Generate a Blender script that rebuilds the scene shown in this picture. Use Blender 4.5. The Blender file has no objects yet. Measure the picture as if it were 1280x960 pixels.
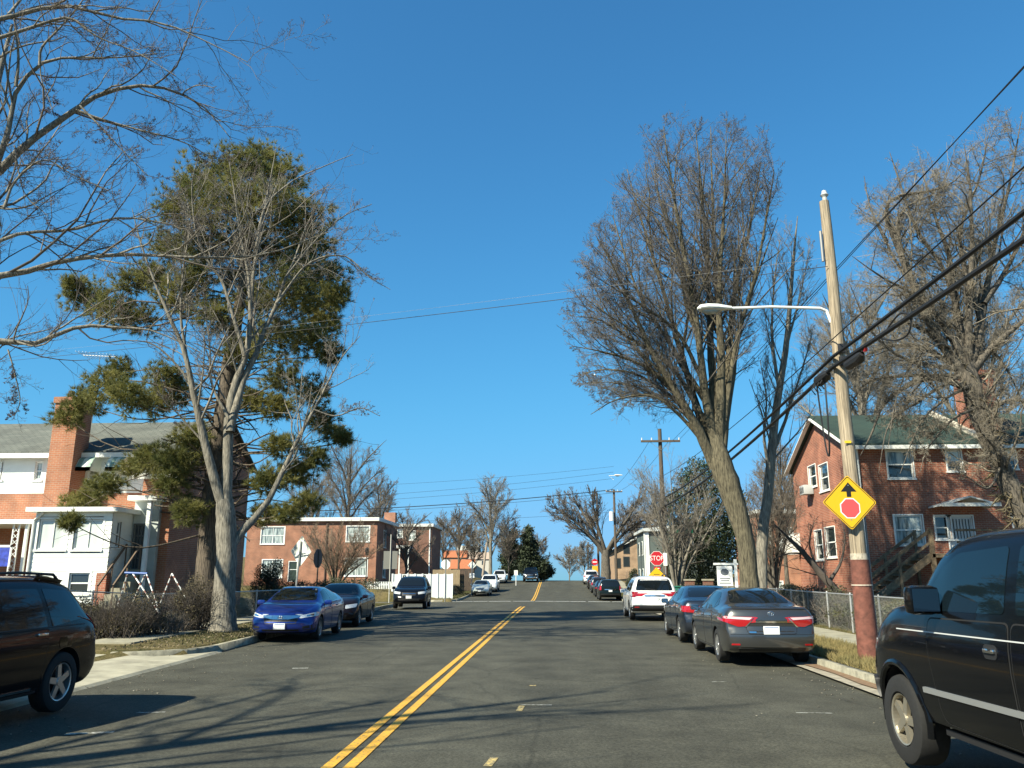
import bpy, bmesh, math, random
import numpy as np
from mathutils import Vector, Matrix
from mathutils.bvhtree import BVHTree

SC = bpy.context.scene
COL = SC.collection
R = math.radians
PI = math.pi

# ------------------------------------------------------------------ camera
FPX = 1010.0
CAM_H = 1.69
PITCH = math.atan(241 / FPX)
YAW = math.atan(55 / FPX * math.cos(PITCH))
cam_d = bpy.data.cameras.new('camera')
cam = bpy.data.objects.new('camera', cam_d)
COL.objects.link(cam)
cam.location = (0, 0, CAM_H)
cam.rotation_euler = (PI / 2 + PITCH, 0, YAW)
cam_d.sensor_width = 36
cam_d.lens = FPX / 1280 * 36
cam_d.clip_start = 0.1
cam_d.clip_end = 6000
SC.camera = cam
_f = Vector((-math.sin(YAW) * math.cos(PITCH), math.cos(YAW) * math.cos(PITCH), math.sin(PITCH)))
_r = Vector((math.cos(YAW), math.sin(YAW), 0))
_u = _r.cross(_f)


def ray(x, y):
    return _f + _r * ((x - 640) / FPX) + _u * ((480 - y) / FPX)


def P(x, y, Y):
    """the place, Y metres down the street, that is seen at photo position x, y"""
    d = ray(x, y)
    k = Y / d.y
    return Vector((d.x * k, Y, CAM_H + d.z * k))


# ------------------------------------------------------------------ world
SUN_TO = Vector((-0.86, -0.80, 1.0)).normalized()
w = bpy.data.worlds.new('World')
SC.world = w
w.use_nodes = True
nt = w.node_tree
sky = nt.nodes.new('ShaderNodeTexSky')
sky.sky_type = 'NISHITA'
sky.sun_disc = False
sky.sun_elevation = math.asin(SUN_TO.z)
sky.sun_rotation = math.atan2(SUN_TO.x, SUN_TO.y) % (2 * PI)
sky.altitude = 50
sky.air_density = 1.0
sky.dust_density = 0.35
sky.ozone_density = 2.2
# clear-winter-sky grade: per channel gain and gamma on the whole sky
bg = nt.nodes['Background']
STR, EXPO = 0.12, 1.1
sep = nt.nodes.new('ShaderNodeSeparateColor')
cmb = nt.nodes.new('ShaderNodeCombineColor')
nt.links.new(sky.outputs[0], sep.inputs[0])
for i_, (pre, gam, gain, lim) in enumerate(((0.74, 0.90, 0.395, .30), (1.05, 0.95, 0.835, .62), (1.07, 0.90, 1.03, 1.1))):
    m1 = nt.nodes.new('ShaderNodeMath'); m1.operation = 'MULTIPLY'; m1.inputs[1].default_value = pre * 0.1697
    m2 = nt.nodes.new('ShaderNodeMath'); m2.operation = 'POWER'; m2.inputs[1].default_value = gam
    m3 = nt.nodes.new('ShaderNodeMath'); m3.operation = 'MULTIPLY'; m3.inputs[1].default_value = gain
    nt.links.new(sep.outputs[i_], m1.inputs[0]); nt.links.new(m1.outputs[0], m2.inputs[0]); nt.links.new(m2.outputs[0], m3.inputs[0]); 
    q = m3.outputs[0]
    for op, v in (('DIVIDE', lim), ('POWER', 4), ('ADD', 1), ('POWER', -.25)):      # pale the horizon off gently
        m_ = nt.nodes.new('ShaderNodeMath'); m_.operation = op; m_.inputs[1].default_value = v
        nt.links.new(q, m_.inputs[0]); q = m_.outputs[0]
    m5 = nt.nodes.new('ShaderNodeMath'); m5.operation = 'MULTIPLY'
    nt.links.new(q, m5.inputs[0]); nt.links.new(m3.outputs[0], m5.inputs[1])
    m6 = nt.nodes.new('ShaderNodeMath'); m6.operation = 'DIVIDE'; m6.inputs[1].default_value = STR * 2 ** EXPO
    nt.links.new(m5.outputs[0], m6.inputs[0]); nt.links.new(m6.outputs[0], cmb.inputs[i_])
nt.links.new(cmb.outputs[0], bg.inputs['Color'])
bg.inputs['Strength'].default_value = STR
sl = bpy.data.lights.new('sun', 'SUN')
sl.energy = 5.0
sl.angle = R(0.53)
sl.color = (1.0, 0.945, 0.75)
so = bpy.data.objects.new('sun', sl)
COL.objects.link(so)
so.location = SUN_TO * 80
so.rotation_euler = (-SUN_TO).to_track_quat('-Z', 'Y').to_euler()
vs = SC.view_settings
vs.view_transform = 'Standard'
vs.look = 'None'
vs.gamma = 1
vs.use_curve_mapping = False
vs.exposure = EXPO
SC.cycles.max_bounces = 6
SC.cycles.transparent_max_bounces = 6
SC.cycles.use_denoising = True


# ------------------------------------------------------------------ materials
MATS = {}


def dim(c):
    """real-world base colours for this exposure; near-white paint stays"""
    return c if c is None or min(c) > .55 else tuple(v * .82 for v in c)


def lin(c):
    return tuple(((v / 255) / 12.92 if v / 255 < 0.04045 else ((v / 255 + 0.055) / 1.055) ** 2.4) for v in c)


def mat(name, col, rough=0.6, metal=0.0, coat=0.0, var=0.0, vscale=4.0, bump=0.0, bscale=30.0, col2=None, spec=0.5,
        stretch=(1, 1, 1), detail=4.0, emit=None, translucent=0.0, lo=0.35, hi=0.65):
    if name in MATS:
        return MATS[name]
    if not emit and metal < .5:
        col, col2 = dim(col), dim(col2)
    m = bpy.data.materials.new(name)
    m.use_nodes = True
    N, L = m.node_tree.nodes, m.node_tree.links
    b = N['Principled BSDF']
    b.inputs['Base Color'].default_value = (*col, 1)
    b.inputs['Roughness'].default_value = rough
    b.inputs['Metallic'].default_value = metal
    b.inputs['Coat Weight'].default_value = coat
    b.inputs['Coat Roughness'].default_value = 0.03
    b.inputs['Specular IOR Level'].default_value = spec
    tc = mp = None
    if var or col2 or bump:
        tc = N.new('ShaderNodeTexCoord')
        mp = N.new('ShaderNodeMapping')
        mp.inputs['Scale'].default_value = stretch
        L.new(tc.outputs['Object'], mp.inputs['Vector'])
    if var or col2:
        n = N.new('ShaderNodeTexNoise')
        n.inputs['Scale'].default_value = vscale
        n.inputs['Detail'].default_value = detail
        n.inputs['Roughness'].default_value = 0.65
        L.new(mp.outputs[0], n.inputs['Vector'])
        cr = N.new('ShaderNodeValToRGB')
        c2 = col2 if col2 else tuple(min(1, v * (1 + var)) for v in col)
        c1 = col if col2 else tuple(v * (1 - var) for v in col)
        cr.color_ramp.elements[0].position = lo
        cr.color_ramp.elements[1].position = hi
        cr.color_ramp.elements[0].color = (*c1, 1)
        cr.color_ramp.elements[1].color = (*c2, 1)
        L.new(n.outputs['Fac'], cr.inputs['Fac'])
        L.new(cr.outputs['Color'], b.inputs['Base Color'])
    if bump:
        n2 = N.new('ShaderNodeTexNoise')
        n2.inputs['Scale'].default_value = bscale
        n2.inputs['Detail'].default_value = 5
        L.new(mp.outputs[0], n2.inputs['Vector'])
        bp = N.new('ShaderNodeBump')
        bp.inputs['Strength'].default_value = bump
        bp.inputs['Distance'].default_value = 0.02
        L.new(n2.outputs['Fac'], bp.inputs['Height'])
        L.new(bp.outputs[0], b.inputs['Normal'])
    if emit:
        b.inputs['Emission Color'].default_value = (*col, 1)
        b.inputs['Emission Strength'].default_value = emit
    if translucent:
        t = N.new('ShaderNodeBsdfTranslucent')
        mx = N.new('ShaderNodeMixShader')
        mx.inputs[0].default_value = translucent
        src = b.inputs['Base Color'].links[0].from_socket if b.inputs['Base Color'].is_linked else None
        if src:
            L.new(src, t.inputs['Color'])
        else:
            t.inputs['Color'].default_value = (*col, 1)
        L.new(b.outputs[0], mx.inputs[1])
        L.new(t.outputs[0], mx.inputs[2])
        L.new(mx.outputs[0], N['Material Output'].inputs['Surface'])
    MATS[name] = m
    return m


def wall_coords(N, L):
    """object coordinates unrolled on to upright walls: along the wall, then up"""
    tc = N.new('ShaderNodeTexCoord')
    sp = N.new('ShaderNodeSeparateXYZ')
    sn = N.new('ShaderNodeSeparateXYZ')
    L.new(tc.outputs['Object'], sp.inputs[0])
    L.new(tc.outputs['Normal'], sn.inputs[0])
    ab = N.new('ShaderNodeMath'); ab.operation = 'ABSOLUTE'
    L.new(sn.outputs['X'], ab.inputs[0])
    gt = N.new('ShaderNodeMath'); gt.operation = 'GREATER_THAN'; gt.inputs[1].default_value = 0.7
    L.new(ab.outputs[0], gt.inputs[0])
    mx = N.new('ShaderNodeMix')
    L.new(gt.outputs[0], mx.inputs[0])
    L.new(sp.outputs['X'], mx.inputs[2])
    L.new(sp.outputs['Y'], mx.inputs[3])
    cb = N.new('ShaderNodeCombineXYZ')
    L.new(mx.outputs[0], cb.inputs['X'])
    L.new(sp.outputs['Z'], cb.inputs['Y'])
    return cb.outputs[0], tc


def brick_mat(name, c1, c2, mortar, w=0.215, h=0.075, stain=0.35):
    c1, c2, mortar = dim(c1), dim(c2), dim(mortar)
    if name in MATS:
        return MATS[name]
    m = bpy.data.materials.new(name)
    m.use_nodes = True
    N, L = m.node_tree.nodes, m.node_tree.links
    b = N['Principled BSDF']
    b.inputs['Roughness'].default_value = 0.85
    vec, tc = wall_coords(N, L)
    t = N.new('ShaderNodeTexBrick')
    t.inputs['Scale'].default_value = 1
    t.inputs['Brick Width'].default_value = w
    t.inputs['Row Height'].default_value = h
    t.inputs['Mortar Size'].default_value = 0.009
    t.inputs['Mortar Smooth'].default_value = 0.3
    t.inputs['Bias'].default_value = -0.1
    t.inputs['Color1'].default_value = (*c1, 1)
    t.inputs['Color2'].default_value = (*c2, 1)
    t.inputs['Mortar'].default_value = (*mortar, 1)
    L.new(vec, t.inputs['Vector'])
    n = N.new('ShaderNodeTexNoise')
    n.inputs['Scale'].default_value = 1.3
    n.inputs['Detail'].default_value = 6
    L.new(tc.outputs['Object'], n.inputs['Vector'])
    cr = N.new('ShaderNodeValToRGB')
    cr.color_ramp.elements[0].position = 0.3
    cr.color_ramp.elements[1].position = 0.7
    k = 1 - stain
    cr.color_ramp.elements[0].color = (k, k, k, 1)
    cr.color_ramp.elements[1].color = (1.1, 1.08, 1.05, 1)
    L.new(n.outputs['Fac'], cr.inputs['Fac'])
    mx = N.new('ShaderNodeMix'); mx.data_type = 'RGBA'; mx.blend_type = 'MULTIPLY'
    mx.inputs['Factor'].default_value = 1
    L.new(t.outputs['Color'], mx.inputs[6])
    L.new(cr.outputs['Color'], mx.inputs[7])
    L.new(mx.outputs[2], b.inputs['Base Color'])
    bp = N.new('ShaderNodeBump')
    bp.inputs['Strength'].default_value = 0.5
    bp.inputs['Distance'].default_value = 0.008
    bp.invert = True
    L.new(t.outputs['Fac'], bp.inputs['Height'])
    L.new(bp.outputs[0], b.inputs['Normal'])
    MATS[name] = m
    return m


def curtain_mat(name, col, col2, scale=9.0):
    """window pane with pale curtain folds close behind the glass"""
    if name in MATS:
        return MATS[name]
    m = bpy.data.materials.new(name)
    m.use_nodes = True
    N, L = m.node_tree.nodes, m.node_tree.links
    b = N['Principled BSDF']
    b.inputs['Roughness'].default_value = 0.06
    b.inputs['Coat Weight'].default_value = 0.6
    vec, tc = wall_coords(N, L)
    n = N.new('ShaderNodeTexNoise')
    n.inputs['Scale'].default_value = scale
    n.inputs['Detail'].default_value = 2
    mp = N.new('ShaderNodeMapping')
    mp.inputs['Scale'].default_value = (1, 0.12, 1)
    L.new(vec, mp.inputs['Vector'])
    L.new(mp.outputs[0], n.inputs['Vector'])
    cr = N.new('ShaderNodeValToRGB')
    cr.color_ramp.elements[0].position = 0.35
    cr.color_ramp.elements[1].position = 0.65
    cr.color_ramp.elements[0].color = (*col, 1)
    cr.color_ramp.elements[1].color = (*col2, 1)
    L.new(n.outputs['Fac'], cr.inputs['Fac'])
    L.new(cr.outputs['Color'], b.inputs['Base Color'])
    MATS[name] = m
    return m


def shingle_mat(name, c1, c2):
    c1, c2 = dim(c1), dim(c2)
    if name in MATS:
        return MATS[name]
    m = bpy.data.materials.new(name)
    m.use_nodes = True
    N, L = m.node_tree.nodes, m.node_tree.links
    b = N['Principled BSDF']
    b.inputs['Roughness'].default_value = 0.9
    tc = N.new('ShaderNodeTexCoord')
    t = N.new('ShaderNodeTexBrick')
    t.inputs['Scale'].default_value = 1
    t.inputs['Brick Width'].default_value = 0.3
    t.inputs['Row Height'].default_value = 0.14
    t.inputs['Mortar Size'].default_value = 0.012
    t.inputs['Color1'].default_value = (*c1, 1)
    t.inputs['Color2'].default_value = (*c2, 1)
    t.inputs['Mortar'].default_value = (*[v * 0.5 for v in c1], 1)
    L.new(tc.outputs['Object'], t.inputs['Vector'])
    n = N.new('ShaderNodeTexNoise')
    n.inputs['Scale'].default_value = 0.8
    n.inputs['Detail'].default_value = 6
    L.new(tc.outputs['Object'], n.inputs['Vector'])
    cr = N.new('ShaderNodeValToRGB')
    cr.color_ramp.elements[0].position = 0.3
    cr.color_ramp.elements[1].position = 0.7
    cr.color_ramp.elements[0].color = (0.7, 0.7, 0.7, 1)
    cr.color_ramp.elements[1].color = (1.15, 1.15, 1.12, 1)
    L.new(n.outputs['Fac'], cr.inputs['Fac'])
    mx = N.new('ShaderNodeMix'); mx.data_type = 'RGBA'; mx.blend_type = 'MULTIPLY'
    mx.inputs['Factor'].default_value = 1
    L.new(t.outputs['Color'], mx.inputs[6])
    L.new(cr.outputs['Color'], mx.inputs[7])
    L.new(mx.outputs[2], b.inputs['Base Color'])
    MATS[name] = m
    return m


# ------------------------------------------------------------------ objects
ORG = {}


def _props(o, label, cat, group=None, kind=None):
    if label:
        o['label'] = label
    if cat:
        o['category'] = cat
    if group:
        o['group'] = group
    if kind:
        o['kind'] = kind


def thing(name, label, cat, loc=(0, 0, 0), rotz=0.0, group=None, local=False):
    """an Empty at the base of a thing; its parts are given in world places unless local"""
    o = bpy.data.objects.new(name, None)
    COL.objects.link(o)
    o.location = loc
    o.rotation_euler = (0, 0, rotz)
    o.empty_display_size = 0.2
    ORG[o.name] = Vector((0, 0, 0)) if local else Vector(loc)
    _props(o, label, cat, group)
    return o


def link_mesh(name, me, m, parent=None, smooth=False, sharp=None):
    if m is not None:
        for mm in (m if isinstance(m, (list, tuple)) else [m]):
            me.materials.append(mm)
    if smooth:
        me.shade_smooth()
        if sharp:
            me.set_sharp_from_angle(angle=R(sharp))
    o = bpy.data.objects.new(name, me)
    COL.objects.link(o)
    if parent is not None:
        o.parent = parent
        ORG[o.name] = ORG[parent.name]
    return o


def np_mesh(name, V, F):
    """V (n,3) and a list of face arrays (m,k)"""
    me = bpy.data.meshes.new(name)
    if not isinstance(F, list):
        F = [F]
    F = [f for f in F if len(f)]
    nl = sum(f.size for f in F)
    npoly = sum(len(f) for f in F)
    me.vertices.add(len(V))
    me.vertices.foreach_set('co', np.ascontiguousarray(V, dtype=np.float32).ravel())
    me.loops.add(nl)
    me.loops.foreach_set('vertex_index', np.concatenate([f.ravel() for f in F]).astype(np.int32))
    me.polygons.add(npoly)
    tot = np.concatenate([np.full(len(f), f.shape[1], dtype=np.int32) for f in F])
    st = np.concatenate([[0], np.cumsum(tot)[:-1]]).astype(np.int32)
    me.polygons.foreach_set('loop_start', st)
    me.update(calc_edges=True)
    return me


def np_obj(name, V, F, m, parent=None, smooth=False, org=None):
    o0 = ORG[parent.name] if parent is not None else (Vector(org) if org is not None else Vector((0, 0, 0)))
    me = np_mesh(name, np.asarray(V) - np.array(o0), F)
    o = link_mesh(name, me, m, parent, smooth)
    if parent is None and org is not None:
        o.location = org
    return o


class MB:
    """collects boxes, bars, prisms, tubes as one mesh"""

    def __init__(self):
        self.v = []
        self.f = []

    def add(self, vs, fs):
        n = len(self.v)
        self.v += [Vector(p) for p in vs]
        self.f += [tuple(i + n for i in f) for f in fs]
        return self

    def box(self, lo, hi):
        x0, y0, z0 = lo
        x1, y1, z1 = hi
        return self.add([(x0, y0, z0), (x1, y0, z0), (x1, y1, z0), (x0, y1, z0), (x0, y0, z1), (x1, y0, z1), (x1, y1, z1), (x0, y1, z1)],
                        [(0, 3, 2, 1), (4, 5, 6, 7), (0, 1, 5, 4), (1, 2, 6, 5), (2, 3, 7, 6), (3, 0, 4, 7)])

    def obox(self, c, ax, ay, az):
        c, ax, ay, az = Vector(c), Vector(ax), Vector(ay), Vector(az)
        vs = [c + sx * ax + sy * ay + sz * az for sz in (-1, 1) for sx, sy in ((-1, -1), (1, -1), (1, 1), (-1, 1))]
        return self.add(vs, [(0, 3, 2, 1), (4, 5, 6, 7), (0, 1, 5, 4), (1, 2, 6, 5), (2, 3, 7, 6), (3, 0, 4, 7)])

    def bar(self, a, b, w, h=None, up=(0, 0, 1)):
        a, b = Vector(a), Vector(b)
        h = h or w
        d = (b - a)
        ln = d.length
        d.normalize()
        s = d.cross(Vector(up))
        if s.length < 1e-4:
            s = d.cross(Vector((1, 0, 0)))
        s.normalize()
        t = s.cross(d)
        return self.obox((a + b) / 2, d * ln / 2, s * w / 2, t * h / 2)

    def tube(self, pts, r, n=8, cap=True):
        pts = [Vector(p) for p in pts]
        rs = r if isinstance(r, (list, tuple)) else [r] * len(pts)
        base = len(self.v)
        s = None
        for i, p in enumerate(pts):
            d = (pts[min(i + 1, len(pts) - 1)] - pts[max(i - 1, 0)]).normalized()
            if s is None:
                s = d.cross(Vector((0, 0, 1)))
                if s.length < 1e-3:
                    s = d.cross(Vector((1, 0, 0)))
            s = (s - d * s.dot(d)).normalized()
            t = d.cross(s)
            for k in range(n):
                a = 2 * PI * k / n
                self.v.append(p + (s * math.cos(a) + t * math.sin(a)) * rs[i])
        for i in range(len(pts) - 1):
            for k in range(n):
                a = base + i * n + k
                b = base + i * n + (k + 1) % n
                self.f.append((a, b, b + n, a + n))
        if cap:
            self.f.append(tuple(base + k for k in reversed(range(n))))
            e = base + (len(pts) - 1) * n
            self.f.append(tuple(e + k for k in range(n)))
        return self

    def prism(self, poly, d):
        """a planar outline pushed along d"""
        poly = [Vector(p) for p in poly]
        d = Vector(d)
        n = len(poly)
        return self.add(poly + [p + d for p in poly],
                        [tuple(reversed(range(n))), tuple(range(n, 2 * n))] + [(i, (i + 1) % n, (i + 1) % n + n, i + n) for i in range(n)])

    def quad(self, a, b, c, d):
        return self.add([a, b, c, d], [(0, 1, 2, 3)])

    def build(self, name, m, parent=None, smooth=False, bevel=0.0, org=None, sharp=30, fix=True):
        o0 = ORG[parent.name] if parent is not None else (Vector(org) if org is not None else Vector((0, 0, 0)))
        bm = bmesh.new()
        vs = [bm.verts.new(p - o0) for p in self.v]
        for f in self.f:
            try:
                bm.faces.new([vs[i] for i in f])
            except ValueError:
                pass
        if fix:
            bmesh.ops.recalc_face_normals(bm, faces=bm.faces)
        if bevel:
            es = [e for e in bm.edges if len(e.link_faces) == 2 and e.calc_face_angle(0) > 0.6]
            bmesh.ops.bevel(bm, geom=es, offset=bevel, segments=2, profile=0.6, affect='EDGES', clamp_overlap=True)
        me = bpy.data.meshes.new(name)
        bm.to_mesh(me)
        bm.free()
        o = link_mesh(name, me, m, parent, smooth or bevel > 0, sharp)
        if parent is None and org is not None:
            o.location = org
        return o


def copy_tree(o, parent=None):
    c = o.copy()
    COL.objects.link(c)
    if parent is not None:
        c.parent = parent
    ORG[c.name] = ORG.get(o.name, Vector((0, 0, 0)))
    for ch in list(o.children):
        copy_tree(ch, c)
    return c


def text_mesh(body, size, depth=0.0, spacing=1.0):
    cu = bpy.data.curves.new('lettering', 'FONT')
    cu.body = body
    cu.size = size
    cu.extrude = depth
    cu.align_x = 'CENTER'
    cu.align_y = 'CENTER'
    cu.space_character = spacing
    o = bpy.data.objects.new('lettering', cu)
    COL.objects.link(o)
    dg = bpy.context.evaluated_depsgraph_get()
    me = bpy.data.meshes.new_from_object(o.evaluated_get(dg))
    bpy.data.objects.remove(o)
    return me


def cumsmooth(t):
    t = min(1, max(0, t))
    return t * t * (3 - 2 * t)


# ------------------------------------------------------------------ lie of the street
_RZ = [(-60, 0), (40, 0), (46, -0.01), (54, -0.1), (64, -0.24), (72, -0.27), (80, -0.13), (90, 0.25), (104, 0.86), (110, 1.12), (114, 1.22), (118, 1.18),
       (124, 0.95), (140, -0.2), (200, -6), (400, -22), (3000, -160)]
_RZY = np.array([a for a, b in _RZ], float)
_RZZ = np.array([b for a, b in _RZ], float)


def pchip(xs, ys, x):
    xs = np.asarray(xs, float); ys = np.asarray(ys, float); x = np.asarray(x, float)
    h = np.diff(xs); d = np.diff(ys) / h
    m = np.zeros(len(xs))
    for i in range(1, len(xs) - 1):
        if d[i - 1] * d[i] > 0:
            w1, w2 = 2 * h[i] + h[i - 1], h[i] + 2 * h[i - 1]
            m[i] = (w1 + w2) / (w1 / d[i - 1] + w2 / d[i])
    m[0], m[-1] = d[0], d[-1]
    i = np.clip(np.searchsorted(xs, x) - 1, 0, len(xs) - 2)
    t = np.clip((x - xs[i]) / h[i], 0, 1)
    return ((1 + 2 * t) * (1 - t) ** 2 * ys[i] + t * (1 - t) ** 2 * h[i] * m[i] + t * t * (3 - 2 * t) * ys[i + 1] + t * t * (t - 1) * h[i] * m[i + 1])


def rz(Y):
    return float(pchip(_RZY, _RZZ, np.array([Y]))[0])


def kL(Y):
    if Y < 52:
        return -7.6 - 0.0635 * (Y - 14)
    return -10.0 + 1.6 * cumsmooth((Y - 53) / 14)


def kR(Y):
    return 5.1 + 0.5 * cumsmooth((Y - 48) / 20)


def gz(X, Y):
    """height of the ground away from the carriageway"""
    b = rz(Y)
    if X < 0:
        d = kL(Y) - X
        yb = 17.76 if d > 1.9 else 19.6 - math.sqrt(max(0.0, 1.9 ** 2 - (1.9 - max(0, d)) ** 2))
        if 2.8 <= Y <= yb:
            return b - .06 + .02 * max(0, min(d, 9)) + .55 * cumsmooth((d - 9) / 6)
        up = 0.14 + 0.65 * cumsmooth((d - 3.5) / 5.0) + 0.45 * cumsmooth((Y - 62) / 12) * cumsmooth((d - 1.2) / 3)
    else:
        d = X - kR(Y)
        up = 0.14 + 0.75 * cumsmooth((d - 3.2) / 4.5)
    if Y > 140 and X < -14:
        return b + up + 16 * cumsmooth((-14 - X) / 25) * cumsmooth((Y - 140) / 110)
    if Y > 140:
        up *= max(0.0, 1 - (Y - 140) / 60)
    return b + up
# ------------------------------------------------------------------ trees
def resample(pts, n):
    """smooth curve through the control points (x, y, z, r), n even samples"""
    p = np.array([tuple(q) for q in pts], float)
    if len(p) == 2:
        t = np.linspace(0, 1, n)[:, None]
        return p[0] * (1 - t) + p[1] * t
    q = np.vstack([2 * p[0] - p[1], p, 2 * p[-1] - p[-2]])
    out = []
    for i in range(1, len(q) - 2):
        t = np.linspace(0, 1, 12, endpoint=False)[:, None]
        a, b, c, d = q[i - 1], q[i], q[i + 1], q[i + 2]
        out.append(0.5 * (2 * b + (c - a) * t + (2 * a - 5 * b + 4 * c - d) * t ** 2 + (3 * b - a - 3 * c + d) * t ** 3))
    s = np.vstack(out + [p[-1:]])
    s[:, 3] = np.maximum(s[:, 3], 0.002)
    L = np.concatenate([[0], np.cumsum(np.linalg.norm(np.diff(s[:, :3], axis=0), axis=1))])
    u = np.linspace(0, L[-1], n)
    return np.stack([np.interp(u, L, s[:, k]) for k in range(4)], 1)


def unit(v):
    return v / np.maximum(np.linalg.norm(v, axis=-1, keepdims=True), 1e-9)


def np_tubes(paths, radii, sides, rng=None, rough=0.0):
    N, n, _ = paths.shape
    T = np.empty_like(paths)
    T[:, 1:-1] = paths[:, 2:] - paths[:, :-2]
    T[:, 0] = paths[:, 1] - paths[:, 0]
    T[:, -1] = paths[:, -1] - paths[:, -2]
    T = unit(T)
    ref = np.where(np.abs(T[:, :1, 2:3]) > 0.9, np.array([1.0, 0, 0]), np.array([0, 0, 1.0]))
    S = unit(np.cross(T, np.broadcast_to(ref, T.shape)))
    B = np.cross(T, S)
    a = np.arange(sides) * 2 * PI / sides
    rr = radii[:, :, None]
    if rough and rng is not None:
        lob = 1 + rough * np.cos(3 * a + 0.7)[None, None, :] + rough * 0.6 * np.cos(5 * a + 2)[None, None, :]
        rr = rr * (lob + rough * 0.5 * rng.standard_normal((N, n, sides)))
    else:
        rr = np.broadcast_to(rr, (N, n, sides))
    V = paths[:, :, None, :] + rr[..., None] * (S[:, :, None, :] * np.cos(a)[None, None, :, None] + B[:, :, None, :] * np.sin(a)[None, None, :, None])
    V = V.reshape(-1, 3)
    i = np.arange(N)[:, None, None] * n * sides + np.arange(n - 1)[None, :, None] * sides
    k = np.arange(sides)[None, None, :]
    k2 = (k + 1) % sides
    F = np.stack([i + k, i + k2, i + k2 + sides, i + k + sides], -1).reshape(-1, 4)
    return V, F


def join(vf):
    V, F, n = [], [], 0
    for v, f in vf:
        V.append(v); F.append(f + n); n += len(v)
    return np.vstack(V), np.vstack(F)


def spawn(rng, paths, radii, per, t0=0.25, t1=1.0, ang=(30, 55), rel=0.5, absl=None, rk=0.6, tip=0.3, n=5, wander=0.12, up=0.05,
          env=None, taper=0.45, rmin=0.003, bias=None, keep=1.0):
    N, m, _ = paths.shape
    t = t0 + (t1 - t0) * (np.arange(per)[None, :] + rng.random((N, per))) / per
    x = t * (m - 1)
    i = np.clip(x.astype(int), 0, m - 2)
    f = (x - i)[..., None]
    ar = np.arange(N)[:, None]
    pos = paths[ar, i] * (1 - f) + paths[ar, i + 1] * f
    tan = unit(paths[ar, i + 1] - paths[ar, i])
    rad = radii[ar, i] * (1 - f[..., 0]) + radii[ar, i + 1] * f[..., 0]
    Lp = np.linalg.norm(np.diff(paths, axis=1), axis=2).sum(1)[:, None]
    pos, tan, rad, t = pos.reshape(-1, 3), tan.reshape(-1, 3), rad.ravel(), t.ravel()
    Lp = np.broadcast_to(Lp, (N, per)).ravel()
    M = len(pos)
    per_ = unit(np.cross(tan, rng.standard_normal((M, 3))))
    if bias is not None:
        per_ = unit(per_ + np.array(bias) - tan * (np.array(bias) * tan).sum(1, keepdims=True))
        per_ = unit(per_ - tan * (per_ * tan).sum(1, keepdims=True))
    a = np.radians(rng.uniform(ang[0], ang[1], M))[:, None]
    D = unit(tan * np.cos(a) + per_ * np.sin(a))
    Ln = (absl * np.ones(M) if absl else Lp * rel) * (1 - taper * t) * rng.uniform(0.65, 1.25, M)
    ok = rng.random(M) < keep
    if env is not None:
        for _ in range(3):
            bad = ~env(pos + D * Ln[:, None], rng)
            Ln = np.where(bad, Ln * 0.62, Ln)
        ok &= env(pos + D * Ln[:, None] * 0.9, rng)
    pos, D, Ln, rad = pos[ok], D[ok], Ln[ok], rad[ok]
    M = len(pos)
    if M == 0:
        return np.zeros((0, n, 3)), np.zeros((0, n))
    r0 = np.maximum(np.minimum(rad * 0.75, rk * Ln * 0.013 + rad * 0.13), rmin)
    pts = np.empty((M, n, 3))
    pts[:, 0] = pos
    st = (Ln / (n - 1))[:, None]
    for k in range(1, n):
        D = unit(D + wander * rng.standard_normal((M, 3)) + np.array([0, 0, up]))
        pts[:, k] = pts[:, k - 1] + D * st
    rr = r0[:, None] * np.linspace(1, tip, n)[None, :]
    return pts, np.maximum(rr, rmin * 0.8)


def ellipsoids(es, jitter=0.06):
    cs = [(np.array(c, float), np.array(r, float)) for c, r in es]

    def env(p, rng):
        j = 1 + jitter * rng.standard_normal(len(p))
        ok = np.zeros(len(p), bool)
        for c, r in cs:
            ok |= (((p - c) / r) ** 2).sum(1) < j
        return ok
    return env


BARK_GREY = lambda: mat('bark_grey', (0.115, 0.098, 0.078), 0.95, var=0.65, vscale=24, lo=.34, hi=.66, bump=0.9, bscale=26, stretch=(1, 1, 0.14))
BARK_PALE = lambda: mat('bark_silver', (0.20, 0.18, 0.145), 0.95, var=0.6, vscale=24, lo=.34, hi=.66, bump=0.8, bscale=24, stretch=(1, 1, 0.14))
BARK_GREEN = lambda: mat('bark_mossy', (0.115, 0.098, 0.062), 0.95, var=0.65, vscale=24, lo=.34, hi=.66, bump=1.0, bscale=20, stretch=(1, 1, 0.14))
BARK_PINE = lambda: mat('bark_pine', (0.105, 0.082, 0.060), 0.95, var=0.65, vscale=24, lo=.34, hi=.66, bump=1.0, bscale=22, stretch=(1, 1, 0.14))
TWIG = lambda: mat('twig_brown', (0.15, 0.127, 0.106), 0.9, var=0.35, vscale=2.0)
TWIG_PALE = lambda: mat('twig_silver', (0.23, 0.205, 0.172), 0.9, var=0.35, vscale=2.0)
TWIG_DARK = lambda: mat('twig_dark', (0.085, 0.068, 0.055), 0.9, var=0.35, vscale=2.0)


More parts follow.
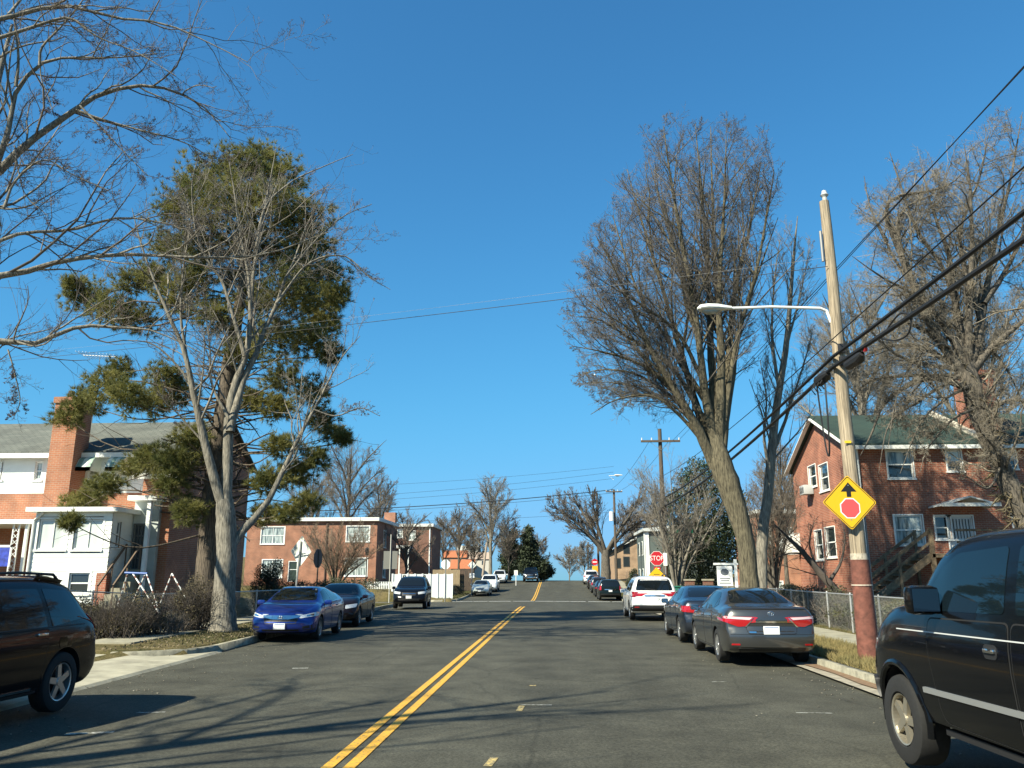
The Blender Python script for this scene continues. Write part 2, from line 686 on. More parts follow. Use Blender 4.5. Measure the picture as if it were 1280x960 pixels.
def tree(name, label, base, limbs, specs, bark, twig, seed, env=None, group=None, n0=16, sides0=12, cat='tree', trunk_levels=1, rough=0.06,
         local_env=None, buds=0, bud_mat=None, limb_sel=None):
    """limbs: control polylines (x,y,z,r); specs: one dict per finer order of branching"""
    rng = np.random.default_rng(seed)
    root = thing(name, label, cat, base, group=group)
    L = np.stack([resample(l, n0) for l in limbs])
    paths, radii = L[:, :, :3].copy(), L[:, :, 3].copy()
    jig = rng.standard_normal(paths.shape) * radii[:, :, None] * 0.07
    jig[:, 0] = 0
    jig[0] *= .3
    paths += jig
    wood = [np_tubes(paths, radii, sides0, rng, rough)]
    fine = []
    pool = [(paths, radii)] if limb_sel is None else [(paths[limb_sel], radii[limb_sel])]
    allp = list(pool)
    for k, s in enumerate(specs):
        s = dict(s)
        src = s.pop('src', -1)
        sd = s.pop('sides', 4 if k < 2 else 3)
        srcs = [allp[j] for j in src] if isinstance(src, (list, tuple)) else [allp[src]]
        s.setdefault('env', env); outs = [spawn(rng, p, r, **s) for p, r in srcs if len(p)]
        n = outs[0][0].shape[1]
        pp = np.vstack([o[0] for o in outs]); rr = np.vstack([o[1] for o in outs])
        allp.append((pp, rr))
        (wood if k < trunk_levels else fine).append(np_tubes(pp, rr, sd))
    V, F = join(wood)
    np_obj('trunk', V, F, bark, root, smooth=True)
    if fine:
        V, F = join(fine)
        np_obj('crown', V, F, twig, root, smooth=False)
    if buds:
        tips = allp[-1][0][:, -1]
        sel = tips[rng.random(len(tips)) < buds]
        V, F = blades(rng, sel, rng.standard_normal((len(sel), 3)), 2, 0.035, 0.013, 1.2)
        np_obj('buds', V, F, bud_mat, root)
    return root, allp


def blades(rng, pos, dirs, per, ln, wd, spread=0.8, jit=0.0):
    """per small pointed blades at each place, fanned about dirs"""
    N = len(pos)
    p = np.repeat(pos, per, 0)
    d = unit(np.repeat(unit(dirs), per, 0) + spread * rng.standard_normal((N * per, 3)))
    if jit:
        p = p + jit * rng.standard_normal(p.shape)
    s = unit(np.cross(d, rng.standard_normal(d.shape)))
    l = ln * rng.uniform(0.6, 1.2, (N * per, 1))
    w_ = wd * 0.5
    V = np.stack([p - s * w_, p + s * w_, p + d * l], 1).reshape(-1, 3)
    F = np.arange(N * per * 3).reshape(-1, 3)
    return V, F


def leaf_quads(rng, pos, ln, wd, upb=0.3):
    N = len(pos)
    d = unit(rng.standard_normal((N, 3)))
    nrm = unit(rng.standard_normal((N, 3)) + np.array([0, 0, upb]))
    s = unit(np.cross(d, nrm))
    l = ln * rng.uniform(0.6, 1.2, (N, 1))
    w_ = wd * rng.uniform(0.7, 1.2, (N, 1)) / 2
    V = np.stack([pos, pos + d * l * 0.5 + s * w_, pos + d * l, pos + d * l * 0.5 - s * w_], 1).reshape(-1, 3)
    return V, np.arange(N * 4).reshape(-1, 4)


def bush(name, label, c, r, n_leaf, leafm, seed, ln=0.09, wd=0.04, cat='bush', n_stem=60, group=None, stemm=None, lumps=14):
    """twiggy shrub: stems fanning from the ground and leaves in uneven clumps, c at ground level, r half sizes"""
    rng = np.random.default_rng(seed)
    root = thing(name, label, cat, c, group=group)
    c = np.array(c, float); r = np.array(r, float)
    base = c + np.stack([rng.uniform(-0.7, 0.7, n_stem) * r[0], rng.uniform(-0.7, 0.7, n_stem) * r[1], np.zeros(n_stem)], 1)
    dr = unit(np.stack([rng.normal(0, 0.5, n_stem), rng.normal(0, 0.5, n_stem), np.ones(n_stem)], 1))
    ln_s = rng.uniform(0.7, 1.05, n_stem) * 2 * r[2]
    pts = base[:, None, :] + dr[:, None, :] * (np.linspace(0, 1, 5)[None, :, None] * ln_s[:, None, None])
    pts[:, 1:] += 0.05 * r[2] * rng.standard_normal(pts[:, 1:].shape)
    rad = np.linspace(0.012, 0.005, 5)[None, :] * np.ones((n_stem, 1))
    a = np_tubes(pts, rad, 4)
    p2, r2 = spawn(rng, pts, rad, 7, 0.2, 1.0, (25, 60), 0.4, n=4, rmin=0.003)
    p3, r3 = spawn(rng, p2, r2, 4, 0.2, 1.0, (25, 60), 0.6, n=3, rmin=0.0025)
    V, F = join([a, np_tubes(p2, r2, 3), np_tubes(p3, r3, 3)])
    np_obj('stem', V, F, stemm or TWIG(), root)
    if n_leaf:
        lc = c + np.array([0, 0, r[2]]) + r * np.clip(rng.normal(0, 0.5, (lumps, 3)), -0.85, 0.85)
        k = rng.integers(0, lumps, n_leaf)
        pos = lc[k] + unit(rng.standard_normal((n_leaf, 3))) * (rng.random((n_leaf, 1)) ** 0.4) * r * 0.48
        pos[:, 2] = np.maximum(pos[:, 2], c[2] + 0.03)
        V, F = leaf_quads(rng, pos, ln, wd)
        np_obj('foliage', V, F, leafm, root)
    return root


def chain_lines(p0, p1, sag, n=24):
    p0, p1 = Vector(p0), Vector(p1)
    return [p0.lerp(p1, i / (n - 1)) - Vector((0, 0, 4 * sag * (i / (n - 1)) * (1 - i / (n - 1)))) for i in range(n)]


def wire(name, label, p0, p1, sag, r, m, cat='cable', group=None, n=24):
    mb = MB().tube(chain_lines(p0, p1, sag, n), r, 6)
    o = mb.build(name, m, smooth=True)
    _props(o, label, cat, group)
    return o
# ------------------------------------------------------------------ vehicles
GLASS_DARK = lambda: mat('car_glass', (0.008, 0.011, 0.013), 0.02, spec=0.5, coat=0.15)
RUBBER = lambda: mat('tyre_rubber', (0.013, 0.013, 0.013), 0.85, var=0.2, vscale=30)
ALLOY = lambda: mat('wheel_alloy', (0.50, 0.50, 0.49), 0.32, metal=0.85)
DARKPL = lambda: mat('black_plastic', (0.016, 0.016, 0.017), 0.55)
CHROME = lambda: mat('chrome', (0.75, 0.75, 0.75), 0.12, metal=1.0)
REDL = lambda: mat('tail_lens_red', (0.40, 0.008, 0.012), 0.12, coat=1.0)
CLEARL = lambda: mat('lamp_lens_clear', (0.62, 0.64, 0.64), 0.1, metal=0.3, coat=1.0)
PLATE = lambda: mat('plate_white', (0.72, 0.72, 0.72), 0.4)
SEAM = lambda: mat('door_gap', (0.006, 0.006, 0.006), 0.9)


def paint(name, col, metal=0.35, rough=0.32):
    dark = max(col) < .03
    if dark:
        col, rough = tuple(v * .5 for v in col), min(rough, .16)
    return mat(name, col, rough, metal=0 if dark else metal, coat=.30 if dark else 1.0, spec=.15 if dark else .5)


def round_poly(poly, r, k=4):
    out = []
    n = len(poly)
    for i in range(n):
        p = Vector(poly[i]); a = Vector(poly[i - 1]); b = Vector(poly[(i + 1) % n])
        da, db = (a - p), (b - p)
        rr = min(r, da.length * 0.45, db.length * 0.45)
        pa, pb = p + da.normalized() * rr, p + db.normalized() * rr
        for j in range(k + 1):
            t = j / k
            out.append(tuple((1 - t) ** 2 * pa + 2 * t * (1 - t) * p + t * t * pb))
    return out


class Car:
    def __init__(self, name, label, cat, spec, paintm, loc, heading, group=None):
        """heading: angle of the nose from +Y, anticlockwise, degrees; local x forward, y left"""
        self.s = spec
        self.paint = paintm
        self.root = thing(name, label, cat, loc, R(90 + heading), group, local=True)
        self.body()
        self.wheels()

    def u(self, x):
        return x / self.s['L'] + 0.5

    def body(self):
        s = self.s
        L, W = s['L'], s['W']
        us = np.unique(np.concatenate([np.linspace(0, 1, 64), [0.004, 0.01, 0.02, 0.035, 0.05, 0.95, 0.965, 0.98, 0.99, 0.996]]))
        g = lambda key: pchip([a for a, b in s[key]], [b for a, b in s[key]], us)
        zt, zs, zb, wm, we = g('top'), g('shoulder'), g('bottom'), g('width') * W / 2, g('edge')
        zt = np.maximum(zt, zs + 0.015)
        we = we * wm
        rings = []
        for i in range(len(us)):
            h = zs[i] - zb[i]; k = zt[i] - zs[i]; w_ = wm[i]; ws = w_ * s.get('shoulder_in', 0.955); e = min(we[i], ws * 0.98)
            pts = [(0, zb[i]), (w_ * .5, zb[i]), (w_ * .82, zb[i]), (w_ * .94, zb[i] + .03), (w_ * .975, zb[i] + h * .18), (w_ * .99, zb[i] + h * .4), (w_, zb[i] + h * .62),
                   (w_ * .995, zb[i] + h * .8), (w_ * .98, zb[i] + h * .92), (ws, zs[i]),
                   (ws + (e - ws) * .10, zs[i] + k * .14), (ws + (e - ws) * .3, zs[i] + k * .36), (ws + (e - ws) * .54, zs[i] + k * .58), (ws + (e - ws) * .78, zs[i] + k * .76),
                   (e, zs[i] + k * .88), (e * .9, zs[i] + k * .945), (e * .72, zs[i] + k * .98), (e * .4, zs[i] + k * .996), (0, zt[i])]
            rings.append(pts)
        A = np.array(rings)  # (n, j, 2)
        n, J, _ = A.shape
        X = (us - 0.5) * L
        wr = np.clip(1 - us / 0.16, 0, 1) ** 1.3
        wf = np.clip(1 - (1 - us) / 0.22, 0, 1) ** 1.3

        def shape(ix, y, z):
            x = X[ix]
            yy = min(1.0, abs(y) / (W / 2))
            if wr[ix] > 0:
                x += wr[ix] * (s.get('rear_bulge', .12) * yy ** 2 + float(np.interp(z, [a for a, b in s['rear_off']], [b for a, b in s['rear_off']])))
            if wf[ix] > 0:
                x -= wf[ix] * (s.get('front_bulge', .25) * yy ** 2 + float(np.interp(z, [a for a, b in s['front_off']], [b for a, b in s['front_off']])))
            return (x, y, z)
        bm = bmesh.new()
        Lv = [[None] * J for _ in range(n)]; Rv = [[None] * J for _ in range(n)]
        for i in range(n):
            for j in range(J):
                y, z = A[i, j]
                a = bm.verts.new(shape(i, y, z))
                Lv[i][j] = a
                Rv[i][j] = a if j in (0, J - 1) else bm.verts.new(shape(i, -y, z))
        for i in range(n - 1):
            for j in range(J - 1):
                for S, fl in ((Lv, 0), (Rv, 1)):
                    q = [S[i][j], S[i + 1][j], S[i + 1][j + 1], S[i][j + 1]]
                    q = list(dict.fromkeys(q))
                    bm.faces.new(q[::-1] if fl else q)
        for i, fl in ((0, 1), (n - 1, 0)):
            K = 12
            rows = []
            for j in range(J):
                y, z = A[i, j]
                if j in (0, J - 1):
                    rows.append([Lv[i][j]])
                else:
                    rows.append([Lv[i][j]] + [bm.verts.new(shape(i, y * (1 - 2 * k / K), z)) for k in range(1, K)] + [Rv[i][j]])
            for j in range(J - 1):
                a, b = rows[j], rows[j + 1]
                for k in range(K):
                    q = [a[min(k, len(a) - 1)], a[min(k + 1, len(a) - 1)], b[min(k + 1, len(b) - 1)], b[min(k, len(b) - 1)]]
                    q = list(dict.fromkeys(q))
                    if len(q) > 2:
                        try:
                            bm.faces.new(q)
                        except ValueError:
                            pass
        bmesh.ops.remove_doubles(bm, verts=bm.verts, dist=1e-5)
        bmesh.ops.recalc_face_normals(bm, faces=bm.faces)
        self.bvh = BVHTree.FromBMesh(bm)
        me = bpy.data.meshes.new('body')
        bm.to_mesh(me)
        bm.free()
        me.materials.append(self.paint)
        me.materials.append(DARKPL())
        tmp = bpy.data.objects.new('tmp_body', me)
        COL.objects.link(tmp)
        # wheel housings
        cb = bmesh.new()
        r = s['wheel_r'] * s.get('arch', 1.14)
        for x in (s['axle_r'], s['axle_f']):
            for sy in (1, -1):
                m = Matrix.Translation((x - L / 2, sy * (W / 2 - 0.06), s['wheel_r'] * 1.02)) @ Matrix.Rotation(PI / 2, 4, 'X')
                bmesh.ops.create_cone(cb, cap_ends=True, segments=40, radius1=r, radius2=r, depth=0.54, matrix=m)
        for f in cb.faces:
            f.material_index = 1
        cme = bpy.data.meshes.new('cut')
        cb.to_mesh(cme)
        cb.free()
        cme.materials.append(self.paint); cme.materials.append(DARKPL())
        co = bpy.data.objects.new('cut', cme)
        COL.objects.link(co)
        md = tmp.modifiers.new('b', 'BOOLEAN')
        md.operation = 'DIFFERENCE'; md.solver = 'EXACT'; md.object = co
        dg = bpy.context.evaluated_depsgraph_get()
        dg.update()
        out = bpy.data.meshes.new_from_object(tmp.evaluated_get(dg))
        bpy.data.objects.remove(tmp); bpy.data.objects.remove(co)
        out.name = 'body'
        out.shade_smooth()
        out.set_sharp_from_angle(angle=R(38))
        o = bpy.data.objects.new('body', out)
        COL.objects.link(o)
        o.parent = self.root
        ORG[o.name] = Vector((0, 0, 0))
        self.body_o = o

    def patch(self, name, poly, axis, m, off=0.004, parent=None, res=0.07, rnd=0.03, xr=None):
        """a panel lying on the body: outline in the plane square to axis, laid on the body's own surface"""
        if rnd:
            poly = round_poly(poly, rnd)
        a = sum(poly[i - 1][0] * poly[i][1] - poly[i][0] * poly[i - 1][1] for i in range(len(poly)))
        if a < 0:
            poly = poly[::-1]
        u0, u1 = min(p[0] for p in poly), max(p[0] for p in poly)
        v0, v1 = min(p[1] for p in poly), max(p[1] for p in poly)
        bm = bmesh.new()
        nu, nv = max(2, int((u1 - u0) / res) + 1), max(2, int((v1 - v0) / res) + 1)
        g = [[bm.verts.new((u0 + (u1 - u0) * i / nu, v0 + (v1 - v0) * j / nv, 0)) for j in range(nv + 1)] for i in range(nu + 1)]
        for i in range(nu):
            for j in range(nv):
                bm.faces.new([g[i][j], g[i + 1][j], g[i + 1][j + 1], g[i][j + 1]])
        for i in range(len(poly)):
            p, q = Vector((*poly[i - 1], 0)), Vector((*poly[i], 0))
            d = q - p
            if d.length < 1e-5:
                continue
            nrm = Vector((d.y, -d.x, 0)).normalized()
            bmesh.ops.bisect_plane(bm, geom=bm.verts[:] + bm.edges[:] + bm.faces[:], plane_co=p, plane_no=nrm, clear_outer=True, dist=1e-6)
        bad = []
        inward = {}
        for v in bm.verts:
            a_, b_ = v.co.x, v.co.y
            if axis == 'L':
                o, d = Vector((a_, 4, b_)), Vector((0, -1, 0))
            elif axis == 'R':
                o, d = Vector((a_, -4, b_)), Vector((0, 1, 0))
            elif axis == 'rear':
                o, d = Vector((-8, a_, b_)), Vector((1, 0, 0))
            elif axis == 'front':
                o, d = Vector((8, a_, b_)), Vector((-1, 0, 0))
            else:
                o, d = Vector((a_, b_, 5)), Vector((0, 0, -1))
            h = self.bvh.ray_cast(o, d)
            if h[0] is None:
                bad.append(v)
                continue
            nn = h[1]
            if nn.dot(d) > 0:
                nn = -nn
            v.co = h[0] + nn * off
            inward[v] = -nn
        if bad:
            bmesh.ops.delete(bm, geom=bad, context='VERTS')
        if not bm.faces:
            bm.free()
            return None
        bmesh.ops.recalc_face_normals(bm, faces=bm.faces)
        # outward orientation
        f = bm.faces[:][0]
        v = f.verts[0]
        s = sum((f.normal.dot(inward.get(f.verts[0], Vector((0, 0, 1)))) for f in bm.faces))
        if s > 0:
            bmesh.ops.reverse_faces(bm, faces=bm.faces)
        # a rim turned in to the body gives it thickness
        be = [e for e in bm.edges if len(e.link_faces) == 1]
        r = bmesh.ops.extrude_edge_only(bm, edges=be)
        src = {}
        for el in r['geom']:
            if isinstance(el, bmesh.types.BMVert):
                best = None
                for e in el.link_edges:
                    ov = e.other_vert(el)
                    if ov in inward:
                        best = ov
                        break
                if best is not None:
                    el.co = best.co + inward[best] * (off + 0.01)
        me = bpy.data.meshes.new(name)
        bm.to_mesh(me)
        bm.free()
        return link_mesh(name, me, m, parent or self.root, True, 40)

    def both(self, name, poly, m, **k):
        return [self.patch(name, poly, ax, m, **k) for ax in ('L', 'R')]

    def wheels(self):
        s = self.s
        key = (round(s['wheel_r'], 3), s.get('rim', 'five'), s.get('alloy', 'a'))
        r, wd = s['wheel_r'], s.get('tyre_w', 0.215)
        alloy = s.get('alloy_m') or ALLOY()
        if key not in WHEELS:
            rr = r * s.get('rim_ratio', 0.66)
            prof = [(rr, wd * .46), (rr * 1.03, wd * .5), (r * .9, wd * .52), (r * .97, wd * .46), (r, wd * .34), (r, -wd * .34), (r * .97, -wd * .46), (r * .9, -wd * .5), (rr, -wd * .46), (rr * .96, 0)]
            bm = bmesh.new()
            K = 40
            vs = [[bm.verts.new((p[0] * math.cos(2 * PI * k / K), p[1], p[0] * math.sin(2 * PI * k / K))) for p in prof] for k in range(K)]
            for k in range(K):
                for j in range(len(prof)):
                    a, b = vs[k], vs[(k + 1) % K]
                    bm.faces.new([a[j], a[(j + 1) % len(prof)], b[(j + 1) % len(prof)], b[j]])
            bmesh.ops.recalc_face_normals(bm, faces=bm.faces)
            tm = bpy.data.meshes.new('wheel'); bm.to_mesh(tm); bm.free()
            tm.materials.append(RUBBER()); tm.shade_smooth(); tm.set_sharp_from_angle(angle=R(35))
            mb = MB()
            # barrel lip
            lip = [(rr * .96, wd * .47), (rr * .90, wd * .44), (rr * .88, wd * .1), (rr * .97, wd * .1)]
            for k in range(K):
                a, b = 2 * PI * k / K, 2 * PI * (k + 1) / K
                for j in range(3):
                    p, q = lip[j], lip[j + 1]
                    mb.quad((p[0] * math.cos(a), p[1], p[0] * math.sin(a)), (q[0] * math.cos(a), q[1], q[0] * math.sin(a)), (q[0] * math.cos(b), q[1], q[0] * math.sin(b)), (p[0] * math.cos(b), p[1], p[0] * math.sin(b)))
            ns = {'five': 5, 'ten': 10, 'split': 5, 'six': 6}[s.get('rim', 'five')]
            for k in range(ns):
                for da in ((-.16, .16) if s.get('rim') == 'split' else (0,)):
                    a = 2 * PI * k / ns + .3
                    d = Vector((math.cos(a + da), 0, math.sin(a + da)))
                    d0 = Vector((math.cos(a), 0, math.sin(a)))
                    wsp = rr * {5: .17, 10: .085, 6: .15}[ns] * (.62 if s.get('rim') == 'split' else 1)
                    sd = d.cross(Vector((0, 1, 0)))
                    p0, p1 = d0 * rr * .16 + Vector((0, wd * .40, 0)), d * rr * .92 + Vector((0, wd * .40, 0))
                    vs_ = [p0 - sd * wsp, p0 + sd * wsp, p1 + sd * wsp * .85, p1 - sd * wsp * .85]
                    mb.prism(vs_, (0, -wd * .14, 0))
            mb.tube([(0, wd * .25, 0), (0, wd * .44, 0)], [rr * .27, rr * .22], 20)
            rb = MB()
            rb.tube([(0, wd * .05, 0), (0, wd * .1, 0)], [rr * .9, rr * .9], 32)
            WHEELS[key] = (tm, mb, rb, rr)
            tmpo = mb.build('rim', alloy, None, smooth=True, sharp=30)
            dm = rb.build('brake_disc', DARKPL(), None)
            WHEELS[key] = (tm, tmpo.data, dm.data)
            bpy.data.objects.remove(tmpo); bpy.data.objects.remove(dm)
        tm, rm, dm = WHEELS[key]
        for x in (s['axle_r'], s['axle_f']):
            for sy in (1, -1):
                o = bpy.data.objects.new('wheel', tm)
                COL.objects.link(o)
                o.parent = self.root
                o.location = (x - s['L'] / 2, sy * (s['W'] / 2 - wd / 2 - s.get('wheel_in', .02)), r)
                o.rotation_euler = (0, 0.4 * sy + x, 0 if sy > 0 else PI)
                for nm, me in (('rim', rm), ('brake_disc', dm)):
                    c = bpy.data.objects.new(nm, me)
                    COL.objects.link(c)
                    c.parent = o

    def surf_y(self, x, z):
        h = self.bvh.ray_cast(Vector((x, 4, z)), Vector((0, -1, 0)))
        return h[0].y if h[0] is not None else self.s['W'] / 2

    def surf_rear(self, y, z):
        h = self.bvh.ray_cast(Vector((-8, y, z)), Vector((1, 0, 0)))
        return h[0].x if h[0] is not None else -self.s['L'] / 2

    def surf_front(self, y, z):
        h = self.bvh.ray_cast(Vector((8, y, z)), Vector((-1, 0, 0)))
        return h[0].x if h[0] is not None else self.s['L'] / 2

    def mirrors(self, x, z, w_=.20, h=.13, d=.10, m=None, sides=(1, -1), out=.13):
        for sy in sides:
            y = self.surf_y(x, z) + out
            mb = MB()
            mb.box((x - d * .5, sy * y - w_ / 2, z - h / 2), (x + d * .5, sy * y + w_ / 2, z + h / 2))
            o = mb.build('side_mirror', m or self.paint, self.root, bevel=min(d, h) * .42)
            mb = MB().bar((x + .02, sy * (y - w_ * .4), z - h * .3), (x + .03, sy * (y - out - .03), z - h * .55), .05, .04)
            mb.build('mirror_arm', DARKPL(), o)
            mb = MB().box((x - d * .5 - .004, sy * y - w_ * .40, z - h * .38), (x - d * .5 + .01, sy * y + w_ * .40, z + h * .38))
            mb.build('mirror_glass', mat('mirror_glass', (.35, .38, .4), .03, metal=1), o)

    def handle(self, x, z, parent, ax, ln=.2, m=None):
        y = self.surf_y(x, z)
        sy = 1 if ax == 'L' else -1
        mb = MB()
        mb.box((x - ln / 2, sy * y - .004 if sy > 0 else -y - .035, z - .016), (x + ln / 2, sy * y + .035 if sy > 0 else -y + .004, z + .016))
        return mb.build('handle', m or self.paint, parent or self.root, bevel=.012)

    def door(self, poly, handle=None, rnd=.06, m=None, sides=('L', 'R'), hm=None):
        for ax in sides:
            cx = sum(p[0] for p in poly) / len(poly); cz = sum(p[1] for p in poly) / len(poly)
            big = [(cx + (p[0] - cx) + (.012 if p[0] > cx else -.012), p[1] + (.012 if p[1] > cz else -.012)) for p in poly]
            self.patch('door_gap', big, ax, SEAM(), .0025, rnd=rnd)
            d = self.patch('door', poly, ax, m or self.paint, .006, rnd=rnd)
            if d and handle:
                self.handle(handle[0], handle[1], d, ax, m=hm)

    def plate(self, end, y, z, m=None, w_=.305, h=.155):
        x = self.surf_rear(y, z) if end == 'rear' else self.surf_front(y, z)
        sg = -1 if end == 'rear' else 1
        mb = MB().box((min(x, x + sg * .03), y - w_ / 2, z - h / 2), (max(x, x + sg * .03), y + w_ / 2, z + h / 2))
        o = mb.build('license_plate', m or PLATE(), self.root, bevel=.006)
        mb = MB().box((min(x + sg * .02, x + sg * .032), y - w_ * .42, z + h * .27), (max(x + sg * .02, x + sg * .032), y + w_ * .42, z + h * .40))
        mb.build('plate_band', mat('plate_blue', (.25, .33, .50), .4), o)
        return o

    def ring(self, name, end, y, z, a, b, r, m, n=24, parent=None, dx=.012):
        x = (self.surf_rear(y, z) - dx) if end == 'rear' else (self.surf_front(y, z) + dx)
        pts = [(x, y + a * math.cos(2 * PI * k / n), z + b * math.sin(2 * PI * k / n)) for k in range(n + 1)]
        return MB().tube(pts, r, 6, cap=False).build(name, m, parent or self.root, smooth=True)


WHEELS = {}

# side-view shapes (u along the length from the rear bumper, height in metres)
SEDAN = dict(L=4.85, W=1.82, wheel_r=.325, axle_r=1.06, axle_f=3.84,
             top=[(0, .86), (.006, .97), (.02, 1.075), (.05, 1.105), (.12, 1.118), (.165, 1.13), (.22, 1.235), (.29, 1.36), (.35, 1.425), (.43, 1.46), (.50, 1.46), (.56, 1.425), (.62, 1.315), (.71, 1.075), (.735, 1.03),
                  (.80, .985), (.88, .905), (.94, .81), (.975, .70), (1, .52)],
             shoulder=[(0, .80), (.006, .90), (.03, .99), (.12, 1.02), (.3, 1.0), (.5, .965), (.7, .93), (.8, .89), (.9, .79), (.96, .66), (1, .46)],
             bottom=[(0, .36), (.02, .26), (.08, .22), (.2, .2), (.8, .19), (.93, .2), (1, .26)],
             width=[(0, .90), (.01, .935), (.03, .96), (.08, .985), (.2, 1), (.75, 1), (.88, .985), (.95, .95), (.98, .91), (1, .84)],
             edge=[(0, .84), (.1, .84), (.17, .80), (.24, .68), (.34, .62), (.55, .63), (.65, .70), (.72, .80), (.8, .84), (1, .8)],
             rear_off=[(.2, .10), (.34, .02), (.45, 0), (.62, 0), (.72, .05), (.95, .03), (1.1, .06)],
             front_off=[(.2, .10), (.35, .0), (.5, .0), (.65, .06), (.8, .1)], rear_bulge=.16, front_bulge=.34)
CIVIC = dict(SEDAN, L=4.63, W=1.80, wheel_r=.32, axle_r=.95, axle_f=3.65,
             top=[(0, .84), (.006, .95), (.02, 1.05), (.05, 1.07), (.09, 1.08), (.16, 1.17), (.24, 1.29), (.33, 1.385), (.42, 1.42), (.50, 1.42), (.56, 1.385), (.62, 1.28), (.72, 1.045), (.745, 1.0),
                  (.81, .955), (.89, .875), (.95, .79), (.98, .70), (1, .52)])
SUV = dict(L=4.79, W=1.91, wheel_r=.37, axle_r=1.0, axle_f=3.79, arch=1.13,
           top=[(0, .95), (.006, 1.06), (.015, 1.20), (.03, 1.40), (.05, 1.58), (.075, 1.66), (.15, 1.71), (.3, 1.735), (.45, 1.73), (.54, 1.69), (.60, 1.58), (.715, 1.20), (.74, 1.155), (.82, 1.11), (.91, 1.03), (.955, .92), (.98, .80), (1, .58)],
           shoulder=[(0, .88), (.01, .98), (.04, 1.07), (.15, 1.10), (.4, 1.06), (.7, 1.03), (.82, .99), (.92, .90), (.97, .76), (1, .52)],
           bottom=[(0, .48), (.02, .36), (.08, .28), (.2, .26), (.8, .26), (.93, .27), (1, .36)],
           width=[(0, .92), (.01, .95), (.03, .97), (.08, .99), (.2, 1), (.75, 1), (.88, .985), (.95, .95), (.98, .91), (1, .85)],
           edge=[(0, .86), (.02, .82), (.06, .74), (.15, .71), (.5, .70), (.62, .74), (.72, .82), (.8, .86), (1, .82)],
           rear_off=[(.3, .06), (.45, 0), (.68, 0), (.76, .06), (1.05, .07), (1.4, .10), (1.7, .16)],
           front_off=[(.3, .08), (.45, 0), (.65, 0), (.8, .05), (1.1, .1)], rear_bulge=.13, front_bulge=.3)
MURANO = dict(SUV, L=4.82, W=1.88, wheel_r=.37, axle_r=.97, axle_f=3.80,
              top=[(0, .96), (.006, 1.07), (.02, 1.16), (.05, 1.30), (.09, 1.47), (.13, 1.60), (.19, 1.665), (.3, 1.70), (.45, 1.70), (.54, 1.655), (.60, 1.55), (.72, 1.16), (.75, 1.11), (.83, 1.06), (.92, .97), (.96, .87), (.985, .76), (1, .55)])
MINIVAN = dict(SUV, L=5.05, W=1.95, wheel_r=.335, axle_r=1.1, axle_f=4.1,
               top=[(0, .95), (.006, 1.08), (.015, 1.22), (.03, 1.42), (.05, 1.60), (.075, 1.68), (.15, 1.73), (.3, 1.75), (.5, 1.74), (.58, 1.70), (.66, 1.54), (.78, 1.15), (.81, 1.08), (.88, 1.0), (.94, .90), (.98, .76), (1, .55)])
WAGON = dict(SUV, L=4.75, W=1.80, wheel_r=.335, axle_r=1.0, axle_f=3.7,
             top=[(0, .90), (.006, 1.0), (.015, 1.14), (.035, 1.34), (.06, 1.48), (.09, 1.55), (.15, 1.585), (.3, 1.60), (.45, 1.59), (.53, 1.55), (.60, 1.42), (.70, 1.08), (.73, 1.03), (.81, .98), (.9, .91), (.95, .82), (.98, .72), (1, .5)])
BIGSUV = dict(SUV, L=5.2, W=2.0, wheel_r=.39, axle_r=1.22, axle_f=4.28, arch=1.2, tyre_w=.27, rim='five', rim_ratio=.60, shoulder_in=.965,
              top=[(0, 1.1), (.006, 1.24), (.015, 1.40), (.03, 1.66), (.05, 1.86), (.075, 1.95), (.15, 2.03), (.3, 2.06), (.54, 2.06), (.62, 2.03), (.67, 1.91), (.755, 1.49), (.77, 1.44), (.84, 1.41), (.91, 1.35), (.955, 1.26), (.985, 1.10), (1, .80)],
              shoulder=[(0, 1.0), (.01, 1.15), (.04, 1.28), (.15, 1.34), (.4, 1.345), (.7, 1.335), (.82, 1.30), (.92, 1.21), (.97, 1.08), (1, .72)],
              bottom=[(0, .60), (.02, .50), (.08, .44), (.2, .43), (.8, .43), (.93, .42), (1, .52)],
              edge=[(0, .88), (.02, .84), (.06, .80), (.15, .78), (.55, .78), (.66, .80), (.75, .86), (.83, .88), (1, .84)],
              front_off=[(.4, .06), (.55, 0), (.8, 0), (1.0, .05), (1.25, .1)], front_bulge=.22)


def X(c, u):
    return (u - .5) * c.s['L']


def mirror_poly(p):
    return [(-a, b) for a, b in p]


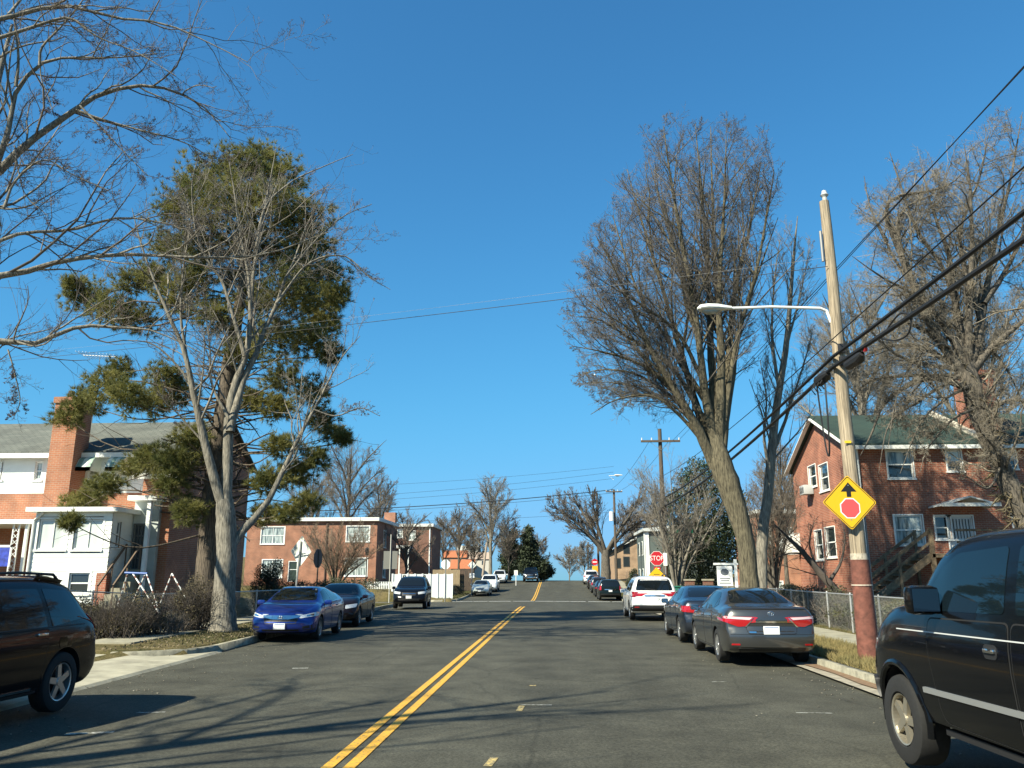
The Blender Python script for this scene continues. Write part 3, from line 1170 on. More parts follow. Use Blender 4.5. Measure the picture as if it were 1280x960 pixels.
def glass_sedan(c, dz=0.0, fast=False, seam=True):
    g = GLASS_DARK()
    q = lambda pts: [(X(c, u_), z + dz) for u_, z in pts]
    if fast:
        c.both('window', q([(.675, .965), (.59, 1.27), (.505, 1.345), (.50, .985)]), g)
        c.both('window', q([(.485, .985), (.49, 1.345), (.37, 1.33), (.27, 1.19), (.255, 1.05)]), g)
        c.patch('windshield', [(-.66, 1.045 + dz), (.66, 1.045 + dz), (.53, 1.365 + dz), (-.53, 1.365 + dz)], 'front', g, rnd=.07)
        c.patch('rear_window', [(-.60, 1.13 + dz), (.60, 1.13 + dz), (.50, 1.36 + dz), (-.50, 1.36 + dz)], 'rear', g, rnd=.07)
    else:
        c.both('window', q([(.665, .985), (.585, 1.30), (.507, 1.385), (.50, 1.005)]), g)
        c.both('window', q([(.485, 1.005), (.49, 1.385), (.37, 1.365), (.315, 1.275), (.295, 1.045)]), g)
        c.both('window', q([(.283, 1.05), (.30, 1.24), (.25, 1.12)]), g, rnd=.015)
        c.patch('windshield', [(-.68, 1.07 + dz), (.68, 1.07 + dz), (.54, 1.40 + dz), (-.54, 1.40 + dz)], 'front', g, rnd=.07)
        c.patch('rear_window', [(-.62, 1.165 + dz), (.62, 1.165 + dz), (.505, 1.40 + dz), (-.505, 1.40 + dz)], 'rear', g, rnd=.07)


def doors_sedan(c, hm=None):
    ar = c.s['axle_r'] / c.s['L']
    q = lambda pts: [(X(c, u_), z) for u_, z in pts]
    c.door(q([(.70, .30), (.705, .90), (.50, .965), (.495, .28)]), (X(c, .535), .86), hm=hm)
    c.door(q([(.485, .28), (.49, .965), (.30, .98), (ar + .075, .62), (ar + .09, .30)]), (X(c, .335), .88), hm=hm)
    c.both('sill_trim', q([(.70, .215), (.70, .25), (ar + .09, .25), (ar + .09, .215)]), DARKPL(), rnd=0)


def glass_suv(c, ws=(.72, 1.24, .60, 1.62), rg=(.74, 1.16, .62, 1.60), belt=1.09, topz=1.58, u_front=.665, u_rear=.10, dark=None):
    g = GLASS_DARK()
    q = lambda pts: [(X(c, u_), z) for u_, z in pts]
    c.both('window', q([(u_front, belt), (u_front - .085, topz - .08), (.495, topz), (.49, belt)]), g)
    c.both('window', q([(.475, belt), (.48, topz), (.295, topz), (.285, belt)]), g)
    c.both('window', q([(.265, belt), (.275, topz), (u_rear + .05, topz - .03), (u_rear, belt + .08)]), g)
    c.patch('windshield', [(-ws[0], ws[1]), (ws[0], ws[1]), (ws[2], ws[3]), (-ws[2], ws[3])], 'front', g, rnd=.08)
    c.patch('rear_window', [(-rg[0], rg[1]), (rg[0], rg[1]), (rg[2], rg[3]), (-rg[2], rg[3])], 'rear', g, rnd=.08)


def doors_suv(c, top=1.05, low=.34, hm=None, hz=.98):
    ar = c.s['axle_r'] / c.s['L']
    q = lambda pts: [(X(c, u_), z) for u_, z in pts]
    c.door(q([(.69, low), (.695, top - .06), (.49, top), (.485, low)]), (X(c, .525), hz), hm=hm)
    c.door(q([(.475, low), (.48, top), (.28, top + .01), (ar + .09, .70), (ar + .10, low)]), (X(c, .315), hz + .01), hm=hm)
    c.both('sill_trim', q([(.70, low - .075), (.70, low - .02), (ar + .1, low - .02), (ar + .1, low - .075)]), DARKPL(), rnd=0)


def rails(c, z0, y=.58, u0=.15, u1=.5, m=None):
    for sy in (1, -1):
        mb = MB()
        x0, x1 = X(c, u0), X(c, u1)
        mb.tube([(x0, sy * y, z0 - .03), (x0 + .1, sy * y, z0 + .035), ((x0 + x1) / 2, sy * y, z0 + .055), (x1 - .1, sy * y, z0 + .03), (x1, sy * y, z0 - .04)], .018, 8)
        for k in (.25, .75):
            xx = x0 + (x1 - x0) * k
            mb.bar((xx, sy * y, z0 - .06), (xx, sy * y, z0 + .05), .05, .03)
        mb.build('roof_rail', m or DARKPL(), c.root, smooth=True)


def simple_front(c, z, lamp_w=.30, grille=True, plate=True, lampz=.1):
    for sg in (1, -1):
        W2 = c.s['W'] / 2
        c.patch('headlight', [(sg * (W2 - .06), z + lampz), (sg * (W2 - lamp_w - .12), z + lampz * .5), (sg * (W2 - lamp_w - .1), z - lampz * .7), (sg * (W2 - .08), z - lampz * .2)], 'front', CLEARL(), rnd=.03)
    if grille:
        c.patch('grille', [(-.42, z + .03), (.42, z + .03), (.36, z - .13), (-.36, z - .13)], 'front', DARKPL())
        c.patch('grille_bar', [(-.34, z - .02), (.34, z - .02), (.34, z - .05), (-.34, z - .05)], 'front', CHROME(), off=.012, rnd=0)
    c.patch('air_intake', [(-.6, z - .28), (.6, z - .28), (.55, z - .40), (-.55, z - .40)], 'front', DARKPL())
    if plate:
        c.plate('front', 0, z - .21)


# ---- grey sedan parked nearest on the right
def near_sedan():
    c = Car('sedan', 'dark grey sedan with red tail lamps, nearest of the cars parked along the right kerb', 'car', dict(SEDAN, rim='ten'),
            paint('paint_graphite', (.085, .085, .083), .75, .30), (4.20, 16.65 + 2.425, 0), 0, 'cars parked along the right kerb')
    glass_sedan(c)
    doors_sedan(c)
    c.mirrors(X(c, .67), 1.0)
    hl = mat('lamp_lens_pale', (.75, .55, .55), .1, coat=1.0)
    for sg in (1, -1):
        lp = [(sg * .90, .935), (sg * .33, .915), (sg * .35, .895), (sg * .50, .745), (sg * .64, .735), (sg * .90, .835)]
        o = c.patch('tail_light', lp, 'rear', REDL(), .012, rnd=.02, res=.05)
        c.patch('reverse_lamp', [(sg * .86, .928), (sg * .36, .91), (sg * .42, .865), (sg * .86, .89)], 'rear', hl, .017, parent=o, rnd=.012)
        c.patch('trim_strip', [(sg * .345, .90), (sg * .325, .905), (sg * .475, .735), (sg * .52, .725)], 'rear', CHROME(), .010, rnd=.004)
        ax = 'L' if sg > 0 else 'R'
        c.patch('tail_light', [(X(c, .012), .925), (X(c, .085), .915), (X(c, .03), .80), (X(c, .012), .815)], ax, REDL(), .010, rnd=.02)
        c.patch('reflector', [(sg * .78, .42), (sg * .62, .42), (sg * .62, .39), (sg * .78, .39)], 'rear', REDL(), .006, rnd=.01)
    c.patch('door_gap', [(-.50, .755), (.50, .755), (.47, .60), (-.47, .60)], 'rear', SEAM(), .002, rnd=.05)
    c.patch('trunk_panel', [(-.49, .745), (.49, .745), (.46, .61), (-.46, .61)], 'rear', c.paint, .004, rnd=.05)
    c.patch('trunk_trim', [(-.46, .845), (.46, .845), (.46, .815), (-.46, .815)], 'rear', CHROME(), .008, rnd=.004)
    c.patch('bumper_gap', [(-.86, .598), (.86, .598), (.86, .59), (-.86, .59)], 'rear', SEAM(), .002, rnd=0)
    c.patch('diffuser', [(-.66, .335), (.66, .335), (.60, .24), (-.60, .24)], 'rear', DARKPL(), .006)
    mb = MB().box((-2.30, -.9, .30), (-2.20, .9, .325))
    c.plate('rear', .02, .675)
    for a, b in ((.058, .04), (.022, .038)):
        c.ring('emblem', 'rear', 0, .985, a, b, .006, CHROME())
    c.ring('emblem', 'rear', 0, 1.0, .038, .014, .005, CHROME())
    mb = MB().box((-2.405, .28, .655), (-2.395, .44, .672))
    c.patch('model_badge', [(.31, .65), (.44, .65), (.44, .625), (.31, .625)], 'rear', CHROME(), .009, rnd=.004)
    c.patch('rear_spoiler', [(-.72, 1.085), (.72, 1.085), (.70, 1.06), (-.70, 1.06)], 'rear', c.paint, .022, rnd=.01)
    simple_front(c, .68)


# ---- blue sedan, nose towards us on the left
def blue_sedan():
    c = Car('sedan', 'bright blue sedan facing the camera by the left kerb, chrome grille bar', 'car', dict(CIVIC, rim='split'),
            paint('paint_blue', (.007, .032, .235), .45, .28), (-7.50, 22.0 + 2.315, 0), 180 + 3.6, 'cars parked along the left kerb')
    glass_sedan(c, fast=True)
    doors_sedan(c, hm=c.paint)
    c.mirrors(X(c, .675), .985, w_=.22)
    for sg in (1, -1):
        o = c.patch('headlight', [(sg * .87, .76), (sg * .42, .655), (sg * .50, .60), (sg * .88, .66)], 'front', CLEARL(), .010, rnd=.02, res=.05)
        c.patch('lamp_reflector', [(sg * .80, .715), (sg * .64, .68), (sg * .64, .645), (sg * .80, .67)], 'front', CHROME(), .014, parent=o, rnd=.015)
        c.patch('fog_recess', [(sg * .86, .44), (sg * .56, .40), (sg * .60, .31), (sg * .84, .30)], 'front', DARKPL(), .004)
        c.patch('tail_light', [(sg * .86, .88), (sg * .50, .86), (sg * .55, .72), (sg * .86, .70)], 'rear', REDL(), .01)
        ax = 'L' if sg > 0 else 'R'
        c.patch('headlight', [(X(c, .955), .775), (X(c, .99), .69), (X(c, .975), .64), (X(c, .94), .70)], ax, CLEARL(), .008, rnd=.015)
    c.patch('grille_bar', [(-.48, .675), (.48, .675), (.50, .63), (.22, .575), (-.22, .575), (-.50, .63)], 'front', CHROME(), .014, rnd=.02, res=.05)
    c.patch('grille', [(-.47, .60), (.47, .60), (.40, .47), (-.40, .47)], 'front', DARKPL(), .006)
    c.ring('emblem', 'front', 0, .61, .075, .062, .008, CHROME())
    x = c.surf_front(0, .61)
    mb = MB()
    for sy in (-.034, .034):
        mb.bar((x + .02, sy * .8, .575), (x + .02, sy, .645), .016, .012)
    mb.bar((x + .02, -.03, .61), (x + .02, .03, .61), .012, .012)
    mb.build('emblem', CHROME(), c.root)
    c.patch('air_intake', [(-.50, .33), (.50, .33), (.46, .23), (-.46, .23)], 'front', DARKPL(), .004)
    c.plate('front', 0, .41)
    c.patch('hood_gap', [(-.70, .77), (.70, .77), (.70, .764), (-.70, .764)], 'front', SEAM(), .002, rnd=0)
    mb = MB()
    for y in (.12, -.42):
        z0, z1 = 1.045, 1.09
        xa, xb = c.surf_front(y, z0) + .02, c.surf_front(y + .42, z1) + .02
        mb.tube([(xa, y, z0), (xb, y + .42, z1)], .009, 6)
    mb.build('wiper', DARKPL(), c.root)
    xw = c.surf_front(-.55, 1.33)
    MB().obox((c.surf_front(.50, 1.325) + .008, .50, 1.325), (.02, 0, .03), (0, .025, 0), (.004, 0, 0)).build('windshield_sticker', PLATE(), c.root)


def other_cars():
    # dark blue-grey sedan ahead of the grey one
    c = Car('sedan', 'dark blue-black sedan parked between the grey sedan and the white SUV', 'car', dict(SEDAN, L=4.7, axle_r=1.0, axle_f=3.7, rim='ten'),
            paint('paint_midnight', (.018, .024, .036), .5, .28), (4.18, 21.95 + 2.35, 0), 0, 'cars parked along the right kerb')
    glass_sedan(c); doors_sedan(c); c.mirrors(X(c, .67), 1.0)
    for sg in (1, -1):
        c.patch('tail_light', [(sg * .88, .95), (sg * .52, .94), (sg * .55, .78), (sg * .88, .80)], 'rear', REDL(), .010)
        c.patch('tail_light', [(X(c, .012), .94), (X(c, .08), .935), (X(c, .04), .80), (X(c, .012), .80)], 'L' if sg > 0 else 'R', REDL(), .010)
    c.plate('rear', 0, .76); simple_front(c, .68)
    # white SUV
    c = Car('suv', 'white SUV with dark tinted rear window, parked before the stop sign', 'car', dict(SUV, rim='five'),
            paint('paint_white', (.78, .78, .76), 0, .35), (3.90, 33.3 + 2.395, 0), 0, 'cars parked along the right kerb')
    glass_suv(c); doors_suv(c); c.mirrors(X(c, .66), 1.10, h=.16); rails(c, 1.735, .60)
    for sg in (1, -1):
        c.patch('tail_light', [(sg * .94, 1.12), (sg * .70, 1.10), (sg * .66, .97), (sg * .80, .90), (sg * .94, .93)], 'rear', REDL(), .012)
        c.patch('tail_light', [(X(c, .01), 1.10), (X(c, .06), 1.11), (X(c, .035), .94), (X(c, .01), .94)], 'L' if sg > 0 else 'R', REDL(), .010)
        c.patch('reflector', [(sg * .8, .54), (sg * .62, .54), (sg * .62, .50), (sg * .8, .50)], 'rear', REDL(), .02)
    c.patch('tailgate_trim', [(-.42, .985), (.42, .985), (.38, .93), (-.38, .93)], 'rear', CHROME(), .012, rnd=.02)
    c.patch('bumper', [(-.93, .60), (.93, .60), (.90, .37), (-.90, .37)], 'rear', DARKPL(), .012)
    c.both('cladding', [(X(c, .0), .55), (X(c, .10), .50), (X(c, .10), .38), (X(c, .0), .40)], DARKPL(), off=.01)
    c.plate('rear', 0, .82)
    c.patch('wiper', [(-.05, 1.20), (.35, 1.22), (.35, 1.205), (-.05, 1.18)], 'rear', DARKPL(), .02, rnd=0)
    simple_front(c, .85)
    # maroon car
    c = Car('sedan', 'maroon sedan half hidden beyond the white SUV', 'car', dict(SEDAN), paint('paint_maroon', (.075, .012, .014), .4, .3),
            (4.72, 43.0 + 2.4, rz(45)), 0, 'cars parked along the right kerb')
    glass_sedan(c); doors_sedan(c); c.mirrors(X(c, .67), 1.0); simple_front(c, .68)
    for sg in (1, -1):
        c.patch('tail_light', [(sg * .88, .95), (sg * .52, .94), (sg * .55, .78), (sg * .88, .80)], 'rear', REDL(), .010)
    c.plate('rear', 0, .76)
    # minivan past the crossing
    c = Car('minivan', 'dark green minivan, first of the cars parked past the crossing', 'car', dict(MINIVAN),
            paint('paint_green', (.014, .024, .022), .4, .3), (4.62, 71.3 + 2.5, rz(73)), 0, 'cars parked along the right kerb')
    glass_suv(c, rg=(.78, 1.14, .66, 1.62), u_front=.72); doors_suv(c); c.mirrors(X(c, .72), 1.10, h=.16); rails(c, 1.75, .60)
    for sg in (1, -1):
        c.patch('tail_light', [(sg * .95, 1.22), (sg * .78, 1.22), (sg * .76, .86), (sg * .95, .86)], 'rear', REDL(), .012)
    c.patch('tailgate_trim', [(-.5, .93), (.5, .93), (.5, .87), (-.5, .87)], 'rear', CHROME(), .012, rnd=.01)
    c.plate('rear', 0, .79); c.patch('bumper', [(-.9, .55), (.9, .55), (.88, .40), (-.88, .40)], 'rear', DARKPL(), .008)
    simple_front(c, .75)
    far = [('sedan', 'black sedan parked just beyond the dark green minivan', SEDAN, (.016, .017, .020), 78.5, 4.55, 'car'),
           ('wagon', 'dark blue-grey wagon parked beyond the black sedan', WAGON, (.026, .032, .042), 85.2, 4.45, 'car'),
           ('sedan', 'near-black sedan, last dark car before the white one near the crest', SEDAN, (.018, .018, .018), 92.0, 4.4, 'car'),
           ('suv', 'white car parked highest on the right, near the crest', SUV, (.72, .72, .72), 101.5, 4.3, 'car')]
    for nm, lb, sp, colr, y, x, cat in far:
        c = Car(nm, lb, cat, dict(sp), paint('paint_far_%d' % int(y), colr, .2, .32), (x, y + 2.4, rz(y + 2.4)), 0, 'cars parked along the right kerb')
        if sp is SUV:
            glass_suv(c)
            for sg in (1, -1):
                c.patch('tail_light', [(sg * .94, 1.12), (sg * .70, 1.10), (sg * .72, .92), (sg * .94, .93)], 'rear', REDL(), .012)
        elif sp is WAGON:
            glass_suv(c, ws=(.68, 1.10, .56, 1.50), rg=(.68, 1.06, .56, 1.46), belt=1.02, topz=1.47)
            for sg in (1, -1):
                c.patch('tail_light', [(sg * .88, 1.05), (sg * .70, 1.05), (sg * .70, .82), (sg * .88, .82)], 'rear', REDL(), .012)
        else:
            glass_sedan(c)
            for sg in (1, -1):
                c.patch('tail_light', [(sg * .88, .95), (sg * .52, .94), (sg * .55, .78), (sg * .88, .80)], 'rear', REDL(), .010)
        c.plate('rear', 0, .76); c.mirrors(X(c, .67), 1.05)
        c.root.rotation_euler.y = -math.atan((rz(y + 4) - rz(y)) / 4)

    # ---- left side, noses towards us
    gl = 'cars parked along the left kerb'
    c = Car('sedan', 'dark plum-grey sedan with red mirrors behind the blue sedan', 'car', dict(SEDAN, L=4.8, W=1.84, rim='ten'),
            paint('paint_plum', (.022, .016, .020), .4, .3), (-7.95, 28.4 + 2.4, 0), 180 + 3.6, gl)
    glass_sedan(c); doors_sedan(c)
    c.mirrors(X(c, .67), 1.0, m=paint('paint_wine', (.16, .01, .02), .3, .3)); simple_front(c, .68)
    c = Car('suv', 'black wagon-like SUV facing the camera at the corner left of the street', 'car', dict(SUV, L=4.6, W=1.86, wheel_r=.355, axle_r=.95, axle_f=3.62),
            paint('paint_ink', (.012, .014, .020), .3, .3), (-8.15, 44.8 + 2.3, rz(46)), 180 + 4.5, gl)
    glass_suv(c); doors_suv(c); c.mirrors(X(c, .66), 1.10, h=.16)
    rails(c, 1.735, .58); simple_front(c, .84, lamp_w=.34)
    c = Car('sedan', 'silver-green sedan first past the crossing on the left', 'car', dict(SEDAN, L=4.6, axle_f=3.65),
            paint('paint_silver', (.46, .50, .46), .5, .3), (-7.35, 79.8 + 2.3, rz(82)), 180, gl)
    glass_sedan(c); doors_sedan(c); c.mirrors(X(c, .67), 1.0); simple_front(c, .68)
    c = Car('suv', 'white SUV parked right behind the silver-green sedan', 'car', dict(SUV), paint('paint_white2', (.70, .70, .68), 0, .35), (-7.1, 86.5 + 2.4, rz(89)), 180, gl)
    glass_suv(c); doors_suv(c); c.mirrors(X(c, .66), 1.1, h=.16); simple_front(c, .85)
    c.root.rotation_euler.y = math.atan(.045)
    c = Car('wagon', 'pale white wagon parked on the left just below the crest', 'car', dict(WAGON), paint('paint_white3', (.62, .63, .63), 0, .35), (-7.2, 104.0 + 2.4, rz(106)), 180, gl)
    glass_suv(c, ws=(.68, 1.10, .56, 1.50), rg=(.68, 1.06, .56, 1.46), belt=1.02, topz=1.47); c.mirrors(X(c, .655), 1.06, h=.15); simple_front(c, .74)
    c.root.rotation_euler.y = math.atan(.05)
    c = Car('pickup_truck', 'dark pickup driving towards the camera over the crest', 'car', dict(SUV, L=5.4, W=2.0, wheel_r=.38, axle_r=1.2, axle_f=4.5,
            top=[(0, 1.0), (.01, 1.12), (.03, 1.16), (.1, 1.17), (.33, 1.18), (.36, 1.3), (.40, 1.72), (.44, 1.82), (.55, 1.84), (.60, 1.78), (.70, 1.28), (.73, 1.22), (.85, 1.18), (.94, 1.1), (.985, .95), (1, .6)],
            edge=[(0, .9), (.3, .9), (.36, .84), (.42, .76), (.6, .76), (.7, .84), (.8, .86), (1, .84)]),
            paint('paint_coal', (.014, .016, .020), .3, .3), (-3.3, 107.0 + 2.5, rz(108.5)), 180)
    g = GLASS_DARK()
    c.patch('windshield', [(-.74, 1.30), (.74, 1.30), (.62, 1.74), (-.62, 1.74)], 'front', g, rnd=.07)
    c.both('window', [(X(c, .66), 1.2), (X(c, .60), 1.66), (X(c, .52), 1.70), (X(c, .52), 1.2)], g)
    c.both('window', [(X(c, .505), 1.2), (X(c, .505), 1.7), (X(c, .43), 1.68), (X(c, .40), 1.2)], g)
    c.mirrors(X(c, .64), 1.25, h=.22, w_=.24, d=.12); simple_front(c, .90, lamp_w=.26, plate=False)
    c.patch('bumper', [(-.9, .62), (.9, .62), (.86, .44), (-.86, .44)], 'front', CHROME(), .02)


def crossover():
    c = Car('suv', 'dark maroon-black crossover with alloy wheels cut by the left edge of the photo', 'car', dict(MURANO, rim='five', rim_ratio=.72),
            paint('paint_black_cherry', (.018, .008, .008), .4, .26), (-7.34, 11.72 - 2.41, 0), 180, 'cars parked along the left kerb')
    glass_suv(c, belt=1.07, topz=1.54, ws=(.70, 1.20, .60, 1.57), rg=(.70, 1.25, .60, 1.56), u_rear=.115)
    chh = CHROME()
    doors_suv(c, hm=chh, top=1.03)
    c.mirrors(X(c, .67), 1.08, h=.16); rails(c, 1.685, .60, .17, .52, DARKPL()); simple_front(c, .80)
    for sg in (1, -1):
        c.patch('tail_light', [(sg * .93, 1.18), (sg * .70, 1.14), (sg * .72, .98), (sg * .93, 1.0)], 'rear', REDL(), .012)
        ax = 'L' if sg > 0 else 'R'
        c.patch('tail_light', [(X(c, .012), 1.17), (X(c, .085), 1.19), (X(c, .05), 1.06), (X(c, .012), .98)], ax, REDL(), .012, rnd=.02)
        c.patch('sill_strip', [(X(c, .68), .34), (X(c, .68), .37), (X(c, .33), .37), (X(c, .33), .34)], ax, chh, .016, rnd=.006)
        c.patch('fuel_door', [(X(c, .20), .93), (X(c, .235), .93), (X(c, .235), .80), (X(c, .20), .80)], ax, c.paint, .004, rnd=.04)
        c.patch('window_trim', [(X(c, .665), 1.055), (X(c, .665), 1.068), (X(c, .115), 1.075), (X(c, .115), 1.062)], ax, DARKPL(), .010, rnd=0)
    c.patch('rear_spoiler', [(-.62, 1.66), (.62, 1.66), (.62, 1.60), (-.62, 1.60)], 'rear', c.paint, .05)
    c.plate('rear', 0, .85)


def big_suv():
    c = Car('suv', 'tall black SUV with gold-grey wheel and silver side strips, cut by the right edge', 'car', dict(BIGSUV, alloy='tan', alloy_m=mat('wheel_alloy_tan', (.42, .38, .30), .38, metal=.75)),
            paint('paint_black', (.008, .009, .011), .2, .22), (4.20, 8.2 - 1.68, .02), 1.5, 'cars parked along the right kerb')
    g = mat('car_glass_blue', (.006, .012, .017), .02, spec=.45, coat=.05)
    q = lambda pts: [(X(c, u_), z) for u_, z in pts]
    for ax in ('L', 'R'):
        c.patch('window', q([(.715, 1.385), (.705, 1.45), (.655, 1.74), (.61, 1.86), (.468, 1.895), (.46, 1.40)]), ax, g, rnd=.05)
        c.patch('window', q([(.432, 1.40), (.44, 1.895), (.285, 1.89), (.27, 1.40)]), ax, g, rnd=.05)
        c.patch('window', q([(.25, 1.40), (.26, 1.89), (.10, 1.86), (.08, 1.40)]), ax, g, rnd=.05)
    c.patch('windshield', [(-.80, 1.51), (.80, 1.51), (.70, 1.92), (-.70, 1.92)], 'front', g, rnd=.08)
    c.patch('rear_window', [(-.78, 1.32), (.78, 1.32), (.70, 1.78), (-.70, 1.78)], 'rear', g, rnd=.08)
    c.door(q([(.665, .50), (.685, 1.10), (.68, 1.32), (.45, 1.335), (.445, .48)]), None)
    c.door(q([(.437, .48), (.44, 1.335), (.25, 1.335), (.33, .85), (.33, .50)]), None)
    for ax in ('L', 'R'):
        sy = 1 if ax == 'L' else -1
        for u_, z in ((.492, 1.13), (.29, 1.14)):
            b = c.patch('handle_recess', [(X(c, u_) - .09, z - .055), (X(c, u_) + .09, z - .055), (X(c, u_) + .09, z + .05), (X(c, u_) - .09, z + .05)], ax, DARKPL(), .009, rnd=.045)
            y = c.surf_y(X(c, u_), z)
            mb = MB().box((X(c, u_) - .075, sy * (y + .012) - .012, z - .012), (X(c, u_) + .075, sy * (y + .012) + .016, z + .022))
            mb.build('handle', CHROME(), b, bevel=.012)
        c.patch('side_strip', q([(.715, .70), (.715, .745), (.34, .765), (.34, .72)]), ax, mat('strip_silver', (.42, .43, .43), .3, metal=.6), .020, rnd=.008)
        c.patch('pinstripe', q([(.80, 1.196), (.80, 1.206), (.10, 1.246), (.10, 1.236)]), ax, mat('pinstripe_paint', (.55, .56, .55), .4), .0085, rnd=0)
        # flared lip round the front arch
        r = c.s['wheel_r'] * 1.2
        for axle in (c.s['axle_f'], c.s['axle_r']):
            cx = axle - c.s['L'] / 2
            mb = MB()
            pts, rr = [], []
            for k in range(17):
                a = PI * (-.06 + 1.12 * k / 16)
                x_, z_ = cx + math.cos(a) * (r + .025), .40 + math.sin(a) * (r + .025)
                pts.append((x_, sy * (c.surf_y(x_, max(z_, .5)) - .012), z_))
            mb.tube(pts, .035, 8)
            mb.build('wheel_arch_flare', c.paint, c.root, smooth=True)
        mb = MB()
        x0 = X(c, .675)
        mb.tube([(x0 - .1, sy * .72, .78), (x0 - .55, sy * .66, .88), (x0 - 1.2, sy * .6, .9)], .02, 6)
    c.mirrors(X(c, .645), 1.48, w_=.27, h=.24, d=.15, out=.16)
    mb = MB()
    for sy in (1, -1):
        MB().bar((-1.5, sy * .80, .40), (1.0, sy * .80, .40), .20, .05).build('running_board', DARKPL(), c.root)
    simple_front(c, .98, lamp_w=.26)
    c.patch('bumper', [(-.92, .70), (.92, .70), (.9, .50), (-.9, .50)], 'front', DARKPL(), .03)
    for sg in (1, -1):
        c.patch('tail_light', [(sg * .97, 1.25), (sg * .84, 1.25), (sg * .84, .90), (sg * .97, .90)], 'rear', REDL(), .012)
    c.plate('rear', 0, .85)
# ------------------------------------------------------------------ ground, road, kerbs
def asphalt_mat():
    m = bpy.data.materials.new('asphalt')
    m.use_nodes = True
    N, L = m.node_tree.nodes, m.node_tree.links
    b = N['Principled BSDF']
    b.inputs['Roughness'].default_value = 0.82
    b.inputs['Specular IOR Level'].default_value = 0.2
    tc = N.new('ShaderNodeTexCoord')

    def noise(sc, det=4, st=(1, 1, 1), rough=.6):
        mp = N.new('ShaderNodeMapping'); mp.inputs['Scale'].default_value = st
        n = N.new('ShaderNodeTexNoise'); n.inputs['Scale'].default_value = sc; n.inputs['Detail'].default_value = det; n.inputs['Roughness'].default_value = rough
        L.new(tc.outputs['Object'], mp.inputs[0]); L.new(mp.outputs[0], n.inputs['Vector'])
        return n.outputs['Fac']

    def ramp(fac, a, ca, bb, cb):
        r = N.new('ShaderNodeValToRGB')
        r.color_ramp.elements[0].position = a; r.color_ramp.elements[1].position = bb
        r.color_ramp.elements[0].color = (*ca, 1); r.color_ramp.elements[1].color = (*cb, 1)
        L.new(fac, r.inputs[0])
        return r.outputs[0]

    def mul(x, y, f=1.0):
        q = N.new('ShaderNodeMix'); q.data_type = 'RGBA'; q.blend_type = 'MULTIPLY'; q.inputs['Factor'].default_value = f
        L.new(x, q.inputs[6]); L.new(y, q.inputs[7])
        return q.outputs[2]
    g = lambda v: (v, v, v)
    base = ramp(noise(170, 3, rough=.8), .36, (.047, .0455, .035), .66, (.095, .092, .070))
    c = mul(base, ramp(noise(34, 3, rough=.8), .40, g(.62), .62, g(1.25)))
    c = mul(c, ramp(noise(1.1, 6), .32, g(.72), .68, g(1.2)))
    c = mul(c, ramp(noise(.55, 4, (1, .05, 1)), .35, g(.84), .65, g(1.12)))       # wheel-worn lanes along the street
    c = mul(c, ramp(noise(5, 5), .55, g(1.0), .78, g(.82)))                       # oil and tar blotches
    v = N.new('ShaderNodeTexVoronoi'); v.feature = 'DISTANCE_TO_EDGE'; v.inputs['Scale'].default_value = .33
    wv = N.new('ShaderNodeMix'); wv.data_type = 'VECTOR'; wv.inputs['Factor'].default_value = .18
    nz = N.new('ShaderNodeTexNoise'); nz.inputs['Scale'].default_value = 1.4; nz.inputs['Detail'].default_value = 5
    L.new(tc.outputs['Object'], nz.inputs['Vector']); L.new(tc.outputs['Object'], wv.inputs[4]); L.new(nz.outputs['Color'], wv.inputs[5])
    L.new(wv.outputs[1], v.inputs['Vector'])
    c = mul(c, ramp(v.outputs['Distance'], .003, g(.55), .008, g(1.0)), .45)      # hairline cracks
    L.new(c, b.inputs['Base Color'])
    bp = N.new('ShaderNodeBump'); bp.inputs['Strength'].default_value = .55; bp.inputs['Distance'].default_value = .006
    L.new(noise(120, 3), bp.inputs['Height']); L.new(bp.outputs[0], b.inputs['Normal'])
    return m


def worn_paint(name, col, wear=.42):
    m = bpy.data.materials.new(name)
    m.use_nodes = True
    N, L = m.node_tree.nodes, m.node_tree.links
    b = N['Principled BSDF']
    b.inputs['Roughness'].default_value = 0.7
    tc = N.new('ShaderNodeTexCoord')
    n = N.new('ShaderNodeTexNoise'); n.inputs['Scale'].default_value = 22; n.inputs['Detail'].default_value = 8; n.inputs['Roughness'].default_value = .75
    L.new(tc.outputs['Object'], n.inputs['Vector'])
    r = N.new('ShaderNodeValToRGB')
    r.color_ramp.elements[0].position = wear - .06; r.color_ramp.elements[1].position = wear + .06
    r.color_ramp.elements[0].color = (.10, .095, .07, 1); r.color_ramp.elements[1].color = (*col, 1)
    L.new(n.outputs['Fac'], r.inputs[0]); L.new(r.outputs[0], b.inputs['Base Color'])
    return m


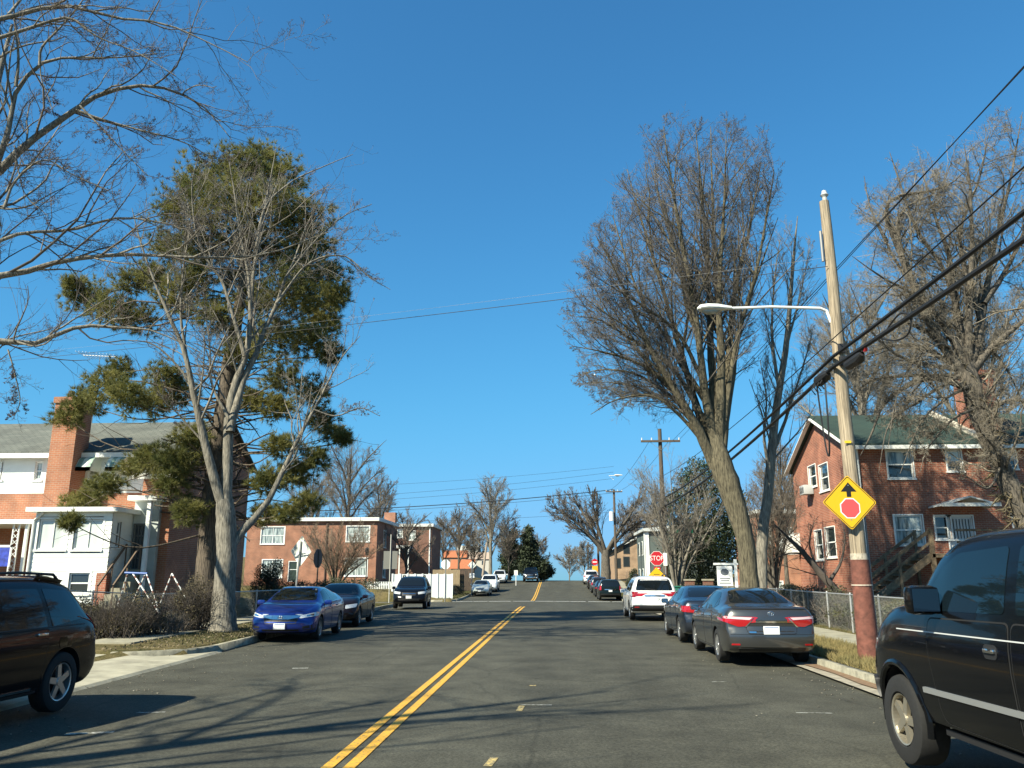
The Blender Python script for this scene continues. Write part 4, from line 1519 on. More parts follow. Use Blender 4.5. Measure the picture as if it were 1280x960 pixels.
def ground_mat():
    m = bpy.data.materials.new('winter_ground')
    m.use_nodes = True
    N, L = m.node_tree.nodes, m.node_tree.links
    b = N['Principled BSDF']; b.inputs['Roughness'].default_value = .95; b.inputs['Specular IOR Level'].default_value = .1
    tc = N.new('ShaderNodeTexCoord')

    def noise(sc, det=5):
        n = N.new('ShaderNodeTexNoise'); n.inputs['Scale'].default_value = sc; n.inputs['Detail'].default_value = det; n.inputs['Roughness'].default_value = .7
        L.new(tc.outputs['Object'], n.inputs['Vector'])
        return n.outputs['Fac']

    def ramp(f, els):
        r = N.new('ShaderNodeValToRGB')
        while len(r.color_ramp.elements) < len(els):
            r.color_ramp.elements.new(.5)
        for e, (p, c) in zip(r.color_ramp.elements, els):
            e.position = p; e.color = (*c, 1)
        L.new(f, r.inputs[0])
        return r.outputs[0]
    a = ramp(noise(1.2), [(.3, (.041, .048, .018)), (.5, (.127, .107, .051)), (.7, (.185, .152, .082))])
    c = ramp(noise(26), [(.35, (.55, .52, .48)), (.65, (1.25, 1.22, 1.15))])
    mx = N.new('ShaderNodeMix'); mx.data_type = 'RGBA'; mx.blend_type = 'MULTIPLY'; mx.inputs['Factor'].default_value = 1
    L.new(a, mx.inputs[6]); L.new(c, mx.inputs[7]); L.new(mx.outputs[2], b.inputs['Base Color'])
    bp = N.new('ShaderNodeBump'); bp.inputs['Strength'].default_value = .8; bp.inputs['Distance'].default_value = .04
    L.new(noise(40), bp.inputs['Height']); L.new(bp.outputs[0], b.inputs['Normal'])
    return m


CONCRETE = mat('concrete', (.32, .295, .215), .9, var=.22, vscale=3.5, bump=.3, bscale=60)
KERBM = mat('kerb_concrete', (.28, .26, .195), .9, var=.35, vscale=5, bump=.4, bscale=50)


def setting(o, kind='structure'):
    o['kind'] = kind
    return o


def sheet(name, m, ys, xa, xb, z, thick=None, nx=2, kind='structure'):
    """a strip along the street between xa(Y) and xb(Y) at height z(X,Y)"""
    V, F = [], []
    for Y in ys:
        for i in range(nx):
            X_ = xa(Y) + (xb(Y) - xa(Y)) * i / (nx - 1)
            V.append((X_, Y, z(X_, Y)))
    for a in range(len(ys) - 1):
        for i in range(nx - 1):
            p = a * nx + i
            F.append((p, p + 1, p + nx + 1, p + nx))
    F = np.array(F)
    V = np.array(V)
    if thick:
        n = len(V)
        V2 = V - np.array([0, 0, thick])
        sides = []
        for a in range(len(ys) - 1):
            p, q = a * nx, (a + 1) * nx
            sides += [(p, q, q + n, p + n), (q + nx - 1, p + nx - 1, p + nx - 1 + n, q + nx - 1 + n)]
        e = (len(ys) - 1) * nx
        sides += [(i + 1, i, i + n, i + 1 + n) for i in range(nx - 1)] + [(e + i, e + i + 1, e + i + 1 + n, e + i + n) for i in range(nx - 1)]
        V = np.vstack([V, V2])
        F = np.vstack([F, np.array(sides)])
    o = np_obj(name, V, F, m)
    return setting(o, kind)


def build_ground():
    ys = [-60, -40, -20, -10, 0] + [2.79, 2.8, 7, 12, 17.75, 17.77, 18.1, 18.5, 18.9, 19.3, 19.62, 20, 24] + list(np.arange(28, 53, 4.0)) + [53.9, 54, 55, 56, 58, 60, 62, 64, 66, 67.9, 68] + list(np.arange(70, 132, 2.0)) + [135, 140, 150, 165, 180, 200, 240, 300, 400, 700, 1500, 3000]
    offL = [-2500, -900, -300, -120, -60, -35, -22, -16, -12, -9, -7, -5.5, -4.5, -3.5, -2.5, -1.9, -1.5, -1.1, -.7, -.4, -.3, -.16]
    offR = [.16, .3, 1.2, 2.2, 3.2, 4.2, 5.2, 6.5, 8, 11, 16, 25, 45, 90, 250, 900, 2500]
    V, F = [], []
    n = len(offL) + len(offR)
    cross = lambda Y: 54.0 <= Y <= 67.9
    for Y in ys:
        a, b = kL(Y), kR(Y)
        for o in offL:
            x = a + o
            z = gz(x, Y) if o < -.2 else rz(Y) - .10
            if cross(Y) and o > -40:
                z = rz(Y) - .10
            V.append((x, Y, z))
        for o in offR:
            x = b + o
            z = gz(x, Y) if o > .2 else rz(Y) - .10
            if cross(Y) and o < 40:
                z = rz(Y) - .10
            V.append((x, Y, z))
    for i in range(len(ys) - 1):
        for j in range(n - 1):
            p = i * n + j
            F.append((p, p + 1, p + n + 1, p + n))
    setting(np_obj('ground', np.array(V), np.array(F), ground_mat()))
    asp = asphalt_mat()
    ry = [-60, -30, 0, 10, 20, 30, 40] + list(np.arange(44, 132, 2.0)) + [135, 140, 150, 165, 180, 200, 240, 300]
    sheet('road', asp, ry, lambda Y: kL(Y) - .02, lambda Y: kR(Y) + .02, lambda X_, Y: rz(Y) - .03 * abs(X_ + 2) / 6, nx=9)
    # the street that crosses at the foot of the rise
    for nm, x0, x1 in (('cross_street', -48, None), ('cross_street', None, 48)):
        xa = (lambda Y: -48) if x0 else (lambda Y: kR(Y) + .02)
        xb = (lambda Y: kL(Y) - .02) if x0 else (lambda Y: 48)
        sheet(nm, asp, [54.2, 56, 58, 60, 62, 64, 66, 67.8], xa, xb, lambda X_, Y: rz(Y) - .035, nx=8)
    # kerbs
    k = .15
    def kerb(ys_, f, side):
        sheet('kerb', KERBM, ys_, (lambda Y: f(Y) - k) if side < 0 else (lambda Y: f(Y)), (lambda Y: f(Y)) if side < 0 else (lambda Y: f(Y) + k),
              lambda X_, Y: rz(Y) + .125, thick=.3)
    s1 = list(np.arange(19.5, 52, 2.5)) + [52]
    kerb(s1, kL, -1)
    kerb([-60, -30, 0, 2.5], kL, -1)
    kerb([-60, -30, 0, 5, 10, 14, 17, 20, 26, 32, 40, 46, 50, 52], kR, 1)
    s2 = [69.5] + list(np.arange(72, 132, 3.0)) + [140, 160, 200]
    kerb(s2, kL, -1)
    kerb(s2, kR, 1)
    # rounded kerb returns
    def ret(cx, cy, r, a0, a1, w_=.15):
        V_, F_ = [], []
        n_ = 10
        for i in range(n_ + 1):
            a = R(a0 + (a1 - a0) * i / n_)
            z = rz(cy)
            for rr, zz in ((r, z - .15), (r, z + .125), (r + w_ * (1 if r > 0 else -1), z + .125), (r + w_, z - .15)):
                V_.append((cx + rr * math.cos(a), cy + rr * math.sin(a), zz))
        for i in range(n_):
            for j in range(3):
                p = i * 4 + j
                F_.append((p, p + 1, p + 5, p + 4))
        F_ += [(0, 3, 2, 1), (n_ * 4, n_ * 4 + 1, n_ * 4 + 2, n_ * 4 + 3)]
        setting(np_obj('kerb', np.array(V_), np.array(F_), KERBM))
    def ret2(cx, cy, r, a0, a1):
        ret(cx, cy, r - .15, a0, a1)
    ret2(kL(19.5) - 1.9, 19.5, 1.9, 0, -80)
    ret2(kL(52) - 2.2, 52, 2.2, 0, 90)
    ret2(kR(52) + 2.2, 52, 2.2, 180, 90)
    ret2(kL(69.5) - 1.8, 69.5, 1.8, 0, -90)
    ret2(kR(69.5) + 1.8, 69.5, 1.8, 180, 270)
    # pavements, laid in slabs with joints
    def pave(ys0, ys1, fa, fb):
        Y = ys0
        mb = MB()
        while Y < ys1 - .1:
            Y2 = min(Y + 1.5, ys1) - .012
            a, b, c, d = (fa(Y), Y), (fb(Y), Y), (fb(Y2), Y2), (fa(Y2), Y2)
            top = [(x, y, gzp(x, y) + .035) for x, y in (a, b, c, d)]
            bot = [(p[0], p[1], p[2] - .12) for p in top]
            mb.add(top + bot, [(0, 1, 2, 3), (0, 4, 5, 1), (1, 5, 6, 2), (2, 6, 7, 3), (3, 7, 4, 0)])
            Y = Y2 + .012
        setting(mb.build('pavement', CONCRETE))
    gzp = lambda x, y: rz(y) + .14
    pave(19.5, 52, lambda Y: kL(Y) - 3.4, lambda Y: kL(Y) - 2.1)
    pave(-20, 52, lambda Y: kR(Y) + 1.75, lambda Y: kR(Y) + 2.95)
    pave(70, 118, lambda Y: kL(Y) - 2.9, lambda Y: kL(Y) - 1.7)
    pave(70, 118, lambda Y: kR(Y) + 1.6, lambda Y: kR(Y) + 2.8)
    # alley mouth on the left: concrete apron
    ap = MB()
    xs = [(-7.35, -9.4), (-9.41, -11.6), (-11.61, -13.8), (-13.81, -17)]
    for i, (a, b) in enumerate(xs):
        for y0, y1 in ((2.8, 8.4), (8.41, 13.2), (13.21, 17.75)):
            za, zb_ = .012 + .05 * i, .012 + .05 * (i + 1)
            if i == 0:
                a0, a1 = kL(y0) + .05, kL(y1) + .05
            else:
                a0 = a1 = a
            ap.add([(a0, y0, za), (a1, y1, za), (b, y1, zb_), (b, y0, zb_)], [(0, 1, 2, 3)])
            if i == 0:
                ap.add([(a0, y0, za), (a1, y1, za), (a1 + .10, y1, -.045), (a0 + .10, y0, -.045)], [(0, 3, 2, 1)])
    ap.add([(kL(17.76) + .05, 17.76, .012), (kL(19.5) + .05, 19.5, .012), (kL(19.5) + .15, 19.5, -.045), (kL(17.76) + .15, 17.76, -.045)], [(0, 3, 2, 1)])
    ap.add([(kL(17.76) + .05, 17.76, .012), (kL(19.5) + .05, 19.5, .012), (kL(19.5) - 2.1, 19.5, .022), (kL(17.76) - 2.1, 17.76, .022)], [(0, 1, 2, 3)])
    setting(ap.build('alley_apron', mat('concrete_apron', (.37, .34, .25), .9, var=.25, vscale=1.6, bump=.25, bscale=50)))
    # concrete gutter under the right kerb, dirt gathered on it
    sheet('gutter', mat('gutter_concrete', (.33, .29, .22), .9, var=.3, vscale=4), [-60, 0, 6, 12, 17.5, 26, 40, 52], lambda Y: kR(Y) - .42, lambda Y: kR(Y) - .005, lambda X_, Y: rz(Y) + .006)
    d = sheet('gutter_dirt', mat('gutter_leaf_dirt', (.16, .085, .045), .95, col2=(.24, .16, .09), vscale=9), [9, 12, 14, 15.5, 17], lambda Y: kR(Y) - .22 - .1 * math.sin(Y * 2), lambda Y: kR(Y) - .008, lambda X_, Y: .022)
    # painted lines
    yel = worn_paint('line_yellow', (.62, .33, .028), .43)
    whi = worn_paint('line_white', (.66, .66, .62), .44)
    ly = [-40, 0, 6, 10, 14, 18, 22, 26, 30, 34, 38, 42, 46, 48, 50]
    for a, b in ((-2.155, -2.045), (-1.955, -1.845)):
        f1, f2 = (lambda Y, a=a: a), (lambda Y, b=b: b)
        sheet('centre_line', yel, ly, f1, f2, lambda X_, Y: rz(Y) - .03 * abs(X_ + 2) / 6 + .005)
        sheet('centre_line', yel, list(np.arange(70, 131, 2.0)), f1, f2, lambda X_, Y: rz(Y) - .03 * abs(X_ + 2) / 6 + .006)
    x = -9.6
    mb = MB()
    rng = random.Random(4)
    while x < 5.3:
        L_ = rng.uniform(1.1, 1.9)
        x2 = min(x + L_, 5.4)
        zz = lambda q: rz(68.6) - .03 * abs(q + 2) / 6 + .012
        mb.quad((x, 68.2, zz(x)), (x2, 68.2, zz(x2)), (x2, 68.75, zz(x2)), (x, 68.75, zz(x)))
        x = x2 + rng.uniform(.02, .22)
    setting(mb.build('stop_line', whi))
    # utility-survey marks and scuffs
    def mark(px, py, dx, dy, w_, h_, m, ang=0):
        d_ = ray(px, py); kk = -CAM_H / d_.z
        x0, y0 = d_.x * kk, d_.y * kk
        c, s = math.cos(ang), math.sin(ang)
        z = rz(y0) - .03 * abs(x0 + 2) / 6 + .005
        q = [(x0 + c * a - s * b, y0 + s * a + c * b, z) for a, b in ((0, 0), (w_, 0), (w_, h_), (0, h_))]
        setting(MB().quad(*q).build('survey_mark', m))
    ym = worn_paint('mark_faded_yellow', (.52, .38, .13), .50)
    wm_ = worn_paint('mark_faded_white', (.40, .40, .36), .50)
    mark(645, 888, 0, 0, .08, .42, ym, -.05)
    mark(651, 881, 0, 0, .42, .05, wm_, 0)
    mark(604, 957, 0, 0, .08, .36, ym, -.1)
    mark(662, 857, 0, 0, .10, .10, ym, 0)
    mark(995, 889, 0, 0, .46, .04, wm_, -.03)
    mark(890, 851, 0, 0, .25, .05, wm_, .1)
    mark(80, 917, 0, 0, .5, .10, wm_, .3)
    mark(170, 890, 0, 0, .35, .06, wm_, .2)
    mark(365, 835, 0, 0, .3, .12, wm_, .2)


def scatter(rng, n, f, x0, x1, y0, y1):
    Y = rng.uniform(y0, y1, n)
    t = rng.random(n)
    a = np.array([f(y) for y in Y])
    Xs = a + x0 + (x1 - x0) * t
    Z = np.array([gz(x, y) for x, y in zip(Xs, Y)])
    return np.stack([Xs, Y, Z], 1)


def build_grass():
    rng = np.random.default_rng(5)
    gold = mat('dry_grass', (.36, .28, .12), .9, col2=(.22, .19, .075), vscale=1.5, translucent=.25)
    dull = mat('short_winter_grass', (.17, .145, .062), .9, col2=(.09, .105, .035), vscale=1.2, translucent=.25)
    up = lambda n: np.stack([rng.normal(0, .4, n), rng.normal(0, .4, n), np.ones(n)], 1)
    p = scatter(rng, 9000, kR, .2, 1.72, 10, 24)
    V, F = blades(rng, p - np.array([0, 0, .03]), up(len(p)), 3, .17, .016, .35)
    setting(np_obj('grass', V, F, gold), 'stuff')
    p = np.vstack([scatter(rng, 9000, kR, .2, 1.72, 24, 52), scatter(rng, 12000, kR, 3.0, 8.0, 14, 46)])
    V, F = blades(rng, p - np.array([0, 0, .03]), up(len(p)), 3, .12, .02, .4)
    setting(np_obj('grass', V, F, dull), 'stuff')
    p = np.vstack([scatter(rng, 12000, kL, -2.08, -.2, 20, 51), scatter(rng, 14000, kL, -9.0, -3.45, 19, 50)])
    V, F = blades(rng, p - np.array([0, 0, .03]), up(len(p)), 3, .09, .02, .5)
    setting(np_obj('grass', V, F, dull), 'stuff')
    p = scatter(rng, 2600, kL, -2.08, -.2, 17.5, 40)
    p = np.vstack([p, scatter(rng, 1500, kL, -9, -3.4, 18, 34)]) + np.array([0, 0, .03])
    V, F = leaf_quads(rng, p, .06, .035, 2.0)
    setting(np_obj('leaf_litter', V, F, mat('dead_leaf', (.14, .10, .055), .9, col2=(.24, .19, .11), vscale=30)), 'stuff')
    # verge past the crossing
    p = np.vstack([scatter(rng, 5000, kL, -1.65, -.2, 71, 112), scatter(rng, 4000, kR, .2, 1.6, 71, 112)])
    V, F = blades(rng, p, up(len(p)), 2, .12, .04, .5)
    setting(np_obj('grass', V, F, dull), 'stuff')
    # grit and blown leaves along the kerbs and lane edges
    n = 900
    Y = rng.uniform(6, 48, n)
    side = rng.random(n) < .5
    d = np.abs(rng.normal(0, .9, n)) + .05
    Xs = np.array([kL(y) + q if s_ else kR(y) - q for y, q, s_ in zip(Y, d, side)])
    Z = np.array([rz(y) - .03 * abs(x + 2) / 6 + .008 for x, y in zip(Xs, Y)])
    V, F = leaf_quads(rng, np.stack([Xs, Y, Z], 1), .05, .03, 6.0)
    V[:, 2] = np.repeat(Z, 4) + np.tile([0, .012, .004, .01], n)
    setting(np_obj('road_litter', V, F, mat('pale_litter', (.20, .16, .10), .9, col2=(.42, .38, .30), vscale=40)), 'stuff')
# ------------------------------------------------------------------ houses
WHITE = lambda: mat('white_trim', (.74, .75, .72), .5, var=.06, vscale=3)
SIDING = lambda: mat('white_siding', (.76, .78, .74), .55, var=.05, vscale=1.5)
PANE = lambda: mat('window_glass', (.03, .04, .045), .03, coat=1.0)
CURT = lambda: curtain_mat('curtained_pane', (.10, .13, .13), (.50, .56, .54))
BLIND = lambda: curtain_mat('blind_pane', (.46, .50, .47), (.60, .64, .60), 2.0)
BRICK = lambda: brick_mat('red_brick', (.45, .145, .080), (.32, .092, .052), (.48, .36, .27))
BRICK_O = lambda: brick_mat('orange_brick', (.50, .19, .095), (.42, .145, .075), (.46, .33, .24))
BRICK_D = lambda: brick_mat('dark_orange_brick', (.41, .15, .080), (.32, .11, .060), (.42, .31, .23))
BRICK_B = lambda: brick_mat('brown_brick', (.25, .10, .062), (.18, .068, .042), (.26, .20, .16))
BRICK_T = lambda: brick_mat('tan_brick', (.47, .30, .18), (.40, .25, .15), (.45, .36, .27))


class Wall:
    """upright wall: o lower left corner seen from outside, du along the wall, n outward"""

    def __init__(self, o, du, n, w, h, t=.25):
        self.o, self.du, self.n = Vector(o), Vector(du).normalized(), Vector(n).normalized()
        self.w, self.h, self.t = w, h, t
        self.holes = []

    def at(self, u, v, d=0.0):
        return self.o + self.du * u + Vector((0, 0, v)) + self.n * d

    def hole(self, u0, v0, u1, v1):
        self.holes.append((u0, v0, u1, v1))
        return (u0, v0, u1, v1)

    def mesh(self, mb, dep=.11):
        us = sorted({0, self.w, *[v for h in self.holes for v in (h[0], h[2])]})
        vs = sorted({0, self.h, *[v for h in self.holes for v in (h[1], h[3])]})
        us = [u for u in us if 0 <= u <= self.w]; vs = [v for v in vs if 0 <= v <= self.h]
        for i in range(len(us) - 1):
            for j in range(len(vs) - 1):
                cu, cv = (us[i] + us[i + 1]) / 2, (vs[j] + vs[j + 1]) / 2
                if any(h[0] < cu < h[2] and h[1] < cv < h[3] for h in self.holes):
                    continue
                mb.quad(self.at(us[i], vs[j]), self.at(us[i + 1], vs[j]), self.at(us[i + 1], vs[j + 1]), self.at(us[i], vs[j + 1]))
        for u0, v0, u1, v1 in self.holes:
            c = [(u0, v0), (u1, v0), (u1, v1), (u0, v1)]
            for k in range(4):
                a, b = c[k], c[(k + 1) % 4]
                mb.quad(self.at(*a), self.at(*b), self.at(*b, -dep), self.at(*a, -dep))

    def slab(self, mb, u0, v0, u1, v1, d0, d1):
        c = self.at((u0 + u1) / 2, (v0 + v1) / 2, (d0 + d1) / 2)
        mb.obox(c, self.du * abs(u1 - u0) / 2, self.n * abs(d1 - d0) / 2, Vector((0, 0, abs(v1 - v0) / 2)))

    def window(self, parent, h, pane=None, lower=None, frame=None, rails=(.5,), mull=(), fw=.055, name='window', sill=True, dep=.09, case=.05):
        u0, v0, u1, v1 = h
        mb = MB()
        for a in ((u0, v0, u0 + fw, v1), (u1 - fw, v0, u1, v1), (u0 + fw, v0, u1 - fw, v0 + fw), (u0 + fw, v1 - fw, u1 - fw, v1)):
            self.slab(mb, *a, -dep, -dep + .06)
        for r in rails:
            z = v0 + (v1 - v0) * r
            self.slab(mb, u0 + fw, z - fw * .45, u1 - fw, z + fw * .45, -dep + .004, -dep + .05)
        for r in mull:
            x = u0 + (u1 - u0) * r
            self.slab(mb, x - fw * .4, v0 + fw, x + fw * .4, v1 - fw, -dep + .008, -dep + .055)
        if case:
            for a in ((u0 - case, v0 - case * .3, u0, v1 + case), (u1, v0 - case * .3, u1 + case, v1 + case), (u0, v1, u1, v1 + case)):
                self.slab(mb, *a, .002, .022)
        f = mb.build(name, frame or WHITE(), parent)
        mb = MB()
        vm = v0 + (v1 - v0) * rails[0] if lower else v0 + fw * .5
        self.slab(mb, u0 + fw * .5, vm, u1 - fw * .5, v1 - fw * .5, -dep + .01, -dep + .022)
        mb.build('pane', pane or PANE(), f)
        if lower:
            mb = MB()
            self.slab(mb, u0 + fw * .5, v0 + fw * .5, u1 - fw * .5, vm, -dep + .0, -dep + .012)
            mb.build('pane', lower, f)
        if sill:
            mb = MB()
            self.slab(mb, u0 - .08, v0 - .07, u1 + .08, v0 - .002, -.02, .06)
            mb.build('sill', frame or WHITE(), f)
        return f


def uv(wall, px, py):
    """where the photo position px, py falls on a wall (along, up)"""
    d = ray(px, py)
    c = Vector((0, 0, CAM_H))
    k = (wall.o - c).dot(wall.n) / d.dot(wall.n)
    p = c + d * k - wall.o
    return p.dot(wall.du), p.z


def wrect(wall, x0, y0, x1, y1):
    a, b = uv(wall, x0, y1), uv(wall, x1, y0)
    return wall.hole(a[0], a[1], b[0], b[1])


def awning(parent, wall, u0, u1, v, out, drop, m1, m2, strip=.16, name='awning'):
    """striped metal window awning sloping out from the wall, with side cheeks"""
    r = wall
    mbs = (MB(), MB())
    n = max(2, int((u1 - u0) / strip))
    for i in range(n):
        a, b = u0 + (u1 - u0) * i / n, u0 + (u1 - u0) * (i + 1) / n
        k = [(0, 0), (.35, -.08), (.75, -.35), (1, -.8), (1.0, -1.0)]
        for j in range(len(k) - 1):
            p, q = k[j], k[j + 1]
            A, B = r.at(a, v + p[1] * drop, p[0] * out + .01), r.at(b, v + p[1] * drop, p[0] * out + .01)
            C, D = r.at(b, v + q[1] * drop, q[0] * out + .01), r.at(a, v + q[1] * drop, q[0] * out + .01)
            mbs[i % 2].prism([A, B, C, D], (0, 0, -.012))
    o = mbs[0].build(name, m1, parent)
    mbs[1].build('stripes', m2, o)
    for u_ in (u0, u1):
        MB().prism([r.at(u_, v - .03, .01), r.at(u_, v - drop * .35, out * .75), r.at(u_, v - drop, out), r.at(u_, v - drop, .01)], r.du * .01).build('side_cheek', m1, o)
    return o


def house_right():
    x0, y0 = 12.6, 34.5
    g = gz(14, 36) - .3
    root = thing('brick_house', 'red brick two storey house with green roof behind the utility pole', 'house', (x0, y0, g))
    eave, ridge, dep, x1 = 7.15, 9.15, 9.0, 27.5
    F = Wall((x0, y0, g), (1, 0, 0), (0, -1, 0), x1 - x0, eave - g)
    G = Wall((x0, y0 + dep, g), (0, -1, 0), (-1, 0, 0), dep, eave - g)
    wins = [wrect(F, 1111, 563, 1139, 598), wrect(F, 1185, 562, 1200, 589), wrect(F, 1253, 561, 1268, 586), wrect(F, 1121, 644, 1152, 681), wrect(F, 1171, 645, 1187, 674)]
    door = wrect(F, 1189, 645, 1215, 692)
    gw = [wrect(G, 1012, 580, 1019, 610), wrect(G, 1026, 578, 1034, 615), wrect(G, 1021, 662, 1027, 700), wrect(G, 1034, 658, 1043, 697)]
    mb = MB()
    F.mesh(mb); G.mesh(mb)
    mb.add([(x0, y0, eave), (x0, y0 + dep, eave), (x0, y0 + dep / 2, ridge - .12)], [(0, 2, 1)])
    mb.quad((x1, y0, g), (x1, y0 + dep, g), (x1, y0 + dep, eave), (x1, y0, eave))
    mb.quad((x0, y0 + dep, g), (x1, y0 + dep, g), (x1, y0 + dep, eave), (x0, y0 + dep, eave))
    mb.build('wall', BRICK(), root)
    for h in wins[:4]:
        F.window(root, h, CURT() if h in (wins[0], wins[3]) else BLIND(), lower=PANE() if h != wins[3] else CURT())
    F.window(root, wins[4], PANE(), mull=())
    for h in gw:
        G.window(root, h, PANE(), case=.04)
    # barred door
    d = F.window(root, door, mat('door_white', (.62, .63, .62), .4), rails=(.36,), name='door', sill=False)
    mb = MB()
    for i in range(7):
        u_ = door[0] + .14 + (door[2] - door[0] - .28) * i / 6
        F.slab(mb, u_ - .012, door[1] + (door[3] - door[1]) * .40, u_ + .012, door[3] - .12, -.07, -.04)
    F.slab(mb, door[0] + .1, door[1] + (door[3] - door[1]) * .40, door[2] - .1, door[3] - .08, -.076, -.074)
    mb.build('security_grille', mat('iron_black', (.02, .02, .022), .5), d)
    # roof, two slopes with eaves
    ov = .32
    sl_ = (ridge - eave) / (dep / 2)
    mb = MB()
    for s in (-1, 1):
        yb = y0 + dep / 2 + s * (dep / 2 + ov)
        zb = eave - sl_ * ov
        mb.prism([(x0 - .28, y0 + dep / 2, ridge), (x1, y0 + dep / 2, ridge), (x1, yb, zb), (x0 - .28, yb, zb)], (0, 0, .10))
    mb.build('roof', shingle_mat('green_shingle', (.020, .046, .036), (.030, .058, .044)), root)
    mb = MB()
    for s in (-1, 1):
        yb = y0 + dep / 2 + s * (dep / 2 + ov)
        mb.bar((x0 - .30, y0 + dep / 2, ridge - .06), (x0 - .30, yb, eave - sl_ * ov - .06), .04, .20, up=(1, 0, 0))
    mb.build('rake_board', WHITE(), root)
    mb = MB()
    mb.box((x0 - .28, y0 - ov - .10, eave - sl_ * ov - .14), (x1, y0 - ov - .005, eave - sl_ * ov + .02))
    mb.box((x0 - .1, y0 - ov - .005, eave - sl_ * ov - .10), (x1, y0 - .003, eave - sl_ * ov - .07))
    mb.build('gutter', WHITE(), root)
    px = 18.0
    mb = MB().bar((px, y0 + dep / 2, ridge + .16), (px, y0 - ov, eave - sl_ * ov + .18), .22, .22, up=(1, 0, 0))
    mb.build('party_wall_coping', mat('coping', (.62, .56, .45), .7), root)
    c = P(1219, 500, y0 + 1.6)
    mb = MB()
    mb.box((c.x - .62, y0 + 1.1, eave), (c.x + .62, y0 + 2.1, 10.35))
    mb.box((c.x - .72, y0 + 1.0, 10.35), (c.x + .72, y0 + 2.2, 10.55))
    ch = mb.build('chimney', BRICK(), root)
    for dx in (-.3, .3):
        MB().tube([(c.x + dx, y0 + 1.6, 10.55), (c.x + dx, y0 + 1.6, 10.9)], .14, 10).build('flue', mat('terracotta', (.36, .16, .09), .8), ch)
    mb = MB().tube([F.at(.10, 0, .06), F.at(.10, eave - g - .2, .06)], .045, 8)
    mb.build('downspout', WHITE(), root)
    q = uv(F, 1263, 640)
    MB().tube([F.at(q[0], 0, .06), F.at(q[0], q[1] + .4, .06), F.at(q[0] - .25, q[1] + .75, .06)], .045, 8).build('downspout', WHITE(), root)
    # door canopy, its pale gable end and dark underside
    a, b = uv(F, 1163, 634), uv(F, 1228, 634)
    cu, v = (a[0] + b[0]) / 2, a[1] - .05
    hw = (b[0] - a[0]) / 2 + .1
    mb = MB()
    for s in (-1, 1):
        mb.prism([F.at(cu, v + .34, .01), F.at(cu, v + .34, 1.25), F.at(cu + s * hw, v, 1.25), F.at(cu + s * hw, v, .01)], (0, 0, .06))
    mb.bar(F.at(cu - hw, v + .05, 1.26), F.at(cu + hw, v + .05, 1.26), .05, .14)
    mb.build('door_canopy', mat('canopy_white', (.62, .62, .58), .6, var=.15), root)
    # side awning on the street gable
    a = uv(G, 994, 668)
    awning(root, G, a[0] - .5, a[0] + .8, a[1] + .05, .9, 1.1, mat('awning_white', (.70, .70, .66), .6), mat('awning_grey', (.55, .57, .54), .6))
    a = uv(G, 1015, 617)
    mb = MB()
    G.slab(mb, a[0] - .40, a[1] - .05, a[0] + .35, a[1] + .40, .02, .48)
    ac = mb.build('air_conditioner', mat('ac_grey', (.50, .51, .50), .5), root, bevel=.02)
    mb = MB()
    for i in range(6):
        G.slab(mb, a[0] - .35, a[1] + .05 * i + .02, a[0] + .3, a[1] + .05 * i + .04, .482, .49)
    mb.build('grille', DARKPL(), ac)
    # timber landing and steps up to the door
    wd = mat('weathered_timber', (.20, .145, .09), .9, var=.35, vscale=8, stretch=(1, 1, 1), bump=.4)
    du = (door[0] + door[2]) / 2
    fl = door[1] - .05
    mb = MB()
    F.slab(mb, du - 2.0, fl - .14, du + .9, fl, .02, 1.7)
    for u_ in (du - 1.95, du + .85):
        F.slab(mb, u_ - .06, 0, u_ + .06, fl + .95, 1.58, 1.70)
    F.slab(mb, du - 1.0, fl + .86, du + .9, fl + .95, 1.62, 1.68)
    F.slab(mb, du - 1.0, fl + .40, du + .9, fl + .48, 1.62, 1.68)
    mb.build('landing', wd, root)
    mb = MB()
    n = 9
    for i in range(n):
        t = i / n
        u_ = du - 2.0 - .28 * (i + 1)
        F.slab(mb, u_ - .02, fl - fl * (i + 1) / (n + 1) - .04, u_ + .30, fl - fl * (i + 1) / (n + 1), .3, 1.6)
    uend, vend = du - 2.0 - .28 * n, .1
    for d_ in (.28, 1.62):
        mb.bar(F.at(du - 2.0, fl - .08, d_), F.at(uend, vend, d_), .05, .28)
        mb.bar(F.at(du - 2.0, fl + .88, d_), F.at(uend, vend + .95, d_), .05, .12)
        mb.bar(F.at(du - 2.0, fl + .45, d_), F.at(uend, vend + .5, d_), .04, .09)
        for t in (0, .5, 1):
            p = F.at(du - 2.0 + (uend - du + 2.0) * t, 0, d_)
            q_ = fl + (vend - fl) * t
            mb.box((p.x - .05, p.y - .05, g), (p.x + .05, p.y + .05, g + q_ + .98))
    mb.build('steps', wd, root)
    return root


